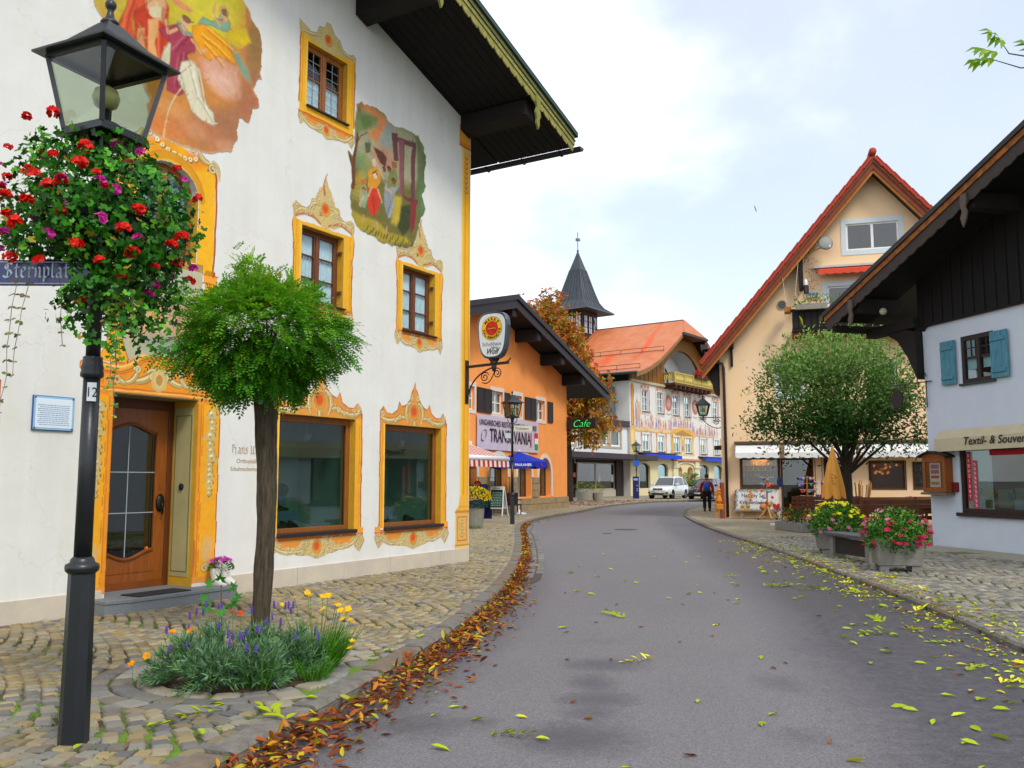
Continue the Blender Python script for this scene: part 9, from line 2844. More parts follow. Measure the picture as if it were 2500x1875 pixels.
DB=thing('display_bench','low grey plank bench under the nativity board','bench',qp(.42,-.5),FQ['rz'])
MB().box(0,1.95,-.2,.2,.30,.35).build('plank',mat('weathered plank','8a7f70',.85),DB)
for x in (.3,1.6):MB().box(x,x+.12,-.15,.15,0,.30).build('leg',mat('weathered plank','8a7f70'),DB)
for k,x in enumerate((.38,.60)):
 t=thing('birdhouse',['left little straw coloured birdhouse on the plank bench','right little straw coloured birdhouse on the plank bench'][k],'birdhouse',qp(.42+x,-.55,.312),FQ['rz'],'toy birdhouses on the plank bench')
 MB().box(-.08,.08,-.07,.07,0,.17).build('body',mat('straw wood','d0a850',.7),t); MB().prism([(-.11,.16),(.11,.16),(0,.25)],-.1,.1).build('roof',mat('pale roof wood','d8bc70',.7),t); MB().lathe([(.02,0),(.02,.01)],n=8,M=Matrix.Translation((0,-.07,.1))@Matrix.Rotation(math.pi/2,4,'X')).build('hole',M_INTERIOR,t)
TB=thing('wooden_bear','golden carved wooden bear lying on the plank bench','carving',qp(1.75,-.55,.312),FQ['rz'])
q=MB(); q.ball((-.15,0,.12),.15,10,7,(1,1,.8)); q.build('body',mat('golden wood','c87a14',.6,var=.2),TB,smooth=True)
q=MB().ball((.08,-.02,.22),.12); q.build('head',mat('golden wood','c87a14'),TB,smooth=True)
for sx in (-.08,.1):MB().ball((.08+sx,0,.34),.045,8,5).build('ear',mat('golden wood','c87a14'),TB,smooth=True)
HRT=thing('red_heart','shiny red heart ornament beside the wooden bear','ornament',qp(2.12,-.6,.312),FQ['rz'])
hp=[(.15*1.05*math.sin(a)** 3,.14+.011*(13*math.cos(a)-5*math.cos(2*a)-2*math.cos(3*a)-math.cos(4*a))) for a in [2*math.pi*i/28 for i in range(28)]]
MB().prism(hp[::-1],-.05,.05).build('heart',mat('gloss red','c01420',.25,coat=.6),HRT,bevel=.02)
WS=thing('wood_spiral','hanging tan wooden spiral ornament before the nativity board','ornament',qp(1.12,-.35,0),FQ['rz'])
for k in range(4):
 z=.70+k*.115; r=(.09,.14,.13,.09)[k]
 MB().prism([(-r,z),(0,z-.06),(r,z),(0,z+.06)],-.015,.015,M=Matrix.Rotation(k*.5-.5,4,'Z')).build('slat',mat('tan slat','c08038',.6),WS)
MB().tube([(0,0,.62),(0,0,1.28)],.008,5).build('cord',M_IRON,WS)
def spinner(name,label,loc,hexes,h,seed,base=True):
 t=thing(name,label,'display stand',loc,FQ['rz'])
 MB().tube([(0,0,.2),(0,0,h)],.035,8).build('pole',mat('orange wood pole','b06a28',.6),t)
 if base:
  for k in range(4):MB().bar((math.cos(k*1.57+.4)*.36,math.sin(k*1.57+.4)*.36,.05),(0,0,.52),.07,.06).build('strut',mat('raw wood strut','a07a50',.7),t)
  MB().box(-.42,.42,-.1,.1,.08,.15).build('foot',mat('raw wood strut','a07a50'),t)
  for sx in (-.35,.35):MB().ball((sx,0,.04),.045,8,5).build('castor',M_BLACKMETAL,t)
 r_=random.Random(seed)
 for k in range(5):
  z=h-.12-k*.24
  MB().tube([(-.28,0,z+.07),(.28,0,z+.07)],.006,4).build('hook_rail',M_WHITE,t)
  for j in range(r_.randint(3,5)):
   x,y=r_.uniform(-.28,.28),r_.uniform(-.18,.1)
   c_=r_.choice(hexes)
   if r_.random()<.5:MB().prism([(x+p_[0]*.42,z-.06+p_[1]*.42) for p_ in hp[::-1]],y-.02,y+.02).build('ornament',mat('ornament '+c_,c_,.3,coat=.4),t,bevel=.01)
   else:MB().ball((x,y,z),r_.uniform(.045,.07),8,6).build('ornament',mat('ornament '+c_,c_,.3,coat=.4),t,smooth=True)
 return t
spinner('ornament_stand','wooden stand hung with hearts and baubles beside the shop door',qp(1.78,-1.25),['b0141c','3fae7a','c02a34','5a6ab0','8a90b8','d84a4a'],1.72,3)
spinner('ornament_stand','second ornament stand with red and purple pieces beyond the parasol',qp(3.3,-1.0),['c01418','8a9ac8','5a14b0','d05a14','2a8a5a','7a8a9a'],1.72,5)
spinner('ornament_stand','third ornament stand with purple tinsel right of the second stand',qp(3.85,-1.0),['6a18c0','4a10a0','9a9aa8','c8501a','1a6a5a'],1.55,6)
WP=thing('white_parasol_stand','slim white pole on a round white base before the shop','parasol stand',(9.35,31.1,-.04))
MB().lathe([(.36,0),(.36,.05),(.05,.07),(.05,.1)],n=24).build('base',M_WHITE,WP); MB().tube([(0,0,.08),(0,0,1.34)],.022,8).build('pole',M_WHITE,WP)
MB().prism([(-.06,1.3),(.06,1.34),(.07,1.62),(-.02,1.68),(-.08,1.5)],-.03,.03).build('furled_flag',mat('blue white cloth','3a4a8a',.8,var=.4,vscale=20),WP)
OP=thing('orange_parasol','closed orange beer garden parasol on a pole','parasol',(9.75,27.0,-.04))
n=48
q=MB()
for z,r_,am in ((2.62,.012,0),(2.5,.045,.1),(2.25,.11,.2),(1.95,.19,.28),(1.6,.27,.34),(1.3,.33,.38),(1.12,.36,.42)):
 for i in range(n):
  a=2*math.pi*i/n+(2.6-z)*.35
  fold=abs(math.sin(a*3))** .6
  rr_=r_*(1-am*(1-fold)); zz_=z-(.13*fold if z <1.2 else 0)
  q.v.append((math.cos(a)*rr_,math.sin(a)*rr_,zz_))
for i in range(6):
 for j in range(n):q.f.append((i*n+j,(i+1)*n+j,(i+1)*n+(j+1)%n,i*n+(j+1)%n))
q.build('canopy',mat('orange canvas','e8a040',.8,var=.1,vscale=3),OP,smooth=True)
nibb=MB()
for pts_ in ([(-.10,1.74),(-.02,1.72),(-.08,1.66)],[(-.12,1.64),(-.04,1.60),(-.10,1.55),(-.02,1.53)],[(.0,1.70),(.05,1.62),(.0,1.56)],[(.03,1.66),(.09,1.66)],[(.03,1.61),(.08,1.61)],[(-.06,1.50),(-.05,1.42)],[(-.01,1.50),(.02,1.41)]):nib(nibb,[(p_[0]-.10,p_[1]) for p_ in pts_],.018,.7,-.375)
nibb.build('printed_emblem',mat('brown print','5a4a2a',.8),OP)
MB().tube([(0,0,0),(0,0,1.3)],.025,8).build('pole',M_WHITE,OP); MB().ball((0,0,2.63),.03,8,5).build('finial',M_WHITE,OP)
MB().lathe([(.3,0),(.3,.06),(.05,.1)],n=18).build('base',mat('grey base','7a7a78',.8),OP)
# beer garden benches and tables
M_BENCH=mat('brown stained bench','74452a',.7,var=.3,vscale=4,stretch=(1,5,5))
def bench(label,loc,rz,L=2.0):
 t=thing('garden_bench',label,'bench',loc,rz,'brown beer garden benches')
 for k in range(3):MB().box(-L/2,L/2,-.22+k*.15,-.09+k*.15,.44,.48).build('seat_slat',M_BENCH,t,bevel=.006)
 for k in range(3):MB().box(-L/2,L/2,.25+k*.02,.28+k*.02,.56+k*.15,.69+k*.15).build('back_slat',M_BENCH,t,bevel=.006)
 for sx in (-1,1):
  x=sx*(L/2-.2)
  MB().bar((x,.22,0),(x,.34,1.0),.07,.09).build('back_leg',M_BENCH,t); MB().bar((x,-.2,0),(x,-.2,.44),.07,.09).build('front_leg',M_BENCH,t); MB().bar((x,-.22,.40),(x,.26,.40),.06,.07).build('rail',M_BENCH,t)
 return t
def table(label,loc,rz,L=2.0):
 t=thing('garden_table',label,'table',loc,rz,'brown beer garden tables')
 for k in range(4):MB().box(-L/2,L/2,-.38+k*.19,-.20+k*.19,.72,.76).build('plank',M_BENCH,t,bevel=.006)
 for sx in (-1,1):
  for sy in (-1,1):MB().bar((sx*(L/2-.2),sy*.32,0),(sx*(L/2-.2),sy*.2,.72),.08,.08).build('leg',M_BENCH,t)
  MB().bar((sx*(L/2-.2),-.3,.68),(sx*(L/2-.2),.3,.68),.06,.07).build('rail',M_BENCH,t)
 return t
def bench_at(u0,u1,y0,y1):pass
bench('nearest brown bench with its back to the street',(11.5,26.8,-.04),rad(180+15),2.8)
bench('leftmost brown bench by the white parasol pole',(11.1,31.8,-.04),rad(180+6),2.6)
bench('brown bench in the middle behind the closed parasol',(12.6,30.3,-.04),rad(180+6),2.4)
bench('far brown bench against the terrace, facing the street',(14.6,30.6,-.04),rad(8),2.0)
table('brown table between the middle benches',(11.4,28.9,-.04),rad(10),2.0)
table('brown table at the corner of the white house',(12.9,27.4,-.04),rad(70),1.7)
# walking sticks in a stand
WK=thing('stick_stand','bundle of wooden walking sticks standing by the shop wall','display stand',qp(5.2,-1.3),FQ['rz'])
MB().lathe([(.3,0),(.34,.55),(.30,.55)],n=14).build('basket',mat('wicker','6a4a26',.8,var=.3,vscale=30),WK)
for k in range(18):
 x,y=random.uniform(-.5,.5),random.uniform(-.2,.2)
 MB().tube([(x*.5,y,.1),(x+random.uniform(-.06,.06),y,random.uniform(1.35,1.62))],.018,5).build('stick',mat('stick '+str(k%3),('b07a3a','6a2a14','c89a50')[k%3],.6),WK)
# toy tricycle
TC=thing('wooden_tricycle','golden wooden toy tricycle leaning by the benches','toy',qp(2.75,-2.2),FQ['rz'])
mg=mat('golden wood','c87a14')
for x,r_ in ((-.2,.2),(.4,.12)):MB().lathe([(r_*.75,-.03),(r_,-.03),(r_,.03),(r_*.75,.03),(r_*.75,-.03)],n=18,M=Matrix.Translation((x,0,r_))@Matrix.Rotation(math.pi/2,4,'X'),cap=False).build('wheel',mg,TC)
for k in range(3):MB().bar((-.2+math.cos(k*2.1)*.17,0,.2+math.sin(k*2.1)*.17),(-.2,0,.2),.04).build('spoke',mg,TC)
MB().bar((-.22,0,.22),(-.1,0,.62),.05).build('fork',mg,TC); MB().bar((-.15,0,.45),(.45,0,.26),.07).build('frame',mg,TC); MB().bar((-.12,-.18,.62),(-.12,.18,.62),.04).build('handlebar',mg,TC); MB().box(.1,.38,-.1,.1,.38,.42).build('seat',mg,TC)
# carved figure stand at the corner
FG=thing('carved_figure','golden carved wooden figure stand at the corner beside the downpipe','carving',(8.45,36.4,-.04),rad(0))
MB().box(-.16,.16,-.12,.12,.35,.60).build('block',mg,FG,bevel=.03)
for sx in (-1,1):MB().bar((sx*.14,0,0),(sx*.08,0,.36),.06).build('leg',mg,FG)
MB().lathe([(.10,.60),(.16,.70),(.13,.85),(.10,.95),(.13,1.05),(.05,1.12),(.12,1.14),(.01,1.32)],n=8).build('figure',mg,FG)
MB().bar((-.2,-.05,1.0),(.12,-.05,.98),.05).build('arm',mg,FG); MB().box(.06,.2,-.1,.1,0,1.45).build('backboard',mat('red brown board','8a3a1a',.7),FG)

# ------------------------------------------------------------------ apple tree
AT=thing('apple_tree','round green apple tree in front of the peach house','tree',(10.75,28.6,-.05))
bark_trunk([(0,0,0),(.05,0,1.0),(.0,0,2.2),(.0,0,3.2)],[.17,.14,.13,.07],14,24).build('trunk',mat('grey apple bark','3f372e',.95,var=.3,bump=.6),AT)
rg=np.random.default_rng(19)
k_=28.6/27
clus=[]
for k in range(150):
 d=unit(1,rg)[0]; r=rg.uniform(.25,1.0)** .45
 lump=1+.22*mnoise.noise(Vector(d*1.8))+.12*mnoise.noise(Vector(d*5))
 c=np.array([d[0]*2.5*r*lump,d[1]*2.1*r,4.15+(d[2]*1.95 if d[2]>0 else d[2]*1.45)*r*lump])
 if c[2]>4.8:c[0]*= .88
 clus.append(c)
for c in [(-2.75,0,3.3),(-2.6,-.2,3.05),(-2.5,0,3.8),(-2.1,0,5.0),(-1.75,0,5.45),(-1.1,0,6.0),(-.3,0,6.2),(.5,0,6.15),(1.2,0,5.95),(2.0,0,5.5),(2.5,0,4.8),(2.8,0,4.0),(2.75,0,3.1),(2.2,0,2.7),(-2.0,0,2.8),(1.5,0,2.65)]:clus.append(np.array(c,float))
for i,c in enumerate(clus[::6]):MB().tube([(0,0,min(3.1,max(1.7,c[2]-1.6))),(c[0]*.5,c[1]*.5,c[2]-.3),tuple(c)],[.06,.035,.012],5).build('limb',mat('grey apple bark','3f372e'),AT)
P,D,N,S,K=[],[],[],[],[]
for c in clus:
 m_=int(rg.uniform(90,190))
 pp=c+rg.normal(0,rg.uniform(.24,.38),(m_,3))*np.array([1,1,.85])
 if rg.random()<.35:k3=m_ // 4; pp[:k3]=c+np.stack([rg.normal(0,.05,k3),rg.normal(0,.05,k3),rg.uniform(0,.75,k3)],1)+np.array([rg.normal(0,.2),0,.1])
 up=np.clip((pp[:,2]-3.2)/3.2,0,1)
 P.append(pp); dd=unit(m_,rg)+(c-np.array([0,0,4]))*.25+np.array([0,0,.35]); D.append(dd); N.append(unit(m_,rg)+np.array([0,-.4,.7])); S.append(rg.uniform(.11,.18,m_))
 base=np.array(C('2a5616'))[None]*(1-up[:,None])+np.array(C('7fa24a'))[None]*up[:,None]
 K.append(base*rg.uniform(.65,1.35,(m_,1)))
K=np.clip(np.concatenate(K),0,1); K[rg.random(len(K))<.004]=C('c85a1c')
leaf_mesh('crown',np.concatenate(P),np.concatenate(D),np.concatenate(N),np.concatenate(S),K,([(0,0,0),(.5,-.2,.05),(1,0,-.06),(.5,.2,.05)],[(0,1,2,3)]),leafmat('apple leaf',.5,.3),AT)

# ------------------------------------------------------------------ planters and stone bench at the right kerb
M_CONC=mat('exposed concrete','8a8880',.9,var=.2,vscale=10,hex2='76746c',bump=.4,bscale=60)
def conc_planter(label,loc,rz,L,W,fl,seed,yellow):
 t=thing('concrete_planter',label,'planter',loc,rz,'concrete flower planters by the kerb')
 q=MB()
 k=.9
 q.add([(-L/2*k,-W/2*k,.10),(L/2*k,-W/2*k,.10),(L/2*k,W/2*k,.10),(-L/2*k,W/2*k,.10),(-L/2,-W/2,.56),(L/2,-W/2,.56),(L/2,W/2,.56),(-L/2,W/2,.56)],[(3,2,1,0),(4,5,6,7),(0,1,5,4),(1,2,6,5),(2,3,7,6),(3,0,4,7)])
 q.build('trough',M_CONC,t,bevel=.015)
 for sx in (-1,1):
  for sy in (-1,1):MB().box(sx*L*.32-.07,sx*L*.32+.07,sy*W*.3-.07,sy*W*.3+.07,-.03,.10).build('foot',M_CONC,t)
 rr=np.random.default_rng(seed); n=4200
 d=unit(n,rr); r=rr.uniform(.5,1.05,n)
 P_=d*r[:,None]*np.array([L*.66,W*.85,.46]); P_[:,2]=np.where(P_[:,2]<0,P_[:,2]*.75,P_[:,2])+.62
 leaf_mesh('foliage',P_,unit(n,rr)+d*.6,d+unit(n,rr)*.6,rr.uniform(.05,.09,n),palette(['3f7a1c','2f6214','5a9a28','6fa838','24500f'],n,rr),LEAF_FOLD,M_LEAF,t)
 for hexes,cnt,zlo,zhi in fl:
  for i in range(cnt):
   a=rr.uniform(0,6.28); e=rr.uniform(zlo,zhi)
   p_=(math.cos(a)*math.cos(e)*L*.71,math.sin(a)*math.cos(e)*W*.9,.62+math.sin(e)*.48)
   daisy(t,p_,rr.uniform(.045,.065),hexes,seed*100+i)
 return t
conc_planter('concrete planter with crimson daisies, nearest the white house',(6.75,15.75,-.04),rad(-12),.80,.62,[(['c81450','d82060','a80c40'],60,-.4,.6),(['d86a90','e890a8'],14,.3,1.2)],81,False)
conc_planter('concrete planter with yellow daisies at the far end of the stone bench',(7.0,19.3,-.04),rad(-10),.85,.65,[(['e8d80a','f0e020'],46,.35,1.4),(['b0507a','c86a94'],22,-.6,.3)],82,True)
SBn=thing('stone_bench','grey stone slab bench between the two concrete planters','bench',(6.80,17.7,-.04),rad(97))
MB().box(-.95,.95,-.22,.22,.44,.51).build('slab',mat('dark stone slab','5a565a',.8,var=.2,vscale=8,bump=.3),SBn,bevel=.01)
for sx in (-.7,.7):MB().box(sx-.07,sx+.07,-.18,.18,-.02,.44).build('leg',M_CONC,SBn,bevel=.01)
MB().box(-.62,.62,.05,.12,.10,.40).build('back_panel',mat('dark brown panel','2f2620',.8),SBn)
LT=thing('low_trough','low stone trough with pink flowers beside the leftmost bench','planter',(8.75,27.6,-.04),rad(100))
MB().box(-.9,.9,-.25,.25,0,.28).build('trough',M_CONC,LT,bevel=.02)
rr=np.random.default_rng(83); n=900
leaf_mesh('foliage',np.stack([rr.uniform(-.9,.9,n),rr.uniform(-.28,.28,n),.28+rr.random(n)*.42],1),unit(n,rr),unit(n,rr),rr.uniform(.05,.09,n),palette(['2f5a1c','3f7026','244a14'],n,rr),LEAF_Q,M_LEAF,LT)
for i in range(16):daisy(LT,(rr.uniform(-.9,.9),rr.uniform(-.3,.3),.35+rr.random()*.4),.055,['c83a60','d86a80','c02040'],900+i)

# ------------------------------------------------------------------ white house on the right
FR=frame_of((10.21,21.74),(.233,-.972))
_Mr=Matrix.Translation(FR['loc'])@Matrix.Rotation(FR['rz'],4,'Z')
RH=thing('white_chalet','white chalet with blue shutters and dark overhanging timber gable','house',FR['loc'],FR['rz'])
M_RW=mat('bluish white plaster','c6cedb',.92,var=.06,vscale=1.8,hex2='ced5de',bump=.35,bscale=8)
wR=(1.26,2.28,3.76,4.86); sR=(1.02,4.4,.78,2.30)
b=facade(MB(),[(0,-.1),(13,-.1),(13,5.30),(.2,5.28),(0,5.1)],[wR+(.16,),sR+(.18,)])
b.poly([(0,0,-.1),(0,0,5.2),(0,10,5.2),(0,10,-.1)])
b.build('wall',M_RW,RH)
# battered foot of the wall
q=MB().add([(0.0,-.004,-.06),(13,-.004,-.06),(13,-.004,.06),(0,-.004,.06)],[(0,1,2,3)])
M_DW=mat('brown black window wood','2a1a14',.6)
q=MB(); x0,x1,z0,z1=wR
for p_ in ((x0,x0+.09,z0,z1),(x1-.09,x1,z0,z1),(x0+.09,x1-.09,z0,z0+.1),(x0+.09,x1-.09,z1-.1,z1),((x0+x1)/2-.05,(x0+x1)/2+.05,z0+.1,z1-.1)):q.box(p_[0],p_[1],.02,.10,p_[2],p_[3])
m_=(x0+x1)/2
for xa,xb in ((x0+.09,m_-.05),(m_+.05,x1-.09)):q.box(xa,xb,.04,.08,z0+.56,z0+.61); q.box(xa,xb,.045,.075,z0+.80,z0+.82); q.box((xa+xb)/2-.01,(xa+xb)/2+.01,.045,.075,z0+.61,z1-.1)
W=q.build('window',M_DW,RH)
for xa,xb in ((x0+.09,m_-.05),(m_+.05,x1-.09)):
 for za,zb_ in ((z0+.1,z0+.56),(z0+.61,z1-.1)):MB().box(xa,xb,.06,.065,za,zb_).build('pane',M_GLASS,W)
 MB().box(xa+.02,xb-.02,.10,.11,z0+.32,z0+.56).build('curtain',M_LACE,W)
MB().poly([(x0,.4,z0),(x1,.4,z0),(x1,.4,z1),(x0,.4,z1)]).build('room',mat('brown room','4a2a1a',.9),W); MB().box(x0-.06,x1+.02,-.05,.03,z0-.05,z0).build('sill',mat('green sill','1f3a30',.6),W)
M_BLUS=mat('worn blue shutter paint','5a98a8',.8,var=.2,vscale=6,hex2='3f7288',stretch=(5,5,.6),bump=.2)
for k,(xa,xb,rot) in enumerate(((.66,1.14,0),(2.24,2.74,0))):
 S_=bpy.data.objects.new('shutter',None)
 q=MB(); q.box(xa,xb,-.075,-.04,3.78,4.82); S_=q.build('shutter',M_BLUS,RH,bevel=.006)
 for zz_ in (3.90,4.60):MB().box(xa+.02,xb-.06,-.10,-.076,zz_,zz_+.08).build('batten',M_BLUS,S_,bevel=.005)
 for t_ in (.33,.67):MB().box(xa+(xb-xa)*t_-.003,xa+(xb-xa)*t_+.003,-.0765,-.0755,3.79,4.81).build('board_joint',mat('joint blue','2f5668',.8),S_)
# shop window with sale strips
q=MB(); x0,x1,z0,z1=sR
for p_ in ((x0,x0+.10,z0,z1),(x1-.10,x1,z0,z1),(x0+.10,x1-.10,z0,z0+.10),(x0+.10,x1-.10,z1-.08,z1)):q.box(p_[0],p_[1],.03,.12,p_[2],p_[3])
W=q.build('shop_window',M_DW,RH); MB().box(x0+.1,x1-.1,.07,.076,z0+.1,z1-.08).build('pane',M_GLASS_DARK,W); MB().box(x0-.12,x1+.1,-.06,.05,z0-.08,z0).build('sill',M_DW,W)
MB().poly([(x0,.9,z0),(x1,.9,z0),(x1,.9,z1),(x0,.9,z1)]).build('room',mat('brown orange room','7a3f18',.9,var=.3),W); MB().poly([(x0,.1,z0+.02),(x1,.1,z0+.02),(x1,.9,z0+.02),(x0,.9,z0+.02)]).build('display_floor',mat('pale floor','a89a80',.8),W)
for xa,xb,za,zb_,c_,tx in ((1.20,1.32,1.06,2.18,'c01428','REDUZIERT'),(1.38,1.50,.88,1.98,'c82a48','%%%%%%%%%%')):
 o=MB().box(xa,xb,.054,.057,za,zb_).build('sale_strip',mat('sale red '+c_,c_,.7),W)
 for i,ch in enumerate(tx):text(ch,.10,M_WHITE,o,((xa+xb)/2,.0535,zb_-.12-i*(zb_-za-.06)/len(tx)),align='CENTER')
for xa,xb,za,zb_,y_,c_ in ((1.55,1.95,.90,1.32,.55,'b8b89a'),(2.0,2.45,.90,1.36,.6,'b9b498'),(1.9,2.05,1.0,1.25,.5,'4a9a9a'),(2.28,2.56,.88,1.10,.3,'b8d0e4'),(1.2,1.4,.88,1.08,.5,'a89a3a')):MB().box(xa,xb,y_,y_+.03,za,zb_).build('card',mat('card '+c_,c_,.8),W)
MB().box(1.9,2.9,.06,.063,2.08,2.2).build('sale_strip',mat('sale red c01428','c01428'),W)
# awning with lettering
q=MB(); ya=-.18
q.add([(.45,-.02,2.70),(6.5,-.02,2.76),(6.5,ya,2.56),(.45,ya,2.50)],[(0,1,2,3)][:1] and [(3,2,1,0)])
q.add([(.45,ya,2.50),(6.5,ya,2.56),(6.5,ya-.02,2.24),(.45,ya-.02,2.20)],[(3,2,1,0)])
q.add([(.45,-.02,2.70),(.45,ya,2.50),(.45,ya-.02,2.20),(.45,-.02,2.40)],[(0,1,2,3)])
AWN=q.build('awning',mat('cream awning cloth','c2b594',.85,var=.1,vscale=5),RH)
text('Textil- & Souvenirs',.255,mat('dark awning lettering','2c2a28',.8),AWN,(1.40,ya-.024,2.335),rot=(math.pi/2,0,0),shear=.25,bold=.003,sx=1.06)
# wooden showcase
SC_=thing('showcase','wooden menu showcase with curved roof at the corner of the white chalet','showcase',FR['loc'],FR['rz'])
M_SCW=mat('orange brown showcase wood','8a4a16',.6,var=.2,stretch=(5,5,1));
MB().box(.02,.80,-.02,.0,1.24,2.06).build('back',M_SCW,SC_)
q=MB()
for p_ in ((.02,.12,1.24,2.06),(.70,.80,1.24,2.06),(.12,.70,1.24,1.34),(.12,.70,1.96,2.06)):q.box(p_[0],p_[1],-.22,-.021,p_[2],p_[3])
q.build('frame',M_SCW,SC_,bevel=.006); MB().box(.12,.70,-.2,-.196,1.34,1.96).build('pane',M_GLASS,SC_)
rf=[(-.08+.98*i/10,2.07+.12*math.sin(math.pi*i/10)) for i in range(11)]
for i in range(10):MB().prism([rf[i],rf[i+1],(rf[i+1][0],rf[i+1][1]+.035),(rf[i][0],rf[i][1]+.035)],-.30,0).build('roof_strip',M_DARKWOOD,SC_)
MB().prism([(rf[0][0]+.1,2.06)]+[(.80,2.06)]+[(p_[0],p_[1]) for p_ in rf[::-1][1:-1]],-.22,-.02).build('gable',M_SCW,SC_)
SH_=MB().box(.22,.58,-.17,-.165,1.36,1.94).build('menu_sheet',mat('menu white','ccd2d8',.8),SC_)
for za,zb_,c_ in ((1.80,1.90,'6a5a8a'),(1.68,1.78,'a04a7a'),(1.57,1.64,'b0342a'),(1.42,1.49,'b8782a')):MB().box(.26,.54,-.174,-.1715,za,zb_).build('menu_picture',mat('menu '+c_,c_,.8),SH_)
MB().box(.81,.98,-.06,-.002,1.26,1.48).build('leaflet_box',mat('dark red box','6a1420',.6),SC_); MB().box(-.02,.84,-.26,0,1.18,1.235).build('ledge',mat('grey ledge','6a6058',.8),SC_)
# timber gable
GZ=lambda s:6.78+.36*s-.34          # soffit line (rises towards the camera)
M_DKG=mat('tarred gable boards','0f0b09',.85,var=.3,vscale=3,stretch=(5,5,.5))
q=MB().prism([(-.02,5.22),(.3,5.30),(13,5.30),(13,GZ(13)),(-.02,GZ(-.02))],-.10,0); RG=q.build('timber_gable',M_DKG,RH)
for i in range(22):s=.15+i*.34; MB().box(s-.03,s+.03,-.13,-.101,5.34,GZ(s)-.02).build('cover_strip',M_DKG,RG)
q=MB().prism([(-2.05,GZ(-2.05)+.06),(13,GZ(13)+.06),(13,GZ(13)+.26),(-2.05,GZ(-2.05)+.26)],-1.3,11); RR=q.build('roof',M_METAL_D,RH)
for k in range(7):MB().prism([(-2.0,GZ(-2)+.03),(13,GZ(13)+.03),(13,GZ(13)+.055),(-2.0,GZ(-2)+.055)],-1.28+k*.18,-1.28+k*.18+.17).build('soffit_board',M_SOFFIT,RR)
MB().prism([(-2.08,GZ(-2.08)+.05),(13,GZ(13)+.05),(13,GZ(13)+.19),(-2.08,GZ(-2.08)+.19)],-1.38,-1.305).build('bargeboard',mat('orange weathered bargeboard','a8601a',.75,var=.45,vscale=6,hex2='5a3210'),RR)
MB().prism([(-2.12,GZ(-2.12)+.192),(13,GZ(13)+.192),(13,GZ(13)+.31),(-2.12,GZ(-2.12)+.31)],-1.42,-1.30).build('verge_trim',mat('dark verge','1c1716',.6),RR)
q=MB(); n=200
for i in range(n):
 s0,s1=-2.0+9.5*i/n,-2.0+9.5*(i+1)/n
 sc=lambda k:-.20-.05*abs(math.sin(k*.45))-.02*(k%7 >5)
 q.prism([(s0,GZ(s0)+sc(i)),(s1,GZ(s1)+sc(i+1)),(s1,GZ(s1)+.05),(s0,GZ(s0)+.05)],-1.35,-1.32)
q.build('scalloped_board',mat('grey scalloped board','3a302a',.8,var=.25),RR)
for s in (-.9,3.2):
 zt=GZ(s)+.0
 q=MB().prism([(s-.09,zt),(s-.10,zt-.22),(s-.05,zt-.38),(s-.11,zt-.5),(s-.04,zt-.72),(s+.05,zt-.56),(s+.09,zt-.42),(s+.05,zt-.3),(s+.09,zt-.18),(s+.08,zt)][::1],-1.40,-1.36); q.build('carved_pendant',mat('grey pendant','5a4c44',.85,var=.2),RR)
for s in (-.9,3.2,7):MB().box(s-.15,s+.15,-1.25,.02,GZ(s)-.32,GZ(s)+.02).build('purlin',M_DARKWOOD,RR)
MB().box(-2.0,-1.8,-1.2,10,5.45,5.62).build('eaves_beam',M_DARKWOOD,RR)
MB().prism([(-.02,4.0),(-.02,5.2),(-1.1,5.5),(-1.15,5.3),(-.7,5.05),(-.35,4.6)][::-1],-.2,.05).build('knee_brace',M_DARKWOOD,RH)
MB().box(-1.9,.0,-.25,.05,5.3,5.55).build('tie_beam',M_DARKWOOD,RH)
MB().tube([(-2.2,-1.4,5.86),(-2.2,9,5.86)],.09,8).build('gutter',mat('mossy gutter','4a4428',.8),RR)
MB().ball((-.4,-.8,5.75),.09,10,7).build('soffit_lamp',mat('cream lamp','c8bca0',.5),RR,smooth=True)
# iron bracket sign
IB=thing('iron_bracket_sign','dark round iron hanging sign on a scrolled bracket at the chalet corner','sign',FR['loc'],FR['rz'])
MB().tube([(.3,-.05,3.93),(-1.35,-.05,3.98)],.014,6).build('arm',M_BLACKMETAL,IB); MB().tube([(.1,-.05,3.3),(.1,-.05,3.96)],.013,6).build('upright',M_BLACKMETAL,IB)
MB().tube([(p_[0],-.05,p_[1]) for p_ in spiral(-.03,4.06,.14,.12,0,.5,12)]+[(-.17,-.05,4.06),(-.25,-.05,3.98)],.012,6).build('scroll',M_BLACKMETAL,IB)
MB().tube([(.1,-.05,3.35),(-.35,-.05,3.9)],.01,5).build('brace',M_BLACKMETAL,IB)
MB().lathe([(.23,-.012),(.23,.012)],n=24,M=Matrix.Translation((-1.0,-.05,3.60))@Matrix.Rotation(math.pi/2,4,'X')).build('disc',mat('dark sign disc','1e1c1a',.6),IB)
MB().tube([(-1.0+.30*math.cos(a),-.05,3.60+.30*math.sin(a)) for a in [2*math.pi*i/24 for i in range(25)]],.012,6).build('ring',M_BLACKMETAL,IB)
MB().tube([(-1.0,-.05,3.97),(-1.0,-.05,3.83)],.008,5).build('hanger',M_BLACKMETAL,IB)
# ------------------------------------------------------------------ fallen leaves
rg=np.random.default_rng(55)
LM=leafmat('fallen leaf',.6,.2)
CURL=([(0,0,.02),(.3,-.16,.10),(.7,-.14,.13),(1,0,.05),(.7,.14,.08),(.3,.16,.12),(.5,0,0)],[(0,1,6),(1,2,6),(2,3,6),(3,4,6),(4,5,6),(5,0,6)])
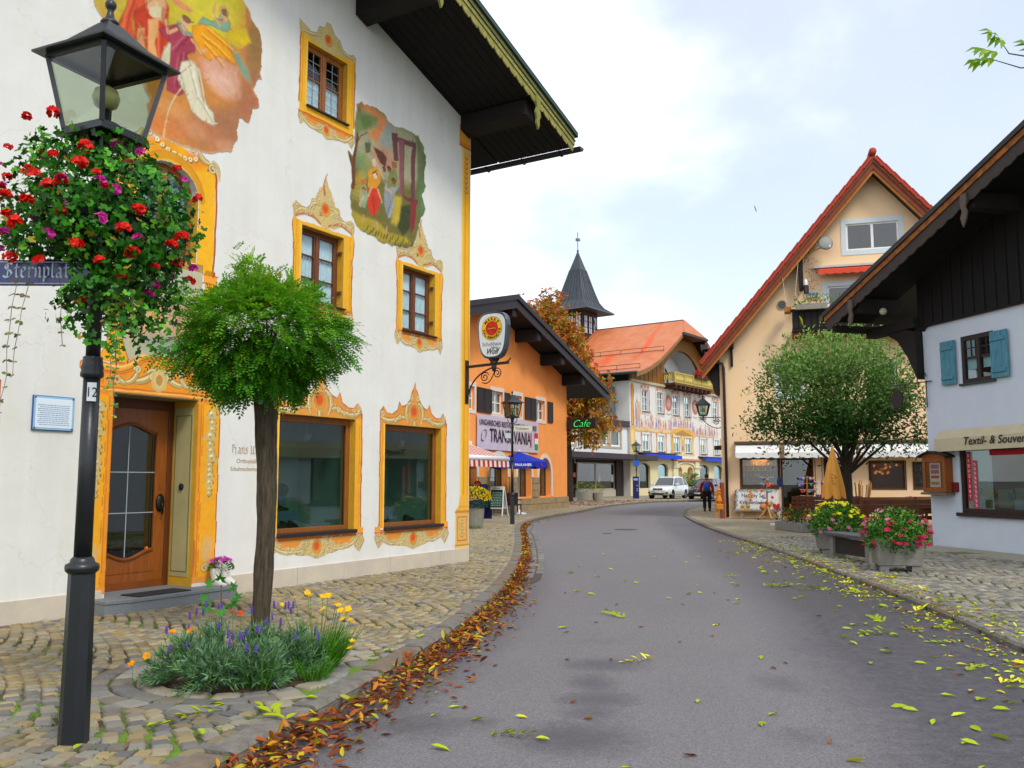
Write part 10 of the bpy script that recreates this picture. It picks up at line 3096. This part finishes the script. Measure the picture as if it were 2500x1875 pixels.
# drift of brown leaves in the left gutter
n=5200
ky=4.3+rg.random(n)** 1.35*29
kx=np.array([kx_left(y) for y in ky])
wd=np.interp(ky,[4,6,9,13,15,20,33],[.46,.44,.42,.32,.20,.16,.12])
off=np.abs(rg.normal(0,.5,n))*wd
z=-.095+.10*np.exp(-(off/(wd*.5+.01))** 2)*rg.random(n)
P_=np.stack([kx+.02+off,ky,z],1)
cl=palette(['8a3f10','a5521a','6e2e0e','b8701c','964a16','7a3a14','c08a20','5a2a10'],n,rg,.25)
yl=rg.random(n)<.13; cl[yl]=palette(['b8a81a','9aa01c','c8b82a'],int(yl.sum()),rg)
D_=unit(n,rg); D_[:,2]*= .35
o=leaf_mesh('leaf_litter',P_,D_,unit(n,rg)*.6+np.array([0,0,1.0]),rg.uniform(.035,.115,n),cl,CURL,LM)
tag(o,'drift of brown and gold fallen leaves along the left kerb','leaves',kind='stuff')
n=900
y=rg.uniform(52,66,n); kxx=np.array([kx_left(v) for v in y])
o=leaf_mesh('leaf_litter',np.stack([kxx-rg.random(n)*5-.5,y,np.full(n,.01)],1),unit(n,rg)*np.array([1,1,.2]),unit(n,rg)*.4+np.array([0,0,1]),rg.uniform(.10,.18,n),palette(['8a3f14','a5521a','7a3a1c'],n,rg),CURL,LM)
tag(o,'rusty chestnut leaves scattered on the far pavement','leaves',kind='stuff')
# yellow leaves on the right: the countable near ones are objects, the small rest one mass
YP=['c4d414','d2dc2a','b0c010','e0d830','a4b814','d8c424']
protos=[]
for i in range(16):
 r=np.random.default_rng(600+i)
 k=[0,0,0,1,2][i%5]
 if k== 0:P0,D0,S0=[(-.05,0,.004)],[(1,0,.05)],[.11]
 elif k== 1:P0,D0,S0=[(-.05,0,.004),(-.02,.0,.006)],[(1,.3,.1),(1,-.5,.05)],[.10,.09]
 else:
  P0=[(-.14+.075*j,.02*math.sin(j),.008) for j in range(4) for _ in (0,1)]+[(.16,.02,.01)]; D0=[(.9+r.normal()*.3,s_*(.9+r.normal()*.3),.1+abs(r.normal())*.3) for j in range(4) for s_ in (-1,1)]+[(1,.2,.1)]; S0=[.085+r.random()*.02 for _ in range(8)]+[.1]
 o=leaf_mesh('fallen_leaf',P0,D0,[(r.normal()*.3,r.normal()*.3,1)]*len(P0),S0,palette(YP,1,r).repeat(len(P0),0),CURL,LM)
 protos.append(o.data); bpy.data.objects.remove(o)
brown=[]
for i in range(4):
 r=np.random.default_rng(700+i)
 o=leaf_mesh('fallen_leaf',[(-.05,0,.004)],[(1,0,.05)],[(r.normal()*.3,r.normal()*.3,1)],[.10],palette(['7a3410','9a5a18','5f2a12'],1,r),CURL,LM)
 brown.append(o.data); bpy.data.objects.remove(o)
def ground_z(x,y):
 if x >kx_right(y)+.02:return-.036
 if x <kx_left(y)-.02:return .008
 return-.098
def drop(x,y,data,sc,label,group):
 o=bpy.data.objects.new('fallen_leaf',data); COL.objects.link(o)
 o.location=(x,y,ground_z(x,y)); o.rotation_euler=(random.uniform(-.15,.15),random.uniform(-.15,.15),random.uniform(0,6.28)); o.scale=(sc,sc,sc)
 tag(o,label,'leaf',group)
cnt=0
r=random.Random(4)
while cnt <250:
 y=4.9+r.random()** 1.7*16
 x=kx_right(y)+r.gauss(-.25,.75) if r.random()<.75 else r.uniform(kx_left(y)+.8,kx_right(y))
 if x <kx_left(y)+.5 or abs(x)>y*.60+.2:continue
 drop(x,y,r.choice(protos),r.uniform(.7,1.25),'yellow fallen leaf lying on the street','yellow leaves scattered over the right of the street'); cnt+= 1
cnt=0
while cnt <36:
 y=4.9+r.random()** 1.5*9
 x=r.uniform(kx_left(y)+.6,kx_right(y)+.6)
 if abs(x)>y*.60:continue
 drop(x,y,r.choice(brown),r.uniform(.6,1.0),'brown fallen leaf lying on the asphalt','brown leaves scattered on the asphalt'); cnt+= 1
for x,y,d in ((-2.05,6.05,4),(-1.55,6.02,4),(-2.25,5.75,0),(-1.9,5.6,1),(-1.42,6.45,0),(-1.1,8.2,3),(-.9,8.9,3),(-2.5,5.3,0),(-1.2,7.9,0)):
 drop(x,y,protos[d],1.15,'yellow fallen leaf lying on the left cobbles','yellow leaves on the left pavement')
n=1500
y=6+rg.random(n)** 1.2*18
x=np.array([kx_right(v) for v in y])+rg.normal(-.05,.35,n)
zz_=np.array([ground_z(a,b_) for a,b_ in zip(x,y)])
cl=palette(YP+['8a5a1c','7a4a16'],n,rg,.25)
o=leaf_mesh('leaf_litter',np.stack([x,y,zz_+.002],1),unit(n,rg)*np.array([1,1,.15]),unit(n,rg)*.35+np.array([0,0,1]),rg.uniform(.04,.10,n),cl,CURL,LM)
tag(o,'thin scatter of small yellow leaves along the right kerb','leaves',kind='stuff')
# moss and petals between the near cobbles
n=2600
x=rg.uniform(-3.4,-1.2,n); y=rg.uniform(4.2,7.2,n)
pat=np.sin(x*5+1)*np.sin(y*4)+rg.normal(0,.35,n)
ok=(pat >.25)& np.array([a <kx_left(b_)-.2 for a,b_ in zip(x,y)])&(np.hypot(x-BED_C.x,y-BED_C.y)>.8)
x,y=x[ok],y[ok]; n=len(x)
o=leaf_mesh('moss_tufts',np.stack([x,y,np.full(n,-.016)],1),unit(n,rg)*.5+np.array([0,0,.7]),unit(n,rg),rg.uniform(.016,.03,n),palette(['5a8f14','4a7a10','76a41e'],n,rg),LEAF_Q,M_LEAF)
tag(o,'green moss tufts in the joints of the near cobbles','moss',kind='stuff')
for k in range(26):
 o=link('fallen_petal',RED_B[0] if False else PNK_B[0],None) if False else None
n=40
x=rg.uniform(-3.2,-1.4,n); y=rg.uniform(4.6,6.9,n)
o=leaf_mesh('fallen_petals',np.stack([x,y,np.full(n,.012)],1),unit(n,rg)*np.array([1,1,.1]),np.tile([0,0,1.0],(n,1)),np.full(n,.022),palette(['d01420','d83a90','c0102a'],n,rg),LEAF_Q,LM)
tag(o,'red and pink petals dropped under the flower basket','petals',kind='stuff')
# leaf in the air and the twig reaching in at the top right
o=link('falling_leaf',protos[0],None,None,(6.75,24.0,9.05),(.2,1.35,.1)); o.scale=(2.2,2.2,2.2); tag(o,'single yellow leaf falling through the air','leaf')
o=link('falling_leaf',protos[5],None,None,(6.6,20.0,5.15),(.2,1.3,.1)); o.scale=(2.6,2.6,2.6); tag(o,'yellow leaf falling in front of the balcony','leaf')
BR=thing('ash_tree','leafy ash twig reaching into the top right corner of the sky','tree',(7.6,7.6,-.05))
bark_trunk([(0,0,0),(0,0,2),(-.1,0,4.5),(-.2,0,7)],[.22,.18,.14,.08],14,24).build('trunk',M_BARK,BR,smooth=True)
MB().tube([(-.1,0,5.0),(-1.2,.2,5.35),(-2.3,.3,5.45),(-2.85,.3,5.42),(-3.10,.3,5.50)],[.05,.025,.010,.006,.004],6).build('branch',M_BARK,BR)
MB().tube([(-1.5,.2,5.38),(-2.6,.3,5.50),(-2.95,.3,5.56),(-3.03,.3,5.70)],[.018,.008,.006,.003],6).build('branch',M_BARK,BR)
P,D,N,S=[],[],[],[]
for x,z,dx,dz in ((-3.10,5.52,-1,-.1),(-3.06,5.58,-1,.25),(-3.0,5.70,-.6,.5),(-2.72,5.6,-.3,.4),(-2.62,5.75,-.5,-.2),(-2.5,5.9,-.7,0),(-2.58,5.5,-.4,-.5)):
 for j in range(4):
  t_=j*.055
  for s_ in (-1,1):
   P.append((x+dx*t_,.3,z+dz*t_)); D.append((dx*.6+s_*-.3*dz,rg.uniform(-.4,.4),dz*.6-.5+s_*.3)); N.append((rg.uniform(-.5,.5),-.8,.5)); S.append(rg.uniform(.10,.15))
leaf_mesh('leaves',P,D,N,S,palette(['7fa80e','96bc14','6a9a10'],len(P),rg),LEAF_FOLD,leafmat('ash leaf',.5,.5),BR)
